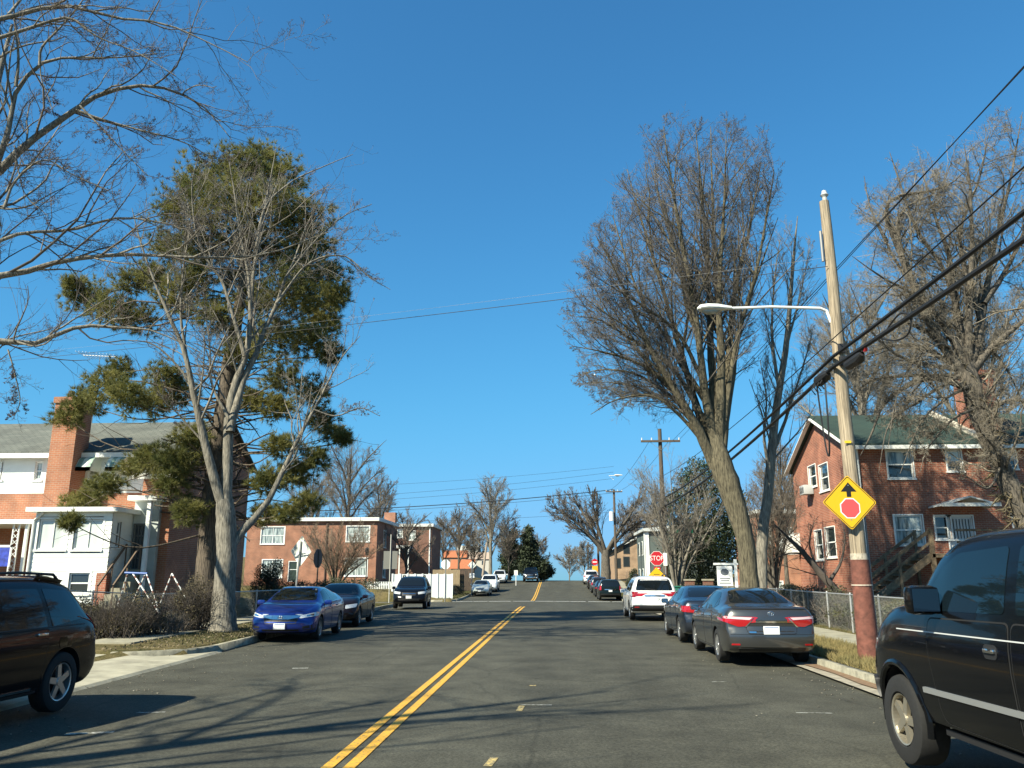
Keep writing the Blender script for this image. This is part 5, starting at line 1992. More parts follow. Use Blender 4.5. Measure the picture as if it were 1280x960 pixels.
def house_left():
    xr, y0, g = -14.55, 32.0, gz(-16, 32) - .25
    eave, ridge, dep, xl = 6.75, 8.35, 5.8, -36.0
    root = thing('row_house', 'white sided brick row house with grey roof and tall brick chimney', 'house', (xr, y0, g))
    F = Wall((xl, y0, g), (1, 0, 0), (0, -1, 0), xr - xl, eave - g)
    split = P(20, 617, y0).z - g
    w1 = wrect(F, 42, 577, 54, 600)
    w2 = wrect(F, 108, 581, 124, 606)
    w3 = wrect(F, 0, 577, 5, 600)
    w4 = wrect(F, 147, 584, 160, 606)
    mb = MB(); up = MB()
    W1 = Wall((xl, y0, g), (1, 0, 0), (0, -1, 0), xr - xl, split)
    W1.mesh(mb)
    W2 = Wall((xl, y0 - .012, g + split), (1, 0, 0), (0, -1, 0), xr - xl, eave - g - split)
    for h in (w1, w2, w3, w4):
        W2.hole(h[0], h[1] - split, h[2], h[3] - split)
    W2.mesh(up)
    G = Wall((xr, y0, g), (0, 1, 0), (1, 0, 0), dep, eave - g)
    G.mesh(mb)
    mb.add([(xr, y0, eave), (xr, y0 + dep, eave), (xr, y0 + dep / 2, ridge - .1)], [(0, 1, 2)])
    mb.quad((xl, y0 + dep, g), (xr, y0 + dep, g), (xr, y0 + dep, eave), (xl, y0 + dep, eave))
    # brick bay under the long low roof at the street end
    bx0, by = -15.75, 30.2
    mb.box((bx0, by, g), (xr - .01, y0 + .01, 5.35))
    mb.prism([(xr - .012, by, 5.35), (xr - .012, y0 - .005, 5.35), (xr - .012, y0 - .005, eave)], (-1.15, 0, 0))
    mb.build('wall', BRICK_O(), root)
    up.build('upper_siding', SIDING(), root)
    for h in (w1, w2, w3, w4):
        F.window(root, h, CURT(), dep=.10)
    rf = MB()
    ov = .35
    sl_ = (ridge - eave) / (dep / 2)
    rf.prism([(xl, y0 + dep / 2, ridge), (xr + .25, y0 + dep / 2, ridge), (xr + .25, y0 - ov, eave - sl_ * ov), (xl, y0 - ov, eave - sl_ * ov)], (0, 0, .1))
    rf.prism([(xl, y0 + dep / 2, ridge), (xr + .25, y0 + dep / 2, ridge), (xr + .25, y0 + dep + ov, eave - sl_ * ov), (xl, y0 + dep + ov, eave - sl_ * ov)], (0, 0, .1))
    rf.prism([(bx0 - .2, y0 - .3, eave + .05), (xr + .3, y0 - .3, eave + .05), (xr + .3, by - .35, 5.45), (bx0 - .2, by - .35, 5.45)], (0, 0, .1))
    rf.build('roof', shingle_mat('grey_shingle', (.125, .135, .120), (.165, .172, .150)), root)
    mb = MB()
    mb.box((xl, y0 - ov - .1, eave - sl_ * ov - .16), (bx0 - .3, y0 - ov - .005, eave - sl_ * ov + .03))
    mb.box((bx0 - .2, by - .46, 5.30), (xr + .3, by - .355, 5.50))
    mb.build('gutter', WHITE(), root)
    # chimney on the front wall
    a, b = P(54, 620, y0 - 1.0), P(85, 620, y0 - 1.0)
    top = P(72, 497, y0 - .9).z
    mb = MB()
    mb.box((a.x, y0 - 1.0, g), (b.x, y0 - .02, top - .25))
    mb.box((a.x - .06, y0 - 1.06, top - .25), (b.x + .06, y0 + .04, top))
    ch = mb.build('chimney', BRICK_O(), root)
    for t in (.3, .7):
        x = a.x + (b.x - a.x) * t
        MB().tube([(x, y0 - .5, top), (x, y0 - .5, top + .35)], .13, 10).build('flue', mat('flue_black', (.03, .03, .03), .8), ch)
    g1, g2 = mat('awning_pale', (.62, .68, .60), .6), mat('awning_green', (.28, .42, .34), .6)
    for x_0, x_1 in ((102, 131), (143, 168)):
        u0, v0 = uv(F, x_0, 567); u1, v1 = uv(F, x_1, 567)
        awning(root, F, u0 + .1, u1 - .1, v0 - .05, .75, .75, g1, g2)
    # glazed porch room clad in boards
    A, B = P(38, 700, 28.6), P(135, 700, 28.6)
    px0, px1, py, pt = A.x, B.x, 28.6, P(90, 640, 28.6).z
    pf = Wall((px0, py, g), (1, 0, 0), (0, -1, 0), px1 - px0, pt - g)
    ws = [wrect(pf, 45, 649, 86, 687), wrect(pf, 90, 649, 130, 687)]
    cell = wrect(pf, 84, 716, 113, 742)
    s = MB()
    nb = 22
    for i in range(nb):
        z0, z1 = (pt - g) * i / nb, (pt - g) * (i + 1) / nb
        segs = [(0, pf.w)]
        for h in (*ws, cell):
            if z0 < h[3] - .03 and z1 > h[1] + .03:
                segs = [t for a_, b_ in segs for t in ((a_, min(b_, h[0])), (max(a_, h[2]), b_)) if t[1] - t[0] > .01]
        for a_, b_ in segs:
            s.add([pf.at(a_, z0, .018), pf.at(b_, z0, .018), pf.at(b_, z1, .002), pf.at(a_, z1, .002), pf.at(a_, z0, -.02), pf.at(b_, z0, -.02)], [(0, 1, 2, 3), (4, 5, 1, 0)])
    ps = Wall((px1, py, g), (0, 1, 0), (1, 0, 0), y0 - py, pt - g)
    sw = wrect(ps, 143, 652, 152, 684)
    for i in range(nb):
        z0, z1 = (pt - g) * i / nb, (pt - g) * (i + 1) / nb
        segs = [(0, ps.w)]
        if z0 < sw[3] - .03 and z1 > sw[1] + .03:
            segs = [(0, sw[0]), (sw[2], ps.w)]
        for a_, b_ in segs:
            s.add([ps.at(a_, z0, .018), ps.at(b_, z0, .018), ps.at(b_, z1, .002), ps.at(a_, z1, .002), ps.at(a_, z0, -.02), ps.at(b_, z0, -.02)], [(0, 1, 2, 3), (4, 5, 1, 0)])
    s.quad((px0, py, g), (px0, y0, g), (px0, y0, pt), (px0, py, pt))
    porch = s.build('porch_room', SIDING(), root, fix=False)
    for h in ws:
        pf.window(porch, h, BLIND(), mull=(.5,), rails=(), case=.07)
    pf.window(porch, cell, PANE(), case=.08)
    ps.window(porch, sw, PANE(), case=.05)
    mb = MB()
    mb.box((px0 - .25, py - .28, pt), (px1 + .30, y0 - .02, pt + .16))
    mb.build('porch_roof', WHITE(), root)
    mb = MB()
    mb.box((px1 - .35, py - .02, g), (px1 + .025, py + .3, P(125, 716, 28.6).z))
    mb.build('pier', BRICK(), root)
    MB().tube([(px0 - .02, py - .05, g), (px0 - .02, py - .05, pt - .3), (px0 + .3, py - .1, pt - .02)], .05, 8).build('downspout', WHITE(), root)
    # entrance bay
    ex1 = P(193, 700, 30.0).x
    ey = 30.0
    et = P(185, 627, 30.0).z
    ef = Wall((px1 + .03, ey, g), (1, 0, 0), (0, -1, 0), ex1 - px1 - .03, et - g)
    dr = wrect(ef, 163, 656, 182, 712)
    mb = MB()
    ef.mesh(mb)
    mb.quad((ex1, ey, g), (ex1, by, g), (ex1, by, et), (ex1, ey, et))
    mb.build('entrance_bay', mat('grey_siding', (.50, .55, .53), .6, var=.08, vscale=2), root)
    dd = ef.window(root, dr, PANE(), frame=mat('door_dark', (.10, .11, .11), .4), rails=(.25, .5, .75), mull=(.33, .66), fw=.05, name='door', sill=False)
    mb = MB()
    mb.box((px1 + .03, ey - .6, et), (ex1 + .15, y0 - 1.0, et + .18))
    mb.build('entrance_roof', WHITE(), root)
    mb = MB().box((ex1 - .22, ey - .52, g), (ex1 - .08, ey - .38, et))
    mb.build('corner_post', WHITE(), root)
    mb = MB()
    f0 = dr[1]
    for i in range(6):
        mb.box((px1 + .1, ey - .45 - .28 * (i + 1), g), (ex1 - .3, ey - .45 - .28 * i, g + f0 * (1 - (i + 1) / 7)))
    mb.box((px1 + .1, ey - .45, g), (ex1 - .3, ey - .005, g + f0))
    mb.build('steps', CONCRETE, root)
    mb = MB()
    for x in (px1 + .12, ex1 - .32):
        mb.bar((x, ey - .45, g + f0 + .9), (x, ey - 2.1, g + .95), .05, .07)
        for t in (0, .5, 1):
            z = g + f0 * (1 - t)
            mb.bar((x, ey - .45 - 1.65 * t, z), (x, ey - .45 - 1.65 * t, z + .92), .04)
    mb.build('handrail', mat('timber_brown', (.16, .11, .075), .8), root)
    # open porch of the next unit: roof on two ornate posts
    q0, q1 = P(-40, 655, 29.2), P(34, 655, 29.2)
    mb = MB()
    mb.box((q0.x - 2, 29.0, q1.z), (px0 - .28, y0 - .03, q1.z + .16))
    mb.build('porch_roof', WHITE(), root)
    mb = MB()
    for pxx in (17, 30, -40):
        c = P(pxx, 690, 29.2)
        if pxx == 30:
            mb.box((c.x - .05, 29.15, g), (c.x + .05, 29.25, q1.z))
            continue
        for dx in (-.11, .11):
            mb.box((c.x + dx - .018, 29.15, g), (c.x + dx + .018, 29.2, q1.z))
        for i in range(13):
            z = g + .2 + i * (q1.z - g - .3) / 13
            mb.bar((c.x - .1, 29.17, z), (c.x + .1, 29.17, z + .2), .015)
            mb.bar((c.x + .1, 29.172, z), (c.x - .1, 29.172, z + .2), .015)
    mb.build('porch_post', WHITE(), root)
    return root


def flat_house(name, label, x0, x1, y0, dep, top, g, brickm, wins, door=None, cornice=.28, side=None, chim=None, cat='house'):
    root = thing(name, label, cat, (x1, y0, g))
    F = Wall((x0, y0, g), (1, 0, 0), (0, -1, 0), x1 - x0, top - g)
    S = Wall((x1, y0, g), (0, 1, 0), (1, 0, 0), dep, top - g)
    hs = [(wrect(F, *w_[:4]), w_[4] if len(w_) > 4 else CURT()) for w_ in wins]
    ss = [wrect(S, *w_) for w_ in (side or [])]
    dh = wrect(F, *door) if door else None
    mb = MB()
    F.mesh(mb); S.mesh(mb)
    mb.quad((x0, y0 + dep, g), (x0, y0, g), (x0, y0, top), (x0, y0 + dep, top))
    mb.quad((x1, y0 + dep, g), (x0, y0 + dep, g), (x0, y0 + dep, top), (x1, y0 + dep, top))
    mb.build('wall', brickm, root)
    for h, p in hs:
        F.window(root, h, p, mull=(.5,), rails=(.5,), case=.08)
    for h in ss:
        S.window(root, h, PANE(), case=.06)
    if dh:
        F.window(root, dh, mat('door_green', (.03, .05, .04), .4), rails=(.6,), mull=(), name='door', sill=False)
    mb = MB().box((x0 - .25, y0 - .3, top - .03), (x1 + .2, y0 + dep + .2, top + cornice))
    mb.build('roof', mat('roof_edge_white', (.66, .66, .62), .6), root)
    if chim:
        mb = MB().box((chim[0], chim[1], top), (chim[0] + 1.1, chim[1] + .8, top + chim[2]))
        mb.build('chimney', brickm, root)
    return root, F, S


def houses_far():
    # brick duplex beyond the crossing on the left
    a, b = P(310, 650, 72), P(472, 650, 72)
    r, F, S = flat_house('brick_house', 'red brick flat-roofed house with white windows behind the leaning diamond sign', a.x, b.x, 72, 9, a.z - .1, gz(-20, 74) - .4, BRICK_D(),
                         [(326, 659, 356, 680), (327, 700, 353, 722), (433, 658, 462, 677), (431, 698, 459, 720)],
                         door=(360, 702, 372, 727), side=[(479, 664, 483, 684), (478, 702, 482, 722)], chim=(b.x - 1.0, 79.5, 1.3))
    mb = MB().tube([F.at(uv(F, 407, 700)[0], 0, .06), F.at(uv(F, 407, 700)[0], F.h - .1, .06)], .07, 8)
    mb.build('downspout', mat('pipe_brown', (.12, .07, .05), .6), r)
    # brown brick block further on
    a, b = P(490, 657, 90), P(540, 657, 90)
    r, F, S = flat_house('brick_house', 'brown brick flat-roofed house with a white porch roof behind the board fence', a.x - 2, b.x, 90, 7, a.z - .1, gz(-18, 92) - .6, BRICK_B(),
                         [(497, 662, 503, 672), (511, 664, 519, 675)], chim=None)
    mb = MB()
    u0, v0 = uv(F, 492, 686); u1, v1 = uv(F, 516, 686)
    F.slab(mb, u0, v0, u1, v0 + .3, .02, 2.2)
    mb.build('porch_roof', WHITE(), r)
    mb = MB()
    for u_ in (u0 + .1, (u0 + u1) / 2, u1 - .1):
        F.slab(mb, u_ - .06, 0, u_ + .06, v0, 2.0, 2.12)
    mb.build('porch_post', WHITE(), r)
    MB().tube([F.at(F.w - .2, 0, .06), F.at(F.w - .2, F.h - .1, .06)], .07, 8).build('downspout', WHITE(), r)
    # brick block behind the big tree on the right
    a = P(945, 640, 72)
    flat_house('brick_house', 'orange brick flat-roofed house glimpsed right of the big bare trunk', a.x, a.x + 16, 72, 9, a.z - .1, gz(18, 72) - .4, BRICK_O(),
               [(963, 727, 978, 742), (953, 660, 962, 680), (978, 660, 990, 682)])
    # grey sided house with a white corner board
    a, b = P(806, 662, 88), P(830, 662, 88)
    g = rz(88) - .4
    root = thing('sided_house', 'grey-green sided house with a white corner board behind the stop sign', 'house', (a.x, 88, g))
    mb = MB()
    mb.box((a.x, 88, g), (a.x + 7.5, 97, a.z - .2))
    mb.build('wall', mat('grey_green_siding', (.10, .125, .115), .7, var=.12, vscale=1.2), root)
    mb = MB()
    mb.box((a.x - .05, 87.9, g), (a.x + .38, 87.995, a.z - .2)); mb.box((a.x - .09, 87.9, g), (a.x - .005, 88.6, a.z - .2))
    mb.build('corner_board', WHITE(), root)
    mb = MB()
    mb.prism([(a.x - .3, 87.6, a.z - .19), (a.x + 7.8, 87.6, a.z - .19), (a.x + 7.8, 87.6, a.z + .1), (a.x + 3.7, 87.6, a.z + .5), (a.x - .3, 87.6, a.z + .1)], (0, 9.8, 0))
    mb.build('roof', mat('fascia_pale', (.55, .57, .55), .6), root)
    W = Wall((a.x - .001, 97, g), (0, -1, 0), (-1, 0, 0), 9, a.z - .2 - g)
    for k in (2.0, 5.5):
        for z in (1.3, 4.2):
            h = (k, z, k + 1.1, z + 1.5)
            mb = MB(); W.slab(mb, *h, 0.0, .05)
            f = mb.build('window', WHITE(), root)
            mb = MB(); W.slab(mb, h[0] + .08, h[1] + .08, h[2] - .08, h[3] - .08, .03, .056)
            mb.build('pane', PANE(), f)
    # tan brick gable further up the hill
    a, b = P(768, 690, 118), P(800, 672, 118)
    g = rz(112) - .5
    root = thing('tan_house', 'tan brick house with low gable beside the far utility pole', 'house', (a.x, 118, g))
    x0, x1 = a.x, a.x + 9.5
    zt = P(775, 688, 118).z
    zr = P(806, 667, 118).z
    mb = MB()
    mb.prism([(x0, 118, g), (x1, 118, g), (x1, 118, zt), ((x0 + x1) / 2, 118, zr), (x0, 118, zt)], (0, 12, 0))
    mb.build('wall', BRICK_T(), root)
    mb = MB()
    for s in (-1, 1):
        xm = (x0 + x1) / 2
        mb.prism([(xm, 117.6, zr + .05), (xm + s * 5.2, 117.6, zt - .15), (xm + s * 5.2, 117.6, zt + .05), (xm, 117.6, zr + .25)], (0, 12.8, 0))
    mb.build('roof', mat('roof_edge_white', (.66, .66, .62), .6), root)
    W = Wall((x0, 118, g), (1, 0, 0), (0, -1, 0), 9.5, 5)
    for px, py in ((783, 702), (783, 686), (772, 704)):
        u_, v_ = uv(W, px, py)
        mb = MB(); W.slab(mb, u_ - .45, v_ - .7, u_ + .45, v_ + .7, .0, .05)
        f = mb.build('window', mat('frame_dark', (.06, .06, .06), .5), root)
        mb = MB(); W.slab(mb, u_ - .37, v_ - .62, u_ + .37, v_ + .62, .02, .056)
        mb.build('pane', PANE(), f)
    # roofs on the slope beyond the left row
    spec = [('orange roofed house low behind the dark board fence', P(577, 711, 230), 6.0, (.42, .14, .06), (.35, .20, .13)),
            ('pale house with buff roof on the far slope, leftmost of the pale ones', P(568, 697, 290), 8, (.42, .36, .27), (.60, .56, .48)),
            ('pale house with white gable high on the far slope', P(584, 690, 320), 8, (.45, .43, .38), (.66, .64, .58)),
            ('pale house with pink-beige roof at the right of the far slope houses', P(598, 699, 300), 8, (.44, .33, .26), (.58, .54, .47))]
    for lb, p, w_, rc, wc in spec:
        g = p.z - 4
        root = thing('gabled_house', lb, 'house', (p.x, p.y, g - 12), group='houses on the far slope' if 'pale' in lb else None)
        mb = MB().box((p.x - w_ / 2, p.y, g - 12), (p.x + w_ / 2, p.y + 8, p.z))
        key = str(rc[0])
        mb.build('wall', mat('far_wall' + key, wc, .7), root)
        mb = MB()
        mb.prism([(p.x - w_ / 2 - .4, p.y - .4, p.z), (p.x - w_ / 2 - .4, p.y + 8.4, p.z), (p.x - w_ / 2 - .4, p.y + 4, p.z + 2.6)], (w_ + .8, 0, 0))
        mb.build('roof', mat('far_roof' + key, rc, .85, var=.2), root)
        for k in (-.28, .22):
            mb = MB().box((p.x + w_ * k - .5, p.y - .05, p.z - 2.0), (p.x + w_ * k + .5, p.y - .002, p.z - .6))
            mb.build('window', PANE(), root)


# ------------------------------------------------------------------ fences
def chain_fence(name, label, pts, h, step=.085, post_gap=2.6):
    root = thing(name, label, 'fence', pts[0])
    galv = mat('galvanised', (.42, .42, .41), .45, metal=.55)
    dia = mat('chain_link', (.40, .40, .38), .5, metal=.3)
    V, F, n0 = [], [], 0
    rail = MB()
    for a, b in zip(pts[:-1], pts[1:]):
        a, b = Vector(a), Vector(b)
        L_ = (b - a).length
        d = (b - a) / L_
        npst = max(1, round(L_ / post_gap))
        for i in range(npst + 1):
            p = a + d * (L_ * i / npst)
            mb = MB().tube([p - Vector((0, 0, .1)), p + Vector((0, 0, h + .03)), p + Vector((0, 0, h + .06))], [.03, .03, .01], 8)
            mb.build('post', galv, root, smooth=True)
        rail.tube([a + Vector((0, 0, h)), b + Vector((0, 0, h))], .02, 6)
        k = np.arange(-h, L_, step)
        P0, P1 = [], []
        for s in (1, -1):
            s0 = np.clip(k, 0, L_); s1 = np.clip(k + h, 0, L_)
            z0 = s0 - k; z1 = s1 - k
            if s < 0:
                z0, z1 = h - z0, h - z1
            A = np.stack([a.x + d.x * s0, a.y + d.y * s0, a.z + d.z * s0 + z0 + .03], 1)
            B = np.stack([a.x + d.x * s1, a.y + d.y * s1, a.z + d.z * s1 + z1 + .03], 1)
            P0.append(A); P1.append(B)
        A, B = np.vstack(P0), np.vstack(P1)
        v, f = np_tubes(np.stack([A, B], 1), np.full((len(A), 2), .0019), 3)
        V.append(v); F.append(f + n0); n0 += len(v)
    rail.build('top_rail', galv, root, smooth=True)
    np_obj('chain_link_mesh', np.vstack(V), np.vstack(F), dia, root)
    return root


def fences():
    pr = [Vector((8.05 + .04 * (y - 16), y, gz(8.05 + .04 * (y - 16), y))) for y in (15, 22, 29, 36, 43, 48)]
    chain_fence('chain_link_fence', 'grey chain-link fence along the right pavement in front of the brick house', pr, 1.05)
    pl = [Vector((x, y, gz(x, y))) for x, y in ((-13.6, 20.6), (-12.4, 25), (-12.0, 30), (-11.7, 35), (-11.9, 40))]
    chain_fence('chain_link_fence', 'grey chain-link fence of the left front garden with the swing frame', pl, 1.0)
    # white vinyl fence past the crossing
    a, b = P(490, 745, 70.6), P(565, 735, 71.6)
    def z(x, y):
        return gz(x, y)
    root = thing('vinyl_fence', 'solid white vinyl panel fence stepping uphill behind the round-backed stop sign', 'fence', (a.x, a.y, z(a.x, a.y)))
    n = 8
    vin = mat('vinyl_white', (.74, .76, .74), .45)
    bd = MB()
    for i in range(n):
        p, q = Vector(a).lerp(Vector(b), i / n), Vector(a).lerp(Vector(b), (i + 1) / n)
        zz = P(525, 716.5, (p.y + q.y) / 2).z - .08
        lo = min(z(p.x, p.y), z(q.x, q.y)) - .15
        d = (q - p).normalized()
        bd.bar((p.x, p.y, (zz + lo) / 2), (q.x, q.y, (zz + lo) / 2), .05, zz - lo)
        MB().box((p.x - .07, p.y - .07, lo), (p.x + .07, p.y + .07, zz + .04)).build('post', vin, root)
    MB().box((b.x - .07, b.y - .07, z(b.x, b.y) - .2), (b.x + .07, b.y + .07, zz + .04)).build('post', vin, root)
    bd.build('panel', vin, root)
    # low picket railing before the duplex
    a, b = P(456, 743, 69.5), P(492, 743, 69.5)
    g = gz(a.x, 69.5)
    root = thing('picket_fence', 'low white picket fence right in front of the brick duplex corner', 'fence', (a.x, 69.5, g))
    mb = MB()
    x = a.x
    tz = P(470, 727, 69.5).z
    while x < b.x:
        mb.box((x, 69.5, g - .1), (x + .07, 69.53, tz))
        x += .15
    mb.build('pickets', vin, root)
    mb = MB()
    mb.box((a.x, 69.535, g + .2), (b.x, 69.58, g + .28)); mb.box((a.x, 69.535, tz - .25), (b.x, 69.58, tz - .17))
    mb.build('rail', vin, root)
    # board fences
    wood = mat('fence_boards', (.34, .26, .16), .9, var=.3, vscale=5, stretch=(6, 6, .4))
    wood2 = mat('fence_boards_dark', (.085, .06, .045), .9, var=.3, vscale=5, stretch=(6, 6, .4))
    for nm, lb, x0, x1, yt, Y, m in (('board_fence', 'tan upright board fence above the white vinyl fence', 541, 574, 712, 86, wood),
                                    ('board_fence', 'dark brown board fence right of the tan one', 575, 590, 711, 86.4, wood2)):
        a, b = P(x0, yt, Y), P(x1, yt, Y)
        root = thing(nm, lb, 'fence', (a.x, Y, rz(Y)))
        mb = MB()
        x = a.x
        rr = random.Random(int(x0))
        while x < b.x - .05:
            mb.box((x, Y, rz(Y) - .1), (x + .135, Y + .025, a.z + rr.uniform(-.03, .03)))
            x += .15
        mb.build('boards', m, root)
        mb = MB()
        for x in (a.x, (a.x + b.x) / 2, b.x - .1):
            mb.box((x, Y + .03, rz(Y) - .1), (x + .1, Y + .13, a.z - .1))
        mb.build('post', m, root)
# ------------------------------------------------------------------ poles, signs, wires, garden things
POLEM = lambda: mat('weathered_pole', (.33, .265, .185), .9, var=.5, vscale=7, stretch=(6, 6, .22), bump=.6, bscale=14)
POLED = lambda: mat('dark_pole', (.105, .080, .060), .9, var=.3, vscale=6, stretch=(6, 6, .3))
STEEL = lambda: mat('sign_post_steel', (.32, .33, .32), .45, metal=.6)
SIGNBACK = lambda: mat('sign_back', (.70, .72, .66), .45)
CABLE = lambda: mat('cable_black', (.012, .012, .013), .6)


def ngon(n, r, a0=0.0):
    return [(r * math.cos(a0 + 2 * PI * k / n), r * math.sin(a0 + 2 * PI * k / n)) for k in range(n)]


def plate_at(mb, c, ax, n, poly, t=.004, off=0.0):
    """a thin sheet: poly in (along ax, up) about c, facing n"""
    ax, n = Vector(ax), Vector(n)
    c = Vector(c) + n * off
    mb.prism([c + ax * p[0] + Vector((0, 0, p[1])) for p in poly], -n * t)
    return mb


def letter(parent, body, size, c, rz_, m, off, spacing=1.0, sx=1.0):
    me = text_mesh(body, size, .0015, spacing)
    me.materials.append(m)
    t = bpy.data.objects.new('lettering', me)
    COL.objects.link(t)
    t.parent = parent
    o0 = ORG[parent.name]
    t.rotation_euler = (PI / 2, 0, rz_)
    t.scale = (sx, 1, 1)
    t.location = Vector(c) - o0 + Vector((math.sin(rz_), -math.cos(rz_), 0)) * off
    return t


def lamp_head(root, p, ln=.72, m=None, dirx=-1):
    """cobra-head street lamp: shell and glass underneath"""
    prof = [(0, .045, .05), (.12, .07, .07), (.30, .13, .10), (.52, .165, .105), (.68, .13, .085), (.74, .03, .03)]
    bm = MB()
    K = 12
    base = len(bm.v)
    for s, wy, hz in prof:
        for k in range(K):
            a = 2 * PI * k / K
            zz = math.sin(a) * hz
            bm.v.append(Vector((p[0] + dirx * s * ln / .74, p[1] + math.cos(a) * wy, p[2] + (zz if zz > 0 else zz * .55))))
    for i in range(len(prof) - 1):
        for k in range(K):
            a, b = i * K + k, i * K + (k + 1) % K
            bm.f.append((a, b, b + K, a + K))
    bm.f.append(tuple(reversed(range(K)))); bm.f.append(tuple((len(prof) - 1) * K + k for k in range(K)))
    o = bm.build('lamp_head', m or mat('lamp_shell', (.62, .62, .58), .45), root, smooth=True)
    g = MB()
    g.tube([(p[0] + dirx * ln * .34, p[1], p[2] - .035), (p[0] + dirx * ln * .48, p[1], p[2] - .05), (p[0] + dirx * ln * .72, p[1], p[2] - .055), (p[0] + dirx * ln * .88, p[1], p[2] - .03)], [.03, .075, .08, .03], 12)
    g.build('lamp_glass', mat('lamp_glass', (.35, .35, .30), .15, coat=1), o, smooth=True)
    return o


def poles():
    # near pole
    b, t = Vector((6.02, 16.75, gz(6.0, 16.75))), Vector((5.99, 16.70, 9.72))
    root = thing('utility_pole', 'weathered wooden utility pole with red-painted foot and a lamp arm', 'utility pole', b)
    lp = lambda z: b.lerp(t, (z - b.z) / (t.z - b.z))
    rr = random.Random(3)
    MB().tube([lp(b.z - .2)] + [lp(z) + Vector((rr.uniform(-.012, .012), rr.uniform(-.012, .012), 0)) for z in (1.2, 2.4, 3.6, 5, 6.4, 7.8, 9)] + [t],
              [.165, .155, .148, .142, .132, .124, .116, .108, .100], 16).build('pole', POLEM(), root, smooth=True)
    MB().tube([lp(b.z - .1), lp(1.0), lp(2.02)], [.205, .192, .175], 18).build('painted_foot', mat('red_paint', (.165, .058, .040), .85, var=.35, vscale=6, bump=.4, bscale=20), root, smooth=True)
    MB().tube([lp(2.02), lp(2.14)], [.168, .166], 18).build('worn_band', mat('old_white_paint', (.42, .37, .29), .85, var=.35, vscale=22, stretch=(1, 1, .4)), root, smooth=True)
    MB().tube([lp(1.52) , lp(1.545)], [.196, .196], 18).build('strap', mat('strap_pale', (.50, .42, .34), .7), root)
    for x, r_ in ((.17, .028), (.23, .016)):
        MB().tube([b + Vector((x, .07, -.1)), lp(3.0) + Vector((x - .02, .07, 0)), lp(3.4) + Vector((x - .03, .07, 0))], r_, 8).build('conduit', mat('conduit_grey', (.22, .22, .22), .5, metal=.3), root)
    # cap pin and insulator
    MB().tube([t + Vector((.02, 0, -.45)), t + Vector((.02, 0, .12))], .05, 8).build('top_pin', mat('pin_grey', (.45, .45, .43), .6), root)
    MB().tube([t + Vector((.02, 0, .10)), t + Vector((.02, 0, .15)), t + Vector((.02, 0, .19)), t + Vector((.02, 0, .25))], [.05, .09, .06, .05], 12).build('insulator', mat('porcelain', (.55, .56, .55), .2), root, smooth=True)
    MB().tube([lp(8.3) + Vector((-.16, -.05, 0)), lp(9.0) + Vector((-.16, -.05, 0))], .03, 6).build('ground_rod', mat('conduit_grey', (.22, .22, .22), .5, metal=.3), root)
    # lamp arm
    A = lp(7.26)
    head = P(911, 385, 16.6)
    MB().tube([A + Vector((-.1, 0, -.32)), A + Vector((-.17, 0, -.06)), A + Vector((-.30, 0, .0)), Vector((head.x + .9, 16.65, A.z + .03)), Vector((head.x + .35, 16.63, A.z + .01)), Vector((head.x, 16.62, head.z))],
              [.03, .032, .032, .03, .03, .03], 10).build('lamp_arm', mat('arm_white', (.70, .71, .70), .4), root, smooth=True)
    lamp_head(root, (head.x + .06, 16.62, head.z), .72, mat('lamp_shell', (.62, .62, .58), .45))
    for z, nm in ((6.32, 'clamp'), (6.05, 'clamp'), (4.35, 'tag')):
        c = lp(z)
        if nm == 'tag':
            MB().box((c.x - .12, c.y - .165, z - .02), (c.x + .01, c.y - .152, z + .03)).build('tag', mat('tag_yellow', (.75, .55, .03), .5), root)
        else:
            MB().obox((c.x - .0, c.y - .17, z), (.07, 0, 0), (0, .03, 0), (0, 0, .10)).build('clamp', DARKPL(), root, bevel=.01)
    # second pole with crossarm
    def cross_pole(p, h, label, arm=1.35, armz=None, r=.16, arms=1, lampp=None, box=False, m=None):
        root = thing('utility_pole', label, 'utility pole', p)
        m = m or POLED()
        MB().tube([p - Vector((0, 0, .2)), p + Vector((0, 0, h))], [r, r * .72], 12).build('pole', m, root, smooth=True)
        for i in range(arms):
            z = p.z + (armz or h - .7) - i * .9
            MB().box((p.x - arm, p.y - r - .11, z - .06), (p.x + arm, p.y - r * .8, z + .06)).build('crossarm', m, root)
            for s in (-1, 1):
                MB().bar((p.x + s * arm * .55, p.y - r - .02, z - .03), (p.x, p.y - r - .02, z - .55), .03, .015).build('brace', STEEL(), root)
                for k in (.45, .95):
                    MB().tube([(p.x + s * arm * k, p.y - r - .05, z + .06), (p.x + s * arm * k, p.y - r - .05, z + .22)], [.05, .03], 8).build('insulator', mat('porcelain', (.55, .56, .55), .2), root)
        if box:
            MB().tube([(p.x - .35, p.y - .2, p.z + h * .68), (p.x - .35, p.y - .2, p.z + h * .68 + 1.0)], .26, 14).build('transformer', mat('transformer_grey', (.60, .61, .60), .5), root, smooth=True)
        if lampp is not None:
            MB().tube([(p.x, p.y, lampp.z - .5), (p.x - .5, p.y, lampp.z - .05), (lampp.x, p.y, lampp.z)], .035, 8).build('lamp_arm', mat('arm_white', (.70, .71, .70), .4), root)
            lamp_head(root, (lampp.x, p.y, lampp.z), .9)
        return root
    g = 'utility poles down the street'
    z = lambda x, y: gz(x, y)
    cross_pole(Vector((6.55, 50, z(6.55, 50))), 10.55, 'brown utility pole with a wide crossarm left of the big bare tree', armz=9.75, arm=1.2)
    cross_pole(Vector((6.5, 90, rz(90) + .1)), P(767, 612, 90).z - rz(90) - .1, 'far utility pole with grey transformer and lamp behind the white SUV', arm=.9, lampp=P(778, 594, 90), box=True, armz=P(767, 616, 90).z - rz(90))
    p = P(748, 700, 112)
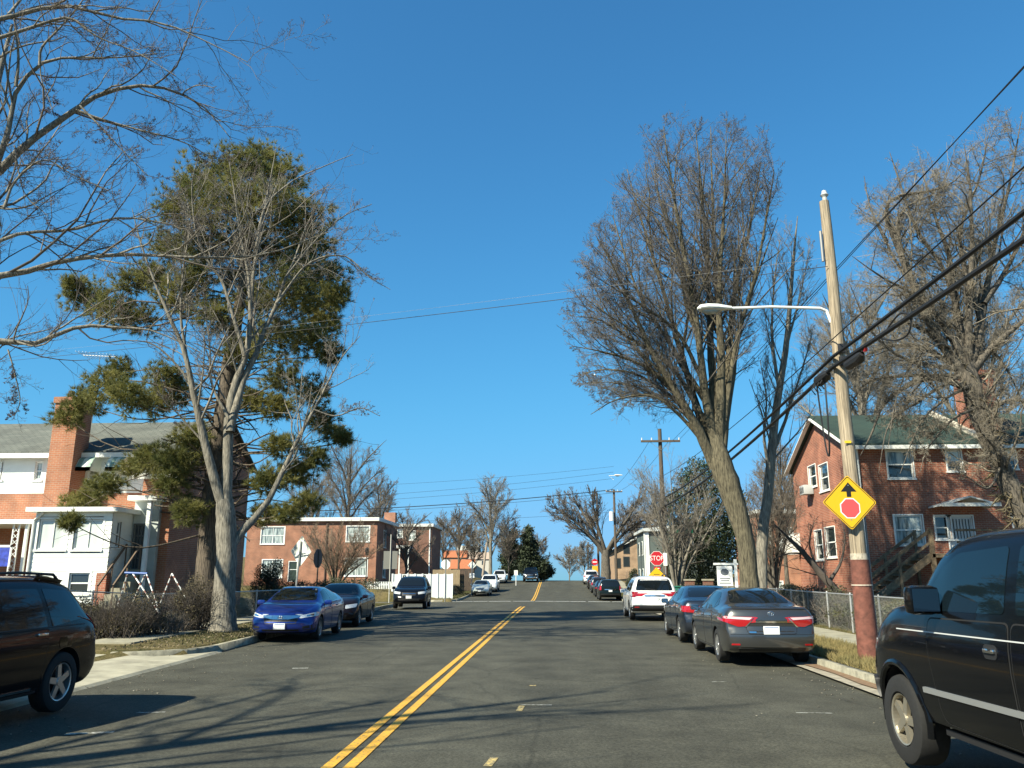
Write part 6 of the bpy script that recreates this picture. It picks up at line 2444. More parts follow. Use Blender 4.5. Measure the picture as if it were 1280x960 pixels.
    MB_ = thing('utility_pole', 'thin dark pole with a lamp arm in front of the spreading far tree', 'utility pole', (p.x, 112, rz(112)))
    top = P(747.5, 616, 112).z
    MB().tube([(p.x, 112, rz(112) - .2), (p.x, 112, top)], [.17, .12], 10).build('pole', POLED(), MB_, smooth=True)
    l = P(741, 650, 112)
    MB().tube([(p.x, 112, l.z - .3), (l.x, 112, l.z)], .03, 6).build('lamp_arm', mat('arm_white', (.70, .71, .70), .4), MB_)
    lamp_head(MB_, (l.x, 112, l.z), 1.0)
    p = P(735, 700, 150)
    r_ = thing('utility_pole', 'farthest dark pole seen low against the sky over the crest', 'utility pole', (p.x, 150, rz(150)))
    MB().tube([(p.x, 150, rz(150) - 1), (p.x, 150, P(735, 680, 150).z)], [.2, .14], 10).build('pole', POLED(), r_)
    MB().box((p.x - 1.2, 149.7, P(735, 684, 150).z), (p.x + 1.2, 149.8, P(735, 684, 150).z + .14)).build('crossarm', POLED(), r_)
    a, b2 = P(603, 718, 96), P(608.5, 678, 96)
    r_ = thing('timber_pole', 'pale leaning timber pole among the trees on the left of the rise', 'pole', a)
    MB().tube([a - Vector((0, 0, .5)), b2], [.15, .11], 10).build('pole', mat('pale_pole', (.36, .30, .24), .9), r_)
    # wires
    c = CABLE()
    far2 = Vector((6.3, 50, 7.0))
    def run(name, label, x, z0, r, pts, sag=(.12, .25), cat='cable', **k):
        """cable along the street over several supports"""
        P_ = []
        for i in range(len(pts) - 1):
            seg = chain_lines(pts[i], pts[i + 1], sag[min(i, len(sag) - 1)], 22)
            P_ += seg if i == 0 else seg[1:]
        o = MB().tube(P_, r, 7).build(name, c, smooth=True)
        _props(o, label, cat, k.get('group'))
        return P_
    nb = -14
    A1 = Vector((5.82, 16.6, P(1042, 446, 16.6).z)); A2 = Vector((5.82, 16.6, P(1044, 458, 16.6).z))
    k1 = run('cable', 'upper of the two thick black cables sloping past the near pole', 0, 0, .037, [Vector((5.9, nb, A1.z + .35)), A1, Vector((6.35, 50, A1.z + .1))], (.22, .35))
    k2 = run('cable', 'lower thick black cable with loops hanging near the near pole', 0, 0, .044, [Vector((5.95, nb, A2.z - .05)), A2, Vector((6.35, 50, A2.z - .2))], (.25, .35))
    run('cable', 'thin black wire just above the two thick cables', 0, 0, .012, [Vector((5.85, nb, 7.3)), Vector((5.85, 16.58, P(1040, 424, 16.6).z)), Vector((6.35, 50, 7.6))], (.12, .3))
    run('cable', 'high thin power wire crossing the top right corner, upper one', 0, 0, .010, [Vector((7.75, nb, 9.95)), Vector((7.72, 50, 9.95))], (.15,))
    run('cable', 'high thin power wire crossing the top right corner, lower one', 0, 0, .010, [Vector((7.35, nb, 9.25)), Vector((7.32, 50, 9.9))], (.15,))
    # hanging slack loops and a splice case on the bundle
    q = A2 + Vector((0, .3, 0))
    def near(path, x_px):
        return min(path, key=lambda p: abs((p - Vector((0, 0, CAM_H))).dot(_r) / max(.1, (p - Vector((0, 0, CAM_H))).dot(_f)) * FPX + 640 - x_px))
    s0 = k2[0]
    def on(path, Y):
        for a, b in zip(path[:-1], path[1:]):
            if a.y <= Y <= b.y:
                return a.lerp(b, (Y - a.y) / (b.y - a.y))
        return path[-1]
    a = on(k2, 17.4)
    pts = [a + Vector((.0, -.15, 0)), a + Vector((-.02, -.2, -.7)), a + Vector((0, -.08, -1.45)), a + Vector((.03, .10, -1.72)), a + Vector((.05, .30, -1.5)), a + Vector((.04, .42, -.7)), a + Vector((0, .40, .05))]
    o = MB().tube([Vector(p) for p in [tuple(r[:3]) for r in resample([(*p, .02) for p in pts], 30)]], .018, 6).build('slack_cable', c, smooth=True)
    _props(o, 'black slack cable loop hanging below the bundle left of the near pole', 'cable')
    a = on(k2, 13.2)
    pts = [a + Vector((0, .8, 0)), a + Vector((.02, .5, .12)), a + Vector((.02, .1, .16)), a + Vector((.02, -.25, 0)), a + Vector((.02, -.1, -.25)), a + Vector((.02, .4, -.22)), a + Vector((0, .95, -.02))]
    o = MB().tube([Vector(p) for p in [tuple(r[:3]) for r in resample([(*p, .02) for p in pts], 30)]], .016, 6).build('slack_cable', c, smooth=True)
    _props(o, 'black cable loop standing out from the lower thick cable at upper right', 'cable')
    a = on(k2, 17.5)
    rt = thing('splice_case', 'black knot of splice cases wrapped on the bundle left of the pole', 'splice case', a)
    MB().tube([a + Vector((0, -.5, .0)), a + Vector((0, -.35, -.02)), a + Vector((0, .1, -.03)), a + Vector((0, .3, .0))], [.05, .12, .13, .05], 10).build('case', DARKPL(), rt, smooth=True)
    for i in range(4):
        MB().tube([a + Vector((.03, -.4 + .2 * i, .08)), a + Vector((-.12, -.3 + .2 * i, -.18)), a + Vector((.02, -.1 + .2 * i, -.25))], .014, 6).build('lead', c, rt)
    a = on(k2, 15.4)
    rt = thing('splice_case', 'black splice case with red tag hung on the lower cable right of the pole', 'splice case', a)
    MB().tube([a + Vector((.02, .55, -.10)), a + Vector((.02, .45, -.13)), a + Vector((.02, -.15, -.15)), a + Vector((.02, -.3, -.10))], [.05, .10, .11, .05], 10).build('case', DARKPL(), rt, smooth=True)
    MB().obox(a + Vector((.04, -.42, -.06)), (.03, .12, .03), (0, .02, -.03), (.03, 0, 0)).build('red_tag', mat('tag_red', (.6, .03, .03), .5), rt)
    # service drop over the street to the left row house
    wire('service_wire', 'thin grey wire crossing high over the street from pole to left house', Vector((5.9, 16.6, P(1033, 333, 16.6).z)), P(0, 452, 31), .10, .008, mat('wire_grey', (.03, .03, .03), .6), n=40)
    wire('service_wire', 'second thin wire over the street just above the first', Vector((5.9, 16.6, P(1033, 322, 16.6).z)), P(40, 440, 31), .12, .0025, mat('wire_pale', (.3, .3, .3), .6), n=40)
    # wires of the cross street on the skyline
    Y = 90
    for i, (yl, yr, r) in enumerate(((637, 612, .045), (640, 616, .02), (608, 583, .012), (622, 590, .014), (628, 598, .014), (650, 640, .014))):
        L_, R_ = P(380, yl + 2, 84), P(767, yr, 90)
        wire('overhead_wire', ['thickest overhead wire across the far street', 'thin wire just under the thickest far wire', 'topmost faint wire across the far street', 'second faint wire from the top across the far street',
                               'third faint wire from the top across the far street', 'lowest faint wire across the far street'][i], L_, R_, .35, r, c, group='overhead wires across the far street')
    for x_, lb in ((5.9, 'wire running on uphill from the far crossarm, kerb side'), (7.1, 'wire running on uphill from the far crossarm, house side')):
        wire('overhead_wire', lb, (x_, 50, 9.9), (x_ - .1, 90, P(767, 614, 90).z), .5, .012, c, group='overhead wires along the far kerb')


def diamond(h):
    return [(0, h), (h, 0), (0, -h), (-h, 0)]


def signs():
    yel = mat('sign_yellow', (.86, .50, .012), .35)
    blk = mat('sign_black', (.015, .015, .015), .5)
    red = mat('sign_red', (.55, .02, .03), .35)
    pink = mat('sign_red_faded', (.72, .10, .10), .4)
    wht = mat('sign_white', (.78, .78, .76), .4)
    ax, n = (1, 0, 0), (0, -1, 0)
    # stop-ahead diamond on the near pole
    c = P(1062, 628, 16.5)
    c = Vector((c.x, 16.50, c.z))
    yaw = R(4)
    axd = Vector((math.cos(yaw), math.sin(yaw), 0)); nd = Vector((math.sin(yaw), -math.cos(yaw), 0))
    root = thing('warning_sign', 'yellow diamond stop-ahead sign with arrow and red octagon on the pole', 'sign', c)
    hd = .545
    rd = [tuple(p) for p in round_poly(diamond(hd), .05)]
    plate_at(MB(), c, axd, nd, rd, .004).build('plate', yel, root)
    mb = MB()
    o, i_ = [tuple(p) for p in round_poly(diamond(hd - .022), .045)], [tuple(p) for p in round_poly(diamond(hd - .040), .04)]
    cc = c + nd * .002
    for k in range(len(o)):
        a, b = o[k - 1], o[k]; d, e = i_[k], i_[k - 1]
        mb.add([cc + axd * p[0] + Vector((0, 0, p[1])) for p in (a, b, d, e)], [(0, 1, 2, 3)])
    mb.build('border', blk, root)
    arrow = [(-.045, .13), (.045, .13), (.045, .235), (.16, .235), (0, .42), (-.16, .235), (-.045, .235)]
    arrow = [(p[0] * 1.0, p[1] - .02) for p in arrow]
    mb = MB()
    cc = c + nd * .003
    mb.add([cc + axd * p[0] + Vector((0, 0, p[1])) for p in arrow], [(0, 1, 2, 6), (2, 3, 4), (2, 4, 6), (6, 4, 5)])
    mb.build('arrow', blk, root)
    oc = ngon(8, .215, PI / 8)
    plate_at(MB(), c + Vector((0, 0, -.115)), axd, nd, oc, .001, .003).build('octagon_edge', wht, root)
    plate_at(MB(), c + Vector((0, 0, -.115)), axd, nd, ngon(8, .192, PI / 8), .001, .0055).build('octagon', pink, root)
    for s in (.2, -.2):
        MB().tube([c + Vector((0, -.004, s * 1.7)), c + Vector((0, .02, s * 1.7))], .012, 8).build('bolt', STEEL(), root)
    # STOP sign before the crossing
    c = P(821, 698, 45)
    root = thing('stop_sign', 'red STOP sign with small plaque on a post above the white SUV', 'sign', (c.x, 45, gz(c.x, 45)))
    MB().tube([(c.x, 45.03, gz(c.x, 45) - .2), (c.x, 45.03, c.z + .4)], .03, 8).build('post', STEEL(), root)
    plate_at(MB(), c, ax, n, ngon(8, .405, PI / 8), .004).build('octagon_edge', wht, root)
    o = plate_at(MB(), c, ax, n, ngon(8, .385, PI / 8), .001, .003).build('octagon', red, root)
    letter(o, 'STOP', .36, c, 0, wht, .0055, 1.0, .86)
    q = c - Vector((0, 0, .53))
    pq = plate_at(MB(), q, ax, n, [(-.17, -.085), (.17, -.085), (.17, .085), (-.17, .085)], .003).build('plaque', red, root)
    plate_at(MB(), q, ax, n, [(-.12, -.02), (.12, -.02), (.12, .02), (-.12, .02)], .001, .003).build('plaque_mark', wht, pq)
    # yellow diamond below it, half hidden by the SUV
    c2 = P(821, 722, 44.7)
    root = thing('warning_sign', 'yellow diamond sign half hidden behind the white SUV roof', 'sign', (c2.x, 44.7, gz(c2.x, 44.7)))
    MB().tube([(c2.x, 44.73, gz(c2.x, 44.7) - .2), (c2.x, 44.73, c2.z + .3)], .03, 8).build('post', STEEL(), root)
    plate_at(MB(), c2, ax, n, round_poly(diamond(.54), .04), .004).build('plate', yel, root)
    plate_at(MB(), c2 + Vector((0, 0, .16)), ax, n, [(-.16, -.015), (.16, -.015), (.16, .015), (-.16, .015)], .001, .003).build('marking', blk, root)
    # white board beside the post (back of a small sign)
    c3 = P(831.5, 698, 47)
    root = thing('street_sign', 'small upright white sign right of the STOP sign', 'sign', (c3.x, 47, gz(c3.x, 47)))
    MB().tube([(c3.x, 47.03, gz(c3.x, 47) - .2), (c3.x, 47.03, c3.z + .4)], .028, 8).build('post', STEEL(), root)
    plate_at(MB(), c3, ax, n, [(-.11, -.40), (.11, -.40), (.11, .30), (-.11, .30)], .004).build('plate', wht, root)
    # green street-name blades
    p = P(853, 663, 49)
    root = thing('street_name_sign', 'pair of green street name blades on a post before the holly tree', 'sign', (p.x, 49, gz(p.x, 49)))
    MB().tube([(p.x, 49, gz(p.x, 49) - .2), (p.x, 49, p.z + .1)], .03, 8).build('post', STEEL(), root)
    gr = mat('sign_green', (.01, .22, .12), .4)
    for px, yw in ((847, .25), (862, -.3)):
        q = P(px, 664, 49)
        mb = MB(); mb.obox(q, Vector((math.cos(yw), math.sin(yw), 0)) * .20, Vector((-math.sin(yw), math.cos(yw), 0)) * .006, (0, 0, .10))
        mb.build('name_blade', gr, root)
    q = P(863, 677, 49)
    plate_at(MB(), (q.x, 48.96, q.z), ax, n, [(-.18, -.26), (.18, -.26), (.18, .26), (-.18, .26)], .004).build('sign_plate', SIGNBACK(), root)
    # real-estate post
    b = P(922, 742, 33); t = P(919, 703, 33)
    g = gz(b.x, 33)
    root = thing('yard_sign', 'white house-for-sale post with a hanging white board by the big trunk', 'sign', (t.x, 33, g))
    mb = MB()
    mb.box((t.x - .05, 32.95, g - .1), (t.x + .05, 33.05, t.z + .12))
    mb.box((t.x - .85, 32.96, t.z - .10), (t.x + .10, 33.04, t.z - .02))
    mb.build('post', WHITE(), root)
    pl = P(906, 720, 33)
    w2, h2 = .30, .38
    o = MB().box((pl.x - w2, 32.985, pl.z - h2), (pl.x + w2, 33.015, pl.z + h2)).build('board', wht, root)
    gy = mat('sign_print_grey', (.12, .14, .16), .6)
    mb = MB()
    prt = ngon(18, .13)
    plate_at(mb, (pl.x, 32.984, pl.z + .15), ax, n, [(a * 1.25, b_) for a, b_ in prt], .001, .002)
    for k, (wd, z) in enumerate(((.20, -.10), (.16, -.18), (.22, -.27))):
        plate_at(mb, (pl.x, 32.984, pl.z + z), ax, n, [(-wd, -.018), (wd, -.018), (wd, .018), (-wd, .018)], .001, .002)
    mb.build('print', gy, o)
    # left: leaning diamond seen from behind
    c = P(375, 689, 29.0); b = P(367, 745, 29.0)
    b = Vector((b.x, 29, gz(b.x, 29)))
    root = thing('warning_sign', 'pale back of a leaning diamond sign on a steel post over the blue car', 'sign', b)
    d = (c - b).normalized()
    MB().bar(b - d * .2, c + d * .35, .06, .045).build('post', STEEL(), root)
    yw = R(-32)
    a_ = Vector((math.cos(yw), math.sin(yw), 0)); n_ = Vector((math.sin(yw), -math.cos(yw), 0))
    up = (d - n_ * d.dot(n_)).normalized()
    sd = n_.cross(up)
    mb = MB()
    cc = c - n_ * .045
    mb.prism([cc + sd * p[0] + up * p[1] for p in round_poly(diamond(.55), .04)], n_ * .004 * -1)
    mb.build('plate', SIGNBACK(), root)
    # dark oval back of a sign turned side-on
    c = P(397.5, 698, 33)
    root = thing('stop_sign', 'dark sign turned almost edge-on above the left hedge', 'sign', (c.x, 33, gz(c.x, 33)))
    MB().tube([(c.x, 33.03, gz(c.x, 33) - .2), (c.x, 33.03, c.z + .35)], .03, 8).build('post', POLED(), root)
    yw = R(80)
    plate_at(MB(), c, (math.cos(yw), math.sin(yw), 0), (math.sin(yw), -math.cos(yw), 0), ngon(8, .40, PI / 8), .005).build('plate', mat('sign_back_dark', (.05, .055, .06), .5), root)
    # stop sign seen from behind past the crossing
    c = P(557, 705.5, 67)
    root = thing('stop_sign', 'pale round-looking back of a stop sign before the white fence', 'sign', (c.x, 67, gz(c.x, 67)))
    MB().tube([(c.x, 66.96, rz(67) - .1), (c.x, 66.96, c.z + .4)], .035, 8).build('post', STEEL(), root)
    plate_at(MB(), c, ax, n, ngon(8, .40, PI / 8), .005).build('plate', SIGNBACK(), root)
    c = P(590, 706.5, 80)
    root = thing('warning_sign', 'pale back of a small diamond sign with a white plaque below', 'sign', (c.x, 80, gz(c.x, 80)))
    MB().tube([(c.x, 79.96, gz(c.x, 80) - .1), (c.x, 79.96, c.z + .4)], .035, 8).build('post', STEEL(), root)
    plate_at(MB(), c, ax, n, diamond(.42), .005).build('plate', SIGNBACK(), root)
    plate_at(MB(), c - Vector((0, 0, .98)), ax, n, [(-.24, -.22), (.24, -.22), (.24, .22), (-.24, .22)], .005).build('plaque', wht, root)
    # no-parking plates left of the dark wagon
    c = P(488, 700, 58)
    root = thing('street_sign', 'grey backs of two street signs on one post left of the black wagon', 'sign', (c.x, 58, gz(c.x, 58)))
    MB().tube([(c.x, 57.96, gz(c.x, 58) - .1), (c.x, 57.96, P(488, 668, 58).z)], .035, 8).build('post', mat('post_pale', (.55, .54, .48), .6), root)
    for dx in (-.28, .28):
        plate_at(MB(), c + Vector((dx, .02, 0)), ax, n, [(-.22, -.62), (.22, -.62), (.22, .62), (-.22, .62)], .005).build('plate', mat('sign_back_grey', (.20, .20, .18), .5), root)
    c = P(645, 716, 100)
    root = thing('street_sign', 'small white sign on a white post at the left kerb near the crest', 'sign', (c.x, 100, rz(100)))
    MB().tube([(c.x, 100, rz(100) - .2), (c.x, 100, c.z + .3)], .04, 8).build('post', wht, root)
    plate_at(MB(), c + Vector((0, -.05, 0)), ax, n, [(-.22, -.3), (.22, -.3), (.22, .3), (-.22, .3)], .005).build('plate', SIGNBACK(), root)
    # far red and yellow signs on the right
    c = P(743.5, 702.5, 103)
    root = thing('stop_sign', 'tiny red sign over an orange-yellow panel beside the far cars', 'sign', (c.x, 103, rz(103)))
    MB().tube([(c.x, 103.04, rz(103) - .2), (c.x, 103.04, c.z + .3)], .04, 8).build('post', STEEL(), root)
    plate_at(MB(), c, ax, n, ngon(8, .40, PI / 8), .004).build('octagon', red, root)
    plate_at(MB(), c, ax, n, [(-.26, -.06), (.26, -.06), (.26, .06), (-.26, .06)], .001, .003).build('bar', wht, root)
    plate_at(MB(), c - Vector((0, 0, .95)), ax, n, [(-.34, -.48), (.34, -.48), (.34, .48), (-.34, .48)], .004).build('panel', mat('sign_orange', (.85, .38, .02), .4), root)
    # black lantern post by the brick duplex
    b = P(457, 735, 66)
    root = thing('lamp_post', 'thin black lantern post before the brick duplex window', 'lamp', (b.x, 66, gz(b.x, 66)))
    t = P(457, 694, 66)
    MB().tube([(b.x, 66, gz(b.x, 66) - .1), (b.x, 66, t.z)], .045, 8).build('post', blk, root)
    MB().tube([(b.x, 66, t.z), (b.x, 66, t.z + .25), (b.x, 66, t.z + .5), (b.x, 66, t.z + .62)], [.09, .16, .18, .03], 8).build('lantern', blk, root)


def garden():
    # swing frame with candy-striped legs
    w_ = mat('swing_white', (.72, .72, .70), .5); rd = mat('swing_red', (.20, .07, .05), .6); bl = mat('swing_blue', (.03, .12, .42), .5)
    Y = 25.5
    pl = P(165, 717, Y); pr = P(214, 717, Y)
    root = thing('swing_frame', 'old white swing frame with red-striped legs and a blue bar in the left garden', 'swing', (pl.x, Y, gz(pl.x, Y)))
    MB().tube([P(156, 716, Y), P(184, 717, Y)], .035, 8).build('top_bar', bl, root)
    legs = [((160, 716), (148, 755)), ((166, 717), (196, 762)), ((182, 717), (160, 766)), ((183, 717), (206, 784)), ((215, 717), (188, 786)), ((215, 717), (238, 758))]
    for k, (a, b) in enumerate(legs):
        A = P(*a, Y); B = P(*b, Y - .5 if k % 2 else Y + .4)
        g = gz(B.x, B.y)
        d = B - A
        B = A + d * ((A.z - g) / max(.1, A.z - B.z))
        n = 22
        o = MB().tube([A.lerp(B, t / n) for t in range(n + 1)], .022, 8).build('leg', [w_, rd], root, smooth=True)
        for f in o.data.polygons:                              # painted bands
            t = (f.center + root.location - A).length / (B - A).length
            f.material_index = 1 if int(t * n) % 3 == 1 else 0
    # blue banner on the far-left porch
    a, b = P(-6, 682, 28.8), P(11, 708, 28.8)
    root = thing('banner', 'blue banner with white edge hung on the far left porch', 'banner', (a.x, 28.8, b.z))
    MB().box((a.x, 28.78, b.z), (b.x, 28.8, a.z)).build('cloth', mat('banner_blue', (.03, .06, .42), .7, var=.4, vscale=6), root)
    mb = MB()
    mb.box((a.x - .03, 28.77, a.z - .06), (b.x + .03, 28.81, a.z + .02)); mb.box((b.x - .03, 28.77, b.z - .02), (b.x + .03, 28.81, a.z + .02))
    mb.build('edge', w_, root)
    # roof aerial
    a = P(122, 470, 35)
    root = thing('tv_aerial', 'white television aerial on a thin mast over the left roof', 'aerial', (a.x, 35, 8.3))
    t = P(124, 446, 35)
    MB().tube([(a.x, 35, 8.2), (a.x, 35, t.z)], .015, 6).build('mast', STEEL(), root)
    l, r = P(104, 444, 35), P(146, 446, 35)
    MB().tube([l, r], .018, 6).build('boom', mat('aerial_white', (.75, .75, .74), .5), root)
    mb = MB()
    for i in range(12):
        p = l.lerp(r, i / 11)
        q = .55 - .03 * i
        mb.tube([p + Vector((-.05, -q, .05)), p + Vector((.03, q, -.05))], .012, 5)
    mb.build('elements', mat('aerial_white', (.75, .75, .74), .5), root)
    # brick gate piers and bin under the holly
    for k, (px, lb) in enumerate(((885, 'squat brown brick pier left of the for-sale post'), (862, 'squat brown brick pier under the holly tree'))):
        p = P(px, 730, 38 + k)
        g = gz(p.x, 38)
        root = thing('brick_pier', lb, 'pier', (p.x, 38 + k, g), group='brick piers under the holly')
        MB().box((p.x - .2, 37.8 + k, g - .2), (p.x + .2, 38.2 + k, p.z + .15)).build('shaft', BRICK_B(), root)
        MB().box((p.x - .24, 37.76 + k, p.z + .15), (p.x + .24, 38.24 + k, p.z + .22)).build('cap', CONCRETE, root)
    p = P(846, 727, 47)
    g = gz(p.x, 47)
    root = thing('wheelie_bin', 'teal green wheeled bin beside the small tree right of the white SUV', 'bin', (p.x, 47, g))
    tm = mat('bin_green', (.02, .16, .11), .5)
    MB().add([(p.x - .24, 46.75, g + .08), (p.x + .24, 46.75, g + .08), (p.x + .24, 47.25, g + .08), (p.x - .24, 47.25, g + .08), (p.x - .3, 46.68, g + 1.0), (p.x + .3, 46.68, g + 1.0), (p.x + .3, 47.32, g + 1.0), (p.x - .3, 47.32, g + 1.0)],
             [(0, 3, 2, 1), (4, 5, 6, 7), (0, 1, 5, 4), (1, 2, 6, 5), (2, 3, 7, 6), (3, 0, 4, 7)]).build('body', tm, root, bevel=.02)
    MB().box((p.x - .32, 46.64, g + 1.0), (p.x + .32, 47.36, g + 1.07)).build('lid', tm, root, bevel=.02)
    for s in (-1, 1):
        MB().tube([(p.x + s * .26, 47.3, g + .1), (p.x + s * .31, 47.3, g + .1)], .1, 12).build('wheel', RUBBER(), root)
# ------------------------------------------------------------------ trees and bushes of this street
def LP(pts, Y, r0, r1, dy=0.0, wob=0.0):
    """limb through photo positions at depth Y (drifting dy metres in depth along it)"""
    out = []
    n = len(pts)
    for i, p in enumerate(pts):
        t = i / max(1, n - 1)
        if len(p) == 2:
            v = P(p[0], p[1], Y + dy * t)
        else:
            v = Vector(p)
        out.append((v.x, v.y, v.z, r0 + (r1 - r0) * t ** .8))
    return out


def ell(px, py, rx, ry, Y, rd=None):
    s = (Y * math.cos(PITCH)) / FPX
    c = P(px, py, Y)
    return (c, (rx * s, rd or rx * s, ry * s * 1.03))


def left_overhead_tree():
    Y = 17
    b = (-15.4, 18.8, gz(-15.4, 18.8))
    t = lambda z: (-15.3, 18.6, z)
    L = [[(*b[:2], b[2] - .2, .46), (-15.4, 18.8, 1.2, .37), (-15.3, 18.7, 3.5, .33), (-15.1, 18.5, 6.0, .30), (-14.9, 18.2, 8.0, .24), (-14.7, 18, 10.5, .18), (-14.5, 18, 13.5, .10), (-14.3, 18, 16, .03)],
         LP([t(6.4), (-20, 358), (25, 343), (60, 330), (150, 318), (250, 322), (330, 318), (410, 290)], Y, 0.108, .008, 1.0),
         LP([t(5.3), (-20, 432), (40, 430), (100, 408), (150, 410), (190, 413), (250, 440)], Y, 0.086, .008, .6),
         LP([t(7.2), (-10, 308), (90, 287), (150, 272), (205, 279), (260, 290)], Y, 0.054, .008, .6),
         LP([t(8.2), (-25, 232), (0, 212), (35, 178), (90, 140), (130, 116), (190, 107), (250, 130), (290, 175)], Y, 0.144, .008, .8),
         LP([(95, 138), (130, 150), (165, 160), (230, 178), (275, 205)], Y, 0.040, .008, .6),
         LP([(100, 132), (125, 158), (155, 190), (185, 220)], Y, 0.025, .008),
         LP([t(8.6), (0, 195), (12, 155), (22, 110), (55, 78), (85, 72), (145, 72), (200, 66)], Y, 0.086, .008, -.6),
         LP([t(9.5), (-30, 60), (0, 28), (45, 12), (95, 8), (140, 22), (200, 28), (250, 48), (310, 78)], 16, 0.079, .008, .5),
         LP([(-15, 52), (40, 34), (85, 22), (110, 38), (130, 50), (170, 65), (220, 95)], 15.6, 0.043, .008, .3),
         LP([(20, 108), (23, 70), (18, 20), (15, -60)], 16.6, 0.043, .008, -.5),
         LP([(50, 82), (52, 60), (75, 35), (100, 5), (130, -40)], 16.4, 0.036, .008, -.5),
         LP([(50, 80), (52, 100), (60, 120), (68, 145)], 16.6, 0.018, .008),
         LP([(5, 260), (20, 225), (55, 200), (90, 218), (135, 238)], 16.4, 0.032, .008, .3),
         LP([(8, 240), (20, 205), (18, 180), (30, 240), (60, 270)], 16.6, 0.022, .008, .3),
         LP([(10, 437), (18, 465), (25, 500), (18, 520)], Y, 0.018, .008),
         LP([t(9), (-16, 17, 11), (-18, 15.5, 13.5), (-19, 15, 15.5)], Y, 0.115, .008),
         LP([t(8), (-16.5, 20, 10), (-18.5, 21.5, 12), (-20, 22, 14)], Y, 0.115, .008),
         LP([t(9.5), (-15.5, 16, 12.2), (-15.8, 14.5, 14.5), (-16.2, 13, 16)], Y, 0.101, .008)]
    tree('bare_tree', 'bare maple reaching in from the upper left corner with budded twigs', b, L,
         [dict(per=10, t0=.18, ang=(25, 60), rel=.28, n=9, wander=.15, up=.05, rk=.8, sides=5),
          dict(src=[0, 1], per=9, t0=.15, ang=(25, 60), rel=.36, n=7, wander=.17, up=.06, rk=.6, sides=3, rmin=.0042),
          dict(src=[2], per=6, t0=.2, ang=(25, 65), rel=.5, n=5, wander=.18, up=.10, sides=3, rmin=.0032),
          dict(src=[3], per=3, t0=.2, ang=(25, 65), rel=.55, n=4, wander=.18, up=.14, sides=3, rmin=.0026)],
         BARK_PALE(), TWIG(), 11, buds=.30, bud_mat=mat('red_buds', (.09, .035, .03), .8), n0=20, limb_sel=list(range(1, 19)))


def left_maple():
    Y = 24.3
    b = P(279, 786, Y)
    z0 = gz(b.x, Y)
    L = [[(b.x, Y, z0 - .15, .54), (b.x, Y, z0 + .25, .39)] + [(*P(x, y, Y), r) for x, y, r in ((281, 740, .325), (284, 690, .30), (283, 650, .30), (282, 625, .25))],
         LP([(283, 640), (270, 605), (257, 556), (246, 510), (240, 481), (231, 440), (213, 398), (194, 354), (175, 300), (165, 260)], Y, 0.178, .009, -1.2),
         LP([(284, 640), (284, 600), (286, 534), (291, 489), (308, 441), (313, 400), (316, 350), (325, 290), (338, 225), (345, 185)], Y, 0.200, .009, .6),
         LP([(288, 540), (296, 505), (306, 472), (322, 440), (328, 419), (344, 385), (356, 350), (368, 325), (382, 285), (410, 230)], Y, 0.141, .009, 1.5),
         LP([(286, 690), (300, 668), (318, 648), (338, 622), (356, 585), (372, 550), (388, 520), (402, 494), (425, 450), (450, 420)], Y, 0.148, .009, 1.0),
         LP([(306, 445), (290, 390), (277, 350), (262, 330), (245, 290), (240, 230), (250, 190)], Y, 0.074, .009, -1.0),
         LP([(313, 400), (311, 350), (300, 290), (292, 235), (285, 195)], Y, 0.067, .009, -.4),
         LP([(320, 310), (332, 258), (365, 227), (400, 210), (441, 193)], Y, 0.048, .009, .8),
         LP([(345, 380), (385, 330), (430, 320), (460, 345), (488, 362)], Y, 0.044, .009, .8),
         LP([(358, 345), (395, 300), (430, 270), (465, 255)], Y, 0.037, .009, .5),
         LP([(240, 480), (215, 450), (190, 430), (160, 425)], Y, 0.044, .009, -.6),
         LP([(232, 440), (226, 390), (230, 330), (238, 270), (220, 220)], Y, 0.052, .009, -.5),
         LP([(256, 555), (225, 520), (205, 500), (190, 470)], Y, 0.033, .009, -.6),
         LP([(392, 512), (420, 520), (450, 510), (475, 520)], Y, 0.033, .009, .4),
         LP([(287, 525), (265, 480), (262, 430), (255, 380)], Y, 0.052, .009, -.3)]
    env = ellipsoids([ell(322, 325, 180, 165, Y, 3.8), ell(335, 470, 165, 115, Y, 3.6)], .10)
    tree('maple_tree', 'big silver-barked bare maple forking low beside the blue sedan', (b.x, Y, z0), L,
         [dict(per=9, t0=.28, ang=(25, 50), rel=.27, n=8, wander=.13, up=.08, rk=.8, sides=5, env=env, taper=.3),
          dict(src=[0, 1], per=8, t0=.2, ang=(25, 55), rel=.38, n=6, wander=.15, up=.07, rk=.6, sides=3, rmin=.0045, env=env),
          dict(src=[2], per=7, t0=.2, ang=(25, 60), rel=.5, n=4, wander=.16, up=.08, sides=3, rmin=.0036, env=env),
          dict(src=[3], per=3, t0=.2, ang=(25, 60), rel=.55, n=3, wander=.16, up=.08, sides=3, rmin=.003, env=env)],
         BARK_PALE(), TWIG_PALE(), 21, n0=22, limb_sel=list(range(1, 15)), sides0=14, buds=.25, bud_mat=mat('red_buds', (.09, .035, .03), .8))


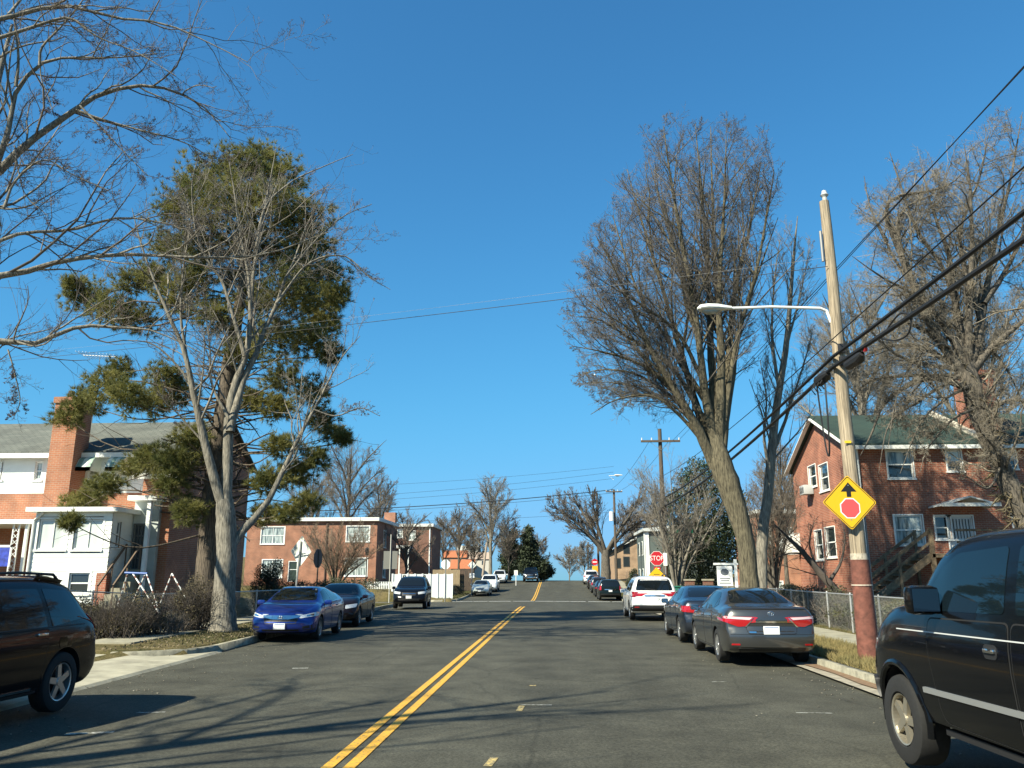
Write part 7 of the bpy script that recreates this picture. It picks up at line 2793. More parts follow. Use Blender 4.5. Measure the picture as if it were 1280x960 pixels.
def pine():
    Y = 28.5
    rng = np.random.default_rng(31)
    b = P(258, 752, Y)
    z0 = gz(b.x, Y)
    root = thing('pine_tree', 'tall dark pine with yellow-green needles behind the silver maple', 'tree', (b.x, Y, z0))
    path = [(b.x, Y, z0 - .2, .50)] + [(*P(x, y, Y), r) for x, y, r in ((258, 720, .37), (264, 640, .34), (270, 580, .32), (278, 520, .29), (288, 450, .25), (300, 380, .20), (312, 300, .14), (318, 230, .07), (322, 190, .02))]
    tr = resample(path, 40)
    wood = [np_tubes(tr[None, :, :3], tr[None, :, 3], 14, rng, .06)]
    clumps = [(255, 228, 38), (298, 207, 34), (328, 200, 30), (352, 222, 34), (228, 262, 34), (280, 258, 44), (330, 255, 44), (375, 272, 38), (213, 308, 28), (258, 308, 34), (310, 308, 38), (360, 312, 38), (395, 305, 26), (408, 345, 26),
              (192, 345, 26), (165, 352, 20), (110, 372, 28), (140, 388, 26), (172, 396, 26), (93, 358, 16), (225, 372, 32), (268, 395, 28), (362, 366, 34), (400, 382, 28), (422, 368, 16), (340, 418, 28), (385, 425, 28), (412, 442, 16), (302, 440, 22),
              (352, 470, 22), (390, 490, 22), (418, 542, 15), (400, 525, 18), (345, 508, 24), (312, 500, 18), (84, 520, 20), (108, 502, 22), (134, 482, 26), (164, 494, 26), (195, 504, 24), (224, 490, 24), (150, 462, 18), (205, 470, 20),
              (92, 634, 18), (112, 622, 18), (132, 606, 18), (88, 652, 11), (170, 582, 16), (192, 572, 20), (215, 602, 20), (236, 640, 18), (222, 575, 22), (335, 600, 22), (370, 592, 24), (395, 572, 18), (358, 640, 14), (330, 642, 14), (383, 628, 15), (350, 556, 18), (240, 545, 20), (430, 548, 10),
              (405, 405, 22), (372, 340, 26), (300, 350, 24), (245, 345, 26), (325, 375, 22)]
    s = Y * math.cos(PITCH) / FPX
    tuftp, tuftd, limbs = [], [], []
    for k, (x, y, r) in enumerate(clumps):
        dep = Y + rng.uniform(-1, 1) * min(2.6, .6 + abs(x - 290) * .012 + r * .02)
        c = np.array(P(x, y, dep))
        R_ = r * s * 1.16
        i = int(np.clip(np.searchsorted(-tr[:, 2] * -1, c[2] - .25 - .12 * abs(c[0] - tr[20, 0])), 6, 36))
        st = tr[i, :3]
        mid = (st + c) / 2 + np.array([0, 0, .15 - .06 * np.linalg.norm(c - st)])
        mid = mid + rng.standard_normal(3) * .10 * np.linalg.norm(c - st)
        limbs.append(resample([(*st, .042), (*mid, .028), (*(c - np.array([0, 0, R_ * .2])), .015), (*(c + (c - st) * .08), .006)], 10))
        nt = int(80 + 250 * R_ ** 2)
        u = unit(rng.standard_normal((nt, 3)))
        rad = rng.random((nt, 1)) ** .45
        # lobed outline, flatter below
        lobe = 1 + .22 * np.sin(3 * np.arctan2(u[:, 1], u[:, 0]) + k) [:, None] + .18 * np.sin(5 * u[:, 2:3] + k)
        p = c + u * rad * R_ * lobe * np.array([1.0, 1.0, .80])
        tuftp.append(p)
        tuftd.append(unit(u + np.array([0, 0, .55])))
    L = np.stack(limbs)
    wood.append(np_tubes(L[:, :, :3], L[:, :, 3], 6))
    p2, r2 = spawn(rng, L[:, :, :3], L[:, :, 3], 7, .35, 1, (25, 60), .3, n=6, wander=.14, up=.06, rmin=.006)
    wood.append(np_tubes(p2, r2, 4))
    # dead bare twigs low on the trunk
    p3, r3 = spawn(rng, tr[None, 8:24, :3], tr[None, 8:24, 3], 120, 0, 1, (60, 105), absl=2.3, n=7, wander=.16, up=-.02, rmin=.008)
    p4, r4 = spawn(rng, p3, r3, 7, .2, 1, (30, 60), .4, n=5, wander=.15, rmin=.004)
    wood += [np_tubes(p3, r3, 4), np_tubes(p4, r4, 3)]
    V, F = join(wood)
    np_obj('trunk', V, F, BARK_PINE(), root, smooth=True)
    tp, td = np.vstack(tuftp), np.vstack(tuftd)
    V, F = blades(rng, tp, td, 24, .24, .021, .75)
    np_obj('crown', V, F, mat('pine_needles', (.135, .148, .042), .75, col2=(.29, .265, .078), vscale=.8, translucent=.38, lo=.38, hi=.62), root)


def vase_tree():
    Y = 26.0
    b = P(938, 752, Y)
    z0 = gz(b.x, Y)
    L = [[(b.x, Y, z0 - .3, .50), (b.x, Y, z0 + .3, .33)] + [(*P(x, y, Y), r) for x, y, r in ((936, 720, .275), (932, 680, .265), (922, 640, .31), (909, 603, .36), (899, 572, .32), (893, 545, .22))],
         LP([(893, 585), (872, 538), (855, 505), (836, 480), (800, 455), (755, 440), (712, 432)], Y, 0.152, .008, -.8),
         LP([(893, 580), (868, 530), (845, 490), (815, 440), (790, 385), (765, 330), (742, 290)], Y, 0.184, .008, -1.8),
         LP([(893, 570), (868, 500), (848, 430), (825, 350), (800, 270), (782, 205)], Y, 0.160, .008, 1.5),
         LP([(893, 560), (880, 480), (870, 400), (852, 300), (838, 220), (828, 150)], Y, 0.176, .008, -1.0),
         LP([(896, 555), (889, 450), (886, 360), (878, 250), (868, 145)], Y, 0.176, .008, .5),
         LP([(899, 555), (901, 450), (899, 360), (905, 260), (908, 160)], Y, 0.184, .008, -1.4),
         LP([(902, 560), (910, 460), (918, 370), (938, 280), (952, 195)], Y, 0.168, .008, .8),
         LP([(903, 560), (914, 480), (926, 410), (950, 335), (975, 265)], Y, 0.136, .008, 1.6),
         LP([(893, 575), (862, 515), (820, 468), (770, 405), (735, 370)], Y, 0.112, .008, 1.5),
         LP([(893, 575), (858, 520), (810, 490), (765, 478), (730, 480)], Y, 0.072, .008, .8),
         LP([(895, 565), (880, 470), (862, 380), (830, 270), (808, 190)], Y, 0.128, .008, 2.4),
         LP([(900, 550), (900, 430), (893, 330), (890, 230), (888, 150)], Y, 0.144, .008, 2.6),
         LP([(902, 550), (920, 430), (945, 340), (962, 250), (968, 210)], Y, 0.104, .008, -1.8),
         LP([(880, 480), (850, 420), (815, 390), (775, 365), (735, 340)], Y, 0.080, .008, -2.2),
         LP([(885, 560), (850, 520), (815, 495), (770, 500), (735, 520)], Y, .075, .007, -1.2), LP([(888, 555), (848, 505), (800, 470), (755, 462), (718, 470)], Y, .085, .007, 1.8),
         LP([(884, 530), (840, 460), (790, 425), (750, 400), (722, 395)], Y, .09, .007, -.6), LP([(880, 500), (838, 430), (800, 370), (775, 300), (765, 265)], Y, .09, .007, .6)]
    L = [L[0]] + [l[:-1] + [tuple(l[-2][k] * .1 + l[-1][k] * .9 for k in range(4))] for l in L[1:]]
    env = ellipsoids([ell(870, 258, 122, 138, Y, 4.2), ell(796, 392, 110, 168, Y, 4.0), ell(900, 410, 64, 130, Y, 2.8)], .06)
    tree('vase_tree', 'tall vase-shaped bare tree with dense fine twigs leaning over the parked sedans', (b.x, Y, z0), L,
         [dict(per=15, t0=.25, ang=(20, 48), rel=.34, n=9, wander=.10, up=.035, rk=.7, sides=4, env=env, taper=.3),
          dict(src=[0, 1], per=11, t0=.18, ang=(25, 55), rel=.40, n=6, wander=.13, up=.03, rk=.5, sides=3, rmin=.005, env=env),
          dict(src=[2], per=7, t0=.15, ang=(25, 62), rel=.50, n=4, wander=.16, up=.03, sides=3, rmin=.004, env=env),
          dict(src=[3], per=4, t0=.15, ang=(25, 65), rel=.60, n=3, wander=.18, up=.03, sides=3, rmin=.0034, env=env)],
         BARK_GREEN(), mat('twig_grey', (.145, .128, .112), .9, var=.3, vscale=2), 41, n0=22, limb_sel=list(range(1, 19)), sides0=16, rough=.09)
    # slim tree just behind
    Y = 28.5
    b = P(950, 750, Y)
    z0 = gz(b.x, Y)
    L = [[(b.x, Y, z0 - .2, .22)] + [(*P(x, y, Y), r) for x, y, r in ((952, 680, .19), (960, 620, .17), (965, 560, .16), (972, 500, .13), (983, 430, .10), (988, 370, .075), (993, 310, .045), (997, 270, .012))],
         LP([(964, 570), (978, 535), (1000, 470), (1015, 420)], Y, .10, .012, .8), LP([(962, 590), (955, 545), (958, 500), (950, 450)], Y, .07, .012, -.8),
         LP([(974, 490), (965, 420), (968, 350), (975, 300)], Y, .07, .012, .5), LP([(984, 430), (1000, 370), (1012, 310)], Y, .05, .012, -.5)]
    env = ellipsoids([ell(988, 385, 52, 135, Y, 2.2), ell(985, 490, 55, 95, Y, 2.2)], .12)
    tree('slim_tree', 'slim pale-stemmed bare tree rising between the big trunk and the utility pole', (b.x, Y, z0), L,
         [dict(per=16, t0=.2, ang=(20, 45), rel=.24, n=7, wander=.08, up=.08, env=env, sides=4), dict(src=[0, 1], per=11, ang=(20, 45), rel=.4, n=5, env=env, sides=3, rmin=.004), dict(per=8, ang=(20, 50), rel=.5, n=4, env=env, rmin=.0035)],
         BARK_PALE(), TWIG_PALE(), 43, n0=18)


def gnarled_tree():
    Y = 29.5
    b = P(1292, 700, Y)
    z0 = gz(b.x, Y)
    L = [[(b.x, Y, z0 - .3, .55)] + [(*P(x, y, Y), r) for x, y, r in ((1285, 660, .38), (1265, 615, .34), (1245, 570, .32), (1226, 525, .32), (1213, 480, .33), (1208, 455, .25))],
         LP([(1212, 480), (1185, 440), (1160, 400), (1135, 340), (1115, 290), (1107, 262), (1120, 246), (1155, 240), (1185, 232), (1205, 215)], Y, 0.204, .010, -1.0),
         LP([(1128, 320), (1122, 280), (1135, 258), (1165, 243), (1176, 228)], Y - .8, 0.085, .010),
         LP([(1210, 485), (1170, 473), (1135, 482), (1105, 505), (1088, 545), (1075, 570)], Y, 0.145, .010, -.6),
         LP([(1208, 470), (1165, 440), (1130, 432), (1090, 440), (1055, 470)], Y, 0.136, .010, 1.0),
         LP([(1210, 460), (1196, 390), (1186, 320), (1165, 260), (1150, 200)], Y, 0.187, .010, 1.6),
         LP([(1212, 460), (1228, 390), (1240, 320), (1262, 230), (1278, 140)], Y, 0.204, .010, .5),
         LP([(1213, 465), (1245, 430), (1285, 395), (1330, 340)], Y, 0.187, .010, -.6),
         LP([(1208, 455), (1175, 400), (1145, 370), (1100, 345), (1065, 320)], Y, 0.128, .010, -1.4),
         LP([(1210, 450), (1212, 380), (1215, 300), (1212, 230), (1205, 180)], Y, 0.153, .010, -1.5),
         LP([(1230, 380), (1262, 330), (1290, 260), (1310, 180)], Y, 0.119, .010, 1.2),
         LP([(1190, 440), (1150, 410), (1105, 400), (1062, 395)], Y, .12, .015, .6),
         LP([(1230, 520), (1262, 500), (1300, 510), (1330, 540)], Y, 0.102, .010, -.8),
         LP([(1250, 585), (1236, 610), (1215, 600), (1195, 585)], Y - .3, .05, .01, -.6),
         LP([(1220, 510), (1190, 525), (1160, 560), (1150, 590)], Y - .2, .06, .01, -.8),
         LP([(1208, 458), (1165, 385), (1125, 335), (1090, 265), (1080, 220)], Y, .11, .009, 1.2), LP([(1203, 462), (1135, 450), (1090, 415), (1062, 355)], Y, .10, .009, -1.8), LP([(1208, 455), (1185, 350), (1145, 285), (1122, 220), (1112, 190)], Y, .12, .009, .4),
         LP([(1214, 465), (1238, 440), (1262, 468), (1285, 520)], Y, .09, .009, .8), LP([(1198, 470), (1135, 470), (1085, 478), (1058, 515)], Y, .10, .009, 1.8), LP([(1225, 400), (1200, 300), (1225, 220), (1235, 170)], Y, .10, .009, -1.2),
         LP([(1212, 482), (1180, 500), (1150, 530), (1125, 592)], Y - .2, .07, .008, -1), LP([(1205, 466), (1150, 500), (1112, 530), (1098, 592)], Y, .07, .008, -1.4), LP([(1225, 505), (1242, 522), (1230, 580)], Y - .3, .05, .008, -.6), LP([(1208, 470), (1180, 430), (1140, 455), (1120, 500), (1110, 560)], Y, .06, .008, -1.6)]
    env = ellipsoids([ell(1165, 330, 116, 172, Y, 4.4), ell(1270, 300, 100, 200, Y, 4.4), ell(1110, 430, 75, 135, Y, 3.6), ell(1190, 485, 110, 125, Y, 3.0)], .12)
    r, pool = tree('gnarled_tree', 'huge gnarled bare tree with tangled twigs over the brick house on the right', (b.x, Y, z0), L,
         [dict(per=15, t0=.12, ang=(30, 65), rel=.32, n=9, wander=.22, up=.05, rk=.7, sides=4, env=env, taper=.2),
          dict(src=[0, 1], per=12, t0=.15, ang=(30, 65), rel=.38, n=7, wander=.22, up=.03, rk=.5, sides=3, rmin=.0055, env=env),
          dict(src=[2], per=7, t0=.15, ang=(30, 65), rel=.52, n=5, wander=.22, up=.0, sides=3, rmin=.0045, env=env),
          dict(src=[3], per=4, t0=.15, ang=(30, 65), rel=.6, n=3, wander=.22, up=.0, sides=3, rmin=.004, env=env)],
         BARK_GREY(), mat('twig_olive', (.25, .215, .165), .9, var=.4, vscale=1.5), 51, n0=22, sides0=12, rough=.08)
    # dry vine tangled round the trunk
    rng = np.random.default_rng(52)
    tr = resample(L[0], 30)
    p1, r1 = spawn(rng, tr[None, 4:, :3], tr[None, 4:, 3], 160, 0, 1, (50, 110), absl=1.1, n=7, wander=.35, up=-.03, rmin=.008)
    p2, r2 = spawn(rng, p1, r1, 9, .1, 1, (30, 80), .5, n=5, wander=.3, up=-.03, rmin=.004)
    V, F = join([np_tubes(p1, r1, 4), np_tubes(p2, r2, 3)])
    np_obj('vine', V, F, mat('vine_brown', (.15, .12, .07), .9, var=.4, vscale=2), r)


def bare(name, label, bx, by, Y, ty, wid, seed, dark=None, lean=0, group=None, r=None, dense=1.0, bark=None, twig=None, stems=1, cat='tree'):
    """smaller bare tree: foot at photo (bx, by), top at ty, crown wid wide in photo pixels"""
    rng = np.random.default_rng(seed + 1000)
    s = Y * math.cos(PITCH) / FPX
    b = P(bx, by, Y)
    h = (by - ty) * s
    w_ = wid * s / 2
    r = r or h * .016
    L = []
    rm = max(.005, s * .17)
    if stems == 1:
        tip = b + Vector((lean * s, 0, h))
        L.append([(*b, r * 1.5), (*(b + Vector((0, 0, h * .08))), r), (*b.lerp(tip, .35), r * .75), (*b.lerp(tip, .7), r * .4), (*tip, rm)])
        for k in range(9):
            t = .22 + .5 * k / 9
            a = k * 2.4 + rng.uniform(-.4, .4)
            st = b.lerp(tip, t)
            hz = h * (.42 - .15 * t) * rng.uniform(.8, 1.1)
            o = Vector((math.cos(a) * w_, math.sin(a) * w_, 0)) * rng.uniform(.6, .95) * (1 - .35 * abs(t - .4))
            L.append([(*st, r * .55), (*(st + o * .35 + Vector((0, 0, hz * .45))), r * .38), (*(st + o * .75 + Vector((0, 0, hz * .8))), r * .22), (*(st + o + Vector((0, 0, hz))), rm)])
    else:
        for k in range(stems):
            a = k * 2.4 + rng.uniform(-.3, .3)
            f = rng.uniform(.25, 1.0)
            o = Vector((math.cos(a) * w_, math.sin(a) * w_ * .8, 0)) * f
            hh = h * rng.uniform(.72, 1.0) * (1 - .25 * f)
            L.append([(*(b + o * .06), r), (*(b + o * .25 + Vector((0, 0, hh * .3))), r * .8), (*(b + o * .62 + Vector((0, 0, hh * .65))), r * .45), (*(b + o * .95 + Vector((0, 0, hh))), rm)])
    cz = b + Vector((lean * s * .6, 0, h * .62))
    env = ellipsoids([(cz, (w_, w_, h * .42)), (cz - Vector((0, 0, h * .12)), (w_ * .8, w_ * .8, h * .4))], .14)
    n1, n2, n3 = int(12 * dense), int(10 * dense), int(6 * dense)
    return tree(name, label, (b.x, b.y, b.z), L,
                [dict(per=n1, t0=.2, ang=(22, 50), rel=.36, n=7, wander=.11, up=.06, env=env, sides=4, rmin=rm), dict(src=[0, 1], per=n2, ang=(22, 52), rel=.42, n=5, wander=.13, up=.05, env=env, sides=3, rmin=rm * .7),
                 dict(per=n3, ang=(25, 55), rel=.5, n=4, wander=.14, env=env, sides=3, rmin=rm * .55)],
                bark or BARK_GREY(), twig or TWIG(), seed, n0=12, sides0=8, group=group, cat=cat)


def leafy(name, label, base, clumps, Y, n, ln, wd, m, seed, rd=.8, stem=.12, cat='tree', bark=None):
    """evergreen: leaves in lumps at photo positions"""
    rng = np.random.default_rng(seed)
    root = thing(name, label, cat, base)
    s = Y * math.cos(PITCH) / FPX
    pos, limbs = [], []
    tot = sum(c[2] ** 2 for c in clumps)
    b = Vector(base)
    top = P(clumps[0][0], clumps[0][1], Y)
    for x, y, r in clumps:
        c = np.array(P(x, y, Y + rng.uniform(-1, 1) * rd))
        k = int(n * r * r / tot)
        u = unit(rng.standard_normal((k, 3)))
        lobe = 1 + .25 * np.sin(4 * np.arctan2(u[:, 1], u[:, 0]) + x)[:, None] * (1 - abs(u[:, 2:3]))
        pos.append(c + u * rng.random((k, 1)) ** .4 * r * s * lobe * np.array([1, 1, .9]))
        mid = b.lerp(Vector((b.x, b.y, max(b.z, c[2] - .4))), .8)
        limbs.append(resample([(*mid, stem * .5), (*((np.array(mid) + c) / 2), stem * .3), (*c, stem * .12)], 7))
    L = np.stack(limbs)
    t = resample([(*b, stem * 1.2), (*b.lerp(Vector((b.x, b.y, top.z)), .5), stem * .8), (b.x, b.y, top.z, stem * .2)], 10)
    V, F = join([np_tubes(t[None, :, :3], t[None, :, 3], 8), np_tubes(L[:, :, :3], L[:, :, 3], 5)])
    np_obj('trunk', V, F, bark or BARK_GREY(), root, smooth=True)
    V, F = leaf_quads(rng, np.vstack(pos), ln, wd)
    np_obj('crown', V, F, m, root)
    return root


def plants():
    left_overhead_tree()
    left_maple()
    pine()
    vase_tree()
    gnarled_tree()
    # spreading pruned tree near the crest
    Y = 106
    b = P(757, 722, Y)
    g = rz(Y)
    L = [[(b.x, Y, g - .3, .70), (*P(757, 700, Y), .55), (*P(757, 688, Y), .5)],
         LP([(756, 694), (744, 676), (728, 660), (708, 643), (690, 632)], Y, 0.30, .04, -2), LP([(756, 692), (742, 664), (728, 640), (716, 622)], Y, 0.29, .04, 2), LP([(757, 690), (748, 660), (742, 635), (740, 618)], Y, 0.26, .04, -3),
         LP([(756, 694), (738, 672), (715, 655), (694, 645)], Y, 0.23, .04, 3), LP([(758, 692), (775, 672), (795, 655), (825, 640)], Y, 0.30, .04, 2), LP([(758, 690), (776, 660), (790, 640), (800, 618)], Y, 0.29, .04, -2), LP([(759, 694), (785, 676), (810, 660), (830, 655)], Y, 0.22, .04, 3)]
    env = ellipsoids([ell(714, 638, 48, 36, Y, 5.5), ell(738, 634, 30, 32, Y, 5.5), ell(730, 660, 34, 30, Y, 5), ell(802, 640, 44, 42, Y, 5)], .12)
    tree('spreading_tree', 'wide V-shaped bare tree with dense twig tufts near the crest', (b.x, Y, g), L,
         [dict(per=18, t0=.3, ang=(15, 50), rel=.34, n=6, wander=.08, up=.1, env=env, sides=4, rmin=.03), dict(src=[0, 1], per=13, t0=.2, ang=(15, 50), rel=.42, n=5, up=.12, env=env, sides=3, rmin=.02), dict(per=8, ang=(20, 55), rel=.55, n=4, up=.1, env=env, rmin=.018)],
         BARK_GREY(), TWIG(), 61, n0=12)
    pale = dict(bark=BARK_PALE(), twig=TWIG_PALE())
    dk = dict(bark=BARK_GREY(), twig=mat('twig_far', (.185, .155, .125), .9, var=.3, vscale=.6))
    bare('small_tree', 'many-stemmed pale bare small tree behind the STOP sign', 846, 738, 48, 555, 150, 71, r=.10, stems=9, dense=1.0, **pale)
    bare('small_tree', 'tangled dark bare small tree left of the brick house gable', 968, 745, 38, 580, 105, 72, r=.08, stems=8, dense=1.3, **dk)
    bare('small_tree', 'thin bare tree poking up right behind the big mossy trunk', 985, 740, 47, 545, 90, 73, r=.12, dense=1.2, **dk)
    # dark leaning tree inside the right fence
    Y = 29
    b = P(1068, 772, Y); z0 = gz(b.x, Y)
    L = [[(b.x, Y, z0 - .1, .17), (*P(1050, 745, Y), .15), (*P(1030, 722, Y), .13), (*P(1005, 692, Y), .09), (*P(985, 672, Y), .05), (*P(968, 655, Y), .015)], LP([(1036, 728), (1050, 705), (1056, 675), (1052, 650)], Y, .07, .01, .3),
         LP([(1020, 708), (1012, 680), (1018, 650)], Y, .05, .01, -.3), LP([(1005, 692), (985, 692), (965, 700)], Y, .04, .01, .2)]
    tree('leaning_tree', 'dark leaning bare trunk behind the chain-link fence left of the pole', (b.x, Y, z0), L,
         [dict(per=9, t0=.3, ang=(25, 60), rel=.35, n=7, wander=.18, sides=4), dict(src=[0, 1], per=6, rel=.4, n=5, wander=.18, sides=3, rmin=.005), dict(per=4, rel=.5, n=4, wander=.18, rmin=.004)], TWIG_DARK(), TWIG_DARK(), 74, n0=14)
    bare('shrub_tree', 'fan-shaped many-stemmed bare shrub in front of the brick duplex', 419, 735, 60, 640, 125, 75, r=.075, stems=14, dense=1.1, bark=mat('bark_warm', (.21, .155, .10), .9, var=.3), twig=mat('twig_warm', (.22, .165, .115), .9, var=.3, vscale=2))
    gb = 'bare trees behind the left houses'
    bare('bare_tree', 'wide hazy bare tree above the brick duplex roof', 432, 720, 98, 545, 125, 76, dense=1.35, group=gb, **dk)
    bare('bare_tree', 'bare tree above the left end of the brick duplex roof', 385, 720, 104, 575, 90, 77, dense=1.2, group=gb, **dk)
    bare('bare_tree', 'bare tree above the right end of the brick duplex roof', 472, 720, 108, 590, 80, 78, dense=1.2, group=gb, **dk)
    bare('small_tree', 'dark small bare tree right behind the black wagon', 507, 742, 76, 635, 80, 79, dense=1.1, r=.14, **dk)
    gr = 'bare trees along the left of the rise'
    bare('bare_tree', 'tallest thin bare tree on the left of the rise', 613, 728, 106, 590, 84, 80, dense=1.3, r=.24, group=gr, **pale)
    bare('bare_tree', 'bare tree beside the brown brick house, left of the tallest one', 573, 726, 112, 632, 72, 81, dense=1.2, group=gr, **dk)
    bare('bare_tree', 'low bushy bare tree between the tallest tree and the dark conifers', 636, 726, 118, 648, 60, 82, dense=1.35, group=gr, **dk)
    bare('bare_tree', 'faint bare tree filling the gap over the orange roof', 592, 726, 135, 655, 60, 83, dense=1.3, group=gr, **dk)
    bare('bare_tree', 'stubby bare tree just left of the pickup at the crest', 672, 728, 128, 668, 40, 84, dense=1.3, group=gr, **dk)
    bare('bare_tree', 'thin bare tree over the pale far-slope roofs', 553, 726, 130, 640, 56, 96, dense=1.2, group=gr, **dk)
    gf = 'bare trees over the crest on the right'
    bare('bare_tree', 'round hazy bare tree low over the crest, left one', 712, 734, 150, 682, 44, 85, dense=1.2, group=gf, **pale)
    bare('bare_tree', 'round hazy bare tree low over the crest, right one', 731, 732, 140, 676, 36, 86, dense=1.2, group=gf, **pale)
    gh = 'bare trees behind the right houses'
    bare('bare_tree', 'bare tree behind the grey sided house', 830, 730, 104, 600, 90, 87, dense=1.2, group=gh, **dk)
    bare('bare_tree', 'bare tree between the tan house and the grey sided house', 792, 728, 125, 630, 60, 88, dense=1.2, group=gh, **dk)
    bare('bare_tree', 'bare tree behind the orange brick house by the big trunk', 990, 730, 86, 560, 120, 89, dense=1.3, group=gh, **dk)
    bare('bare_tree', 'bare tree rising over the green roof beside the pole', 1095, 700, 50, 330, 200, 90, dense=1.7, group=gh, **pale)
    bare('bare_tree', 'bare tree rising behind the chimney on the right', 1240, 700, 50, 270, 200, 91, dense=1.7, group=gh, **pale)
    # street tree behind the photographer: throws the branch shadows over the near road
    for i, (x, y, h, lb) in enumerate(((-12.6, 1.2, 15, 'bare street tree outside the frame, its branches shading the nearest road'),)):
        z0 = gz(x, y)
        L = [[(x, y, z0 - .2, .4), (x, y, 1.5, .28), (x + .2, y + .1, 4.5, .32), (x + .4, y, 8, .2), (x + .5, y, h, .03)]]
        rr = random.Random(9 + i)
        for k in range(10):
            a = k * 2.4
            st = 3.8 + k * .55
            o = Vector((math.cos(a), math.sin(a), 0)) * rr.uniform(3.6, 5.4)
            up = rr.uniform(2.5, 5)
            L.append([(x + .3, y, st + .8, .075), (x + o.x * .35, y + o.y * .35, st + .8 + up * .45, .05), (x + o.x * .75, y + o.y * .75, st + .8 + up * .8, .03), (x + o.x, y + o.y, st + up, .015)])
        tree('bare_tree', lb, (x, y, z0), L, [dict(per=8, t0=.25, ang=(25, 55), rel=.32, n=7, sides=4), dict(src=[0, 1], per=6, rel=.4, n=5, sides=3, rmin=.005), dict(per=4, rel=.5, n=4, rmin=.004)], BARK_GREY(), TWIG(), 92 + i)
    # evergreens
    hol = mat('holly_leaf', (.028, .046, .018), .5, col2=(.058, .080, .030), vscale=1.5, translucent=.1)
    Y = 51.5
    b = P(876, 745, Y)
    leafy('holly_tree', 'dark glossy evergreen tree behind the white SUV and the bare trunk', (b.x, Y, gz(b.x, Y)),
          [(872, 584, 16), (890, 592, 18), (856, 598, 14), (868, 610, 22), (892, 615, 24), (848, 625, 18), (872, 640, 28), (905, 645, 28), (850, 655, 22), (865, 670, 30), (895, 675, 34), (850, 695, 26), (885, 706, 32), (910, 695, 26), (918, 665, 22), (845, 722, 20), (878, 730, 24), (922, 628, 18), (905, 606, 14)], Y, 30000, .17, .085, hol, 93)
    con = mat('conifer_leaf', (.022, .038, .016), .7, col2=(.05, .066, .026), vscale=.7)
    for lb, bx, Y, cl, n in (('dark spiky conifer, taller of the two on the left of the rise', 660, 118, [(661, 662, 6), (659, 672, 9), (663, 682, 11), (657, 692, 12), (666, 700, 12), (655, 708, 12), (664, 714, 11)], 9000),
                             ('dark green conifer left of the taller one on the rise', 638, 121, [(641, 668, 7), (637, 678, 9), (643, 688, 11), (634, 698, 11), (644, 706, 12), (634, 714, 10)], 8000),
                             ('low dark round evergreen beside the pickup at the crest', 680, 119, [(680, 707, 8), (674, 713, 8), (685, 714, 8), (679, 718, 8)], 5000)):
        b = P(bx, 724, Y)
        leafy('conifer_tree', lb, (b.x, Y, gz(b.x, Y) - .1), cl, Y, n, .42, .16, con, bx)
    # bushes
    hg = mat('hedge_leaf', (.026, .042, .014), .6, col2=(.058, .074, .026), vscale=2, translucent=.1)
    br = mat('brown_leaf', (.085, .075, .035), .8, col2=(.15, .115, .055), vscale=3, translucent=.15)
    iv = mat('ivy_leaf', (.045, .055, .020), .6, col2=(.105, .10, .045), vscale=2, translucent=.1)

    def B(nm, lb, px, py, Y, wpx, hpx, n, m, seed, ln=.09, wd=.045, dep=None, ns=60, stemm=None, group=None):
        s = Y * math.cos(PITCH) / FPX
        c = P(px, py, Y)
        g = gz(c.x, Y)
        bush(nm, lb, (c.x, Y, g), (wpx * s / 2, dep or wpx * s / 2, hpx * s / 2), n, m, seed, ln, wd, n_stem=ns, stemm=stemm, group=group)
    B('bush', 'dense dark twiggy bush behind the tail of the left crossover', 148, 795, 21.5, 92, 52, 7000, br, 101, .06, .03, 1.1, 160, TWIG_DARK())
    B('bush', 'brown vine-choked bush on the fence left of the silver trunk', 243, 785, 24.5, 44, 62, 5000, br, 102, .06, .03, .7, 90, TWIG_DARK())
    B('bush', 'low scraggy dry bush under the swing frame fence', 200, 788, 22.5, 60, 30, 1500, br, 103, .05, .025, .7, 90)
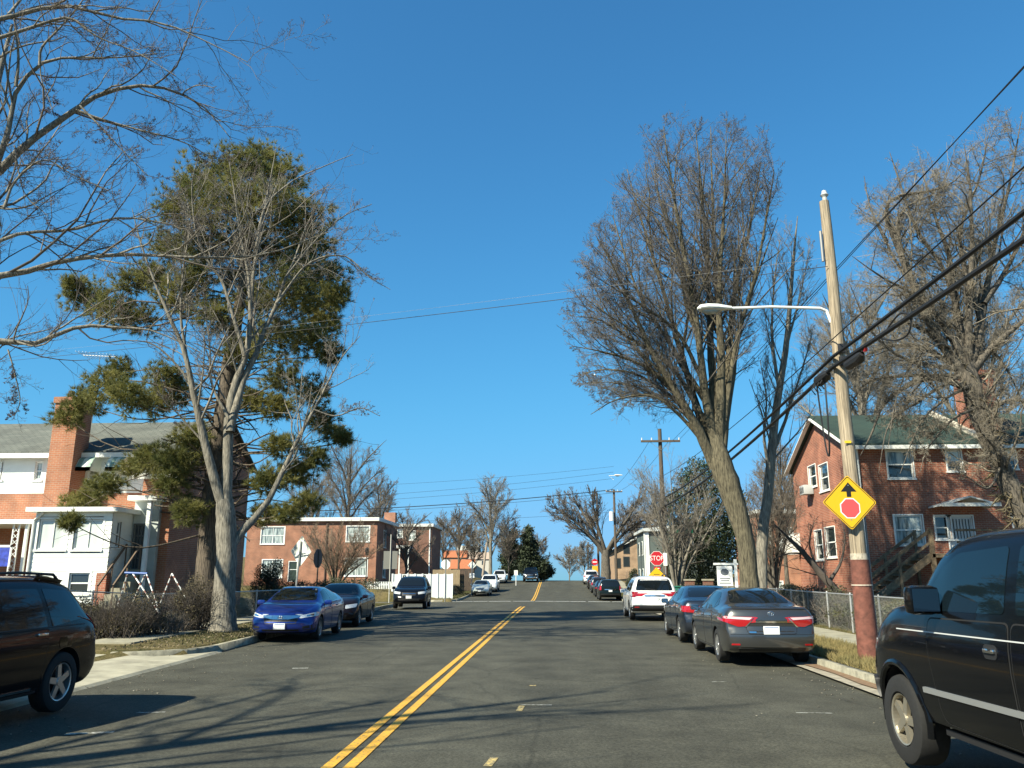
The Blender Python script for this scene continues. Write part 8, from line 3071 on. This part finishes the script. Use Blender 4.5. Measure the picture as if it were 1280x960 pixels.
    B('bush', 'dry weeds along the left fence foot beside the silver trunk', 222, 786, 23.8, 40, 24, 700, br, 113, .05, .02, .5, 90)
    gg = 'clipped evergreen bushes behind the left fence'
    B('hedge_bush', 'tall dark evergreen bush left of the leaning diamond sign', 337, 752, 37, 34, 58, 9000, hg, 104, .08, .045, .9, 40, group=gg)
    B('hedge_bush', 'rounded green hedge bush right above the blue sedan roof', 368, 752, 37.5, 60, 34, 9000, hg, 105, .08, .045, 1.0, 40, group=gg)
    B('hedge_bush', 'green hedge bush between the dark edge-on sign and the fan shrub', 402, 750, 40, 60, 32, 9000, hg, 106, .08, .045, 1.0, 40, group=gg)
    B('hedge_bush', 'green hedge bush above the plum sedan roof', 440, 748, 43, 64, 32, 9000, hg, 107, .08, .045, 1.0, 40, group=gg)
    gi = 'ivy and brush behind the right fence'
    for i, (x_, y_, Y_, w_, h_, lb) in enumerate(((1015, 772, 29.5, 90, 40, 'ivy bank behind the right fence just beyond the grey sedan'), (1058, 780, 26.5, 80, 42, 'ivy bank behind the right fence left of the red pole foot'),
                                                  (1108, 790, 23.5, 70, 40, 'brushy bank behind the right fence by the black SUV mirror'), (975, 765, 33.5, 70, 34, 'ivy bank farthest along the right fence'))):
        s = Y_ * math.cos(PITCH) / FPX
        cx = 8.05 + .04 * (Y_ - 16) + .7
        bush('ivy_bank', lb, (cx, Y_, gz(cx, Y_) - .1), (.75, 1.9, h_ * s / 2), 8000, iv, 110 + i, .07, .05, n_stem=110, group=gi)
    B('bush', 'small clipped boxwood under the for-sale board', 915, 752, 32, 44, 20, 5000, hg, 120, .05, .03, .6, 30)
    B('bush', 'small conifer bush beside the tan house', 790, 727, 90, 16, 22, 2500, con, 121, .2, .1, .8, 20)
    B('bush', 'scraggy bush at the white vinyl fence corner', 572, 741, 80, 14, 12, 700, br, 122, .12, .05, .5, 40)
build_ground()
build_grass()
near_sedan()
blue_sedan()
other_cars()
crossover()
big_suv()
house_right()
house_left()
houses_far()
fences()
poles()
signs()
garden()
plants()
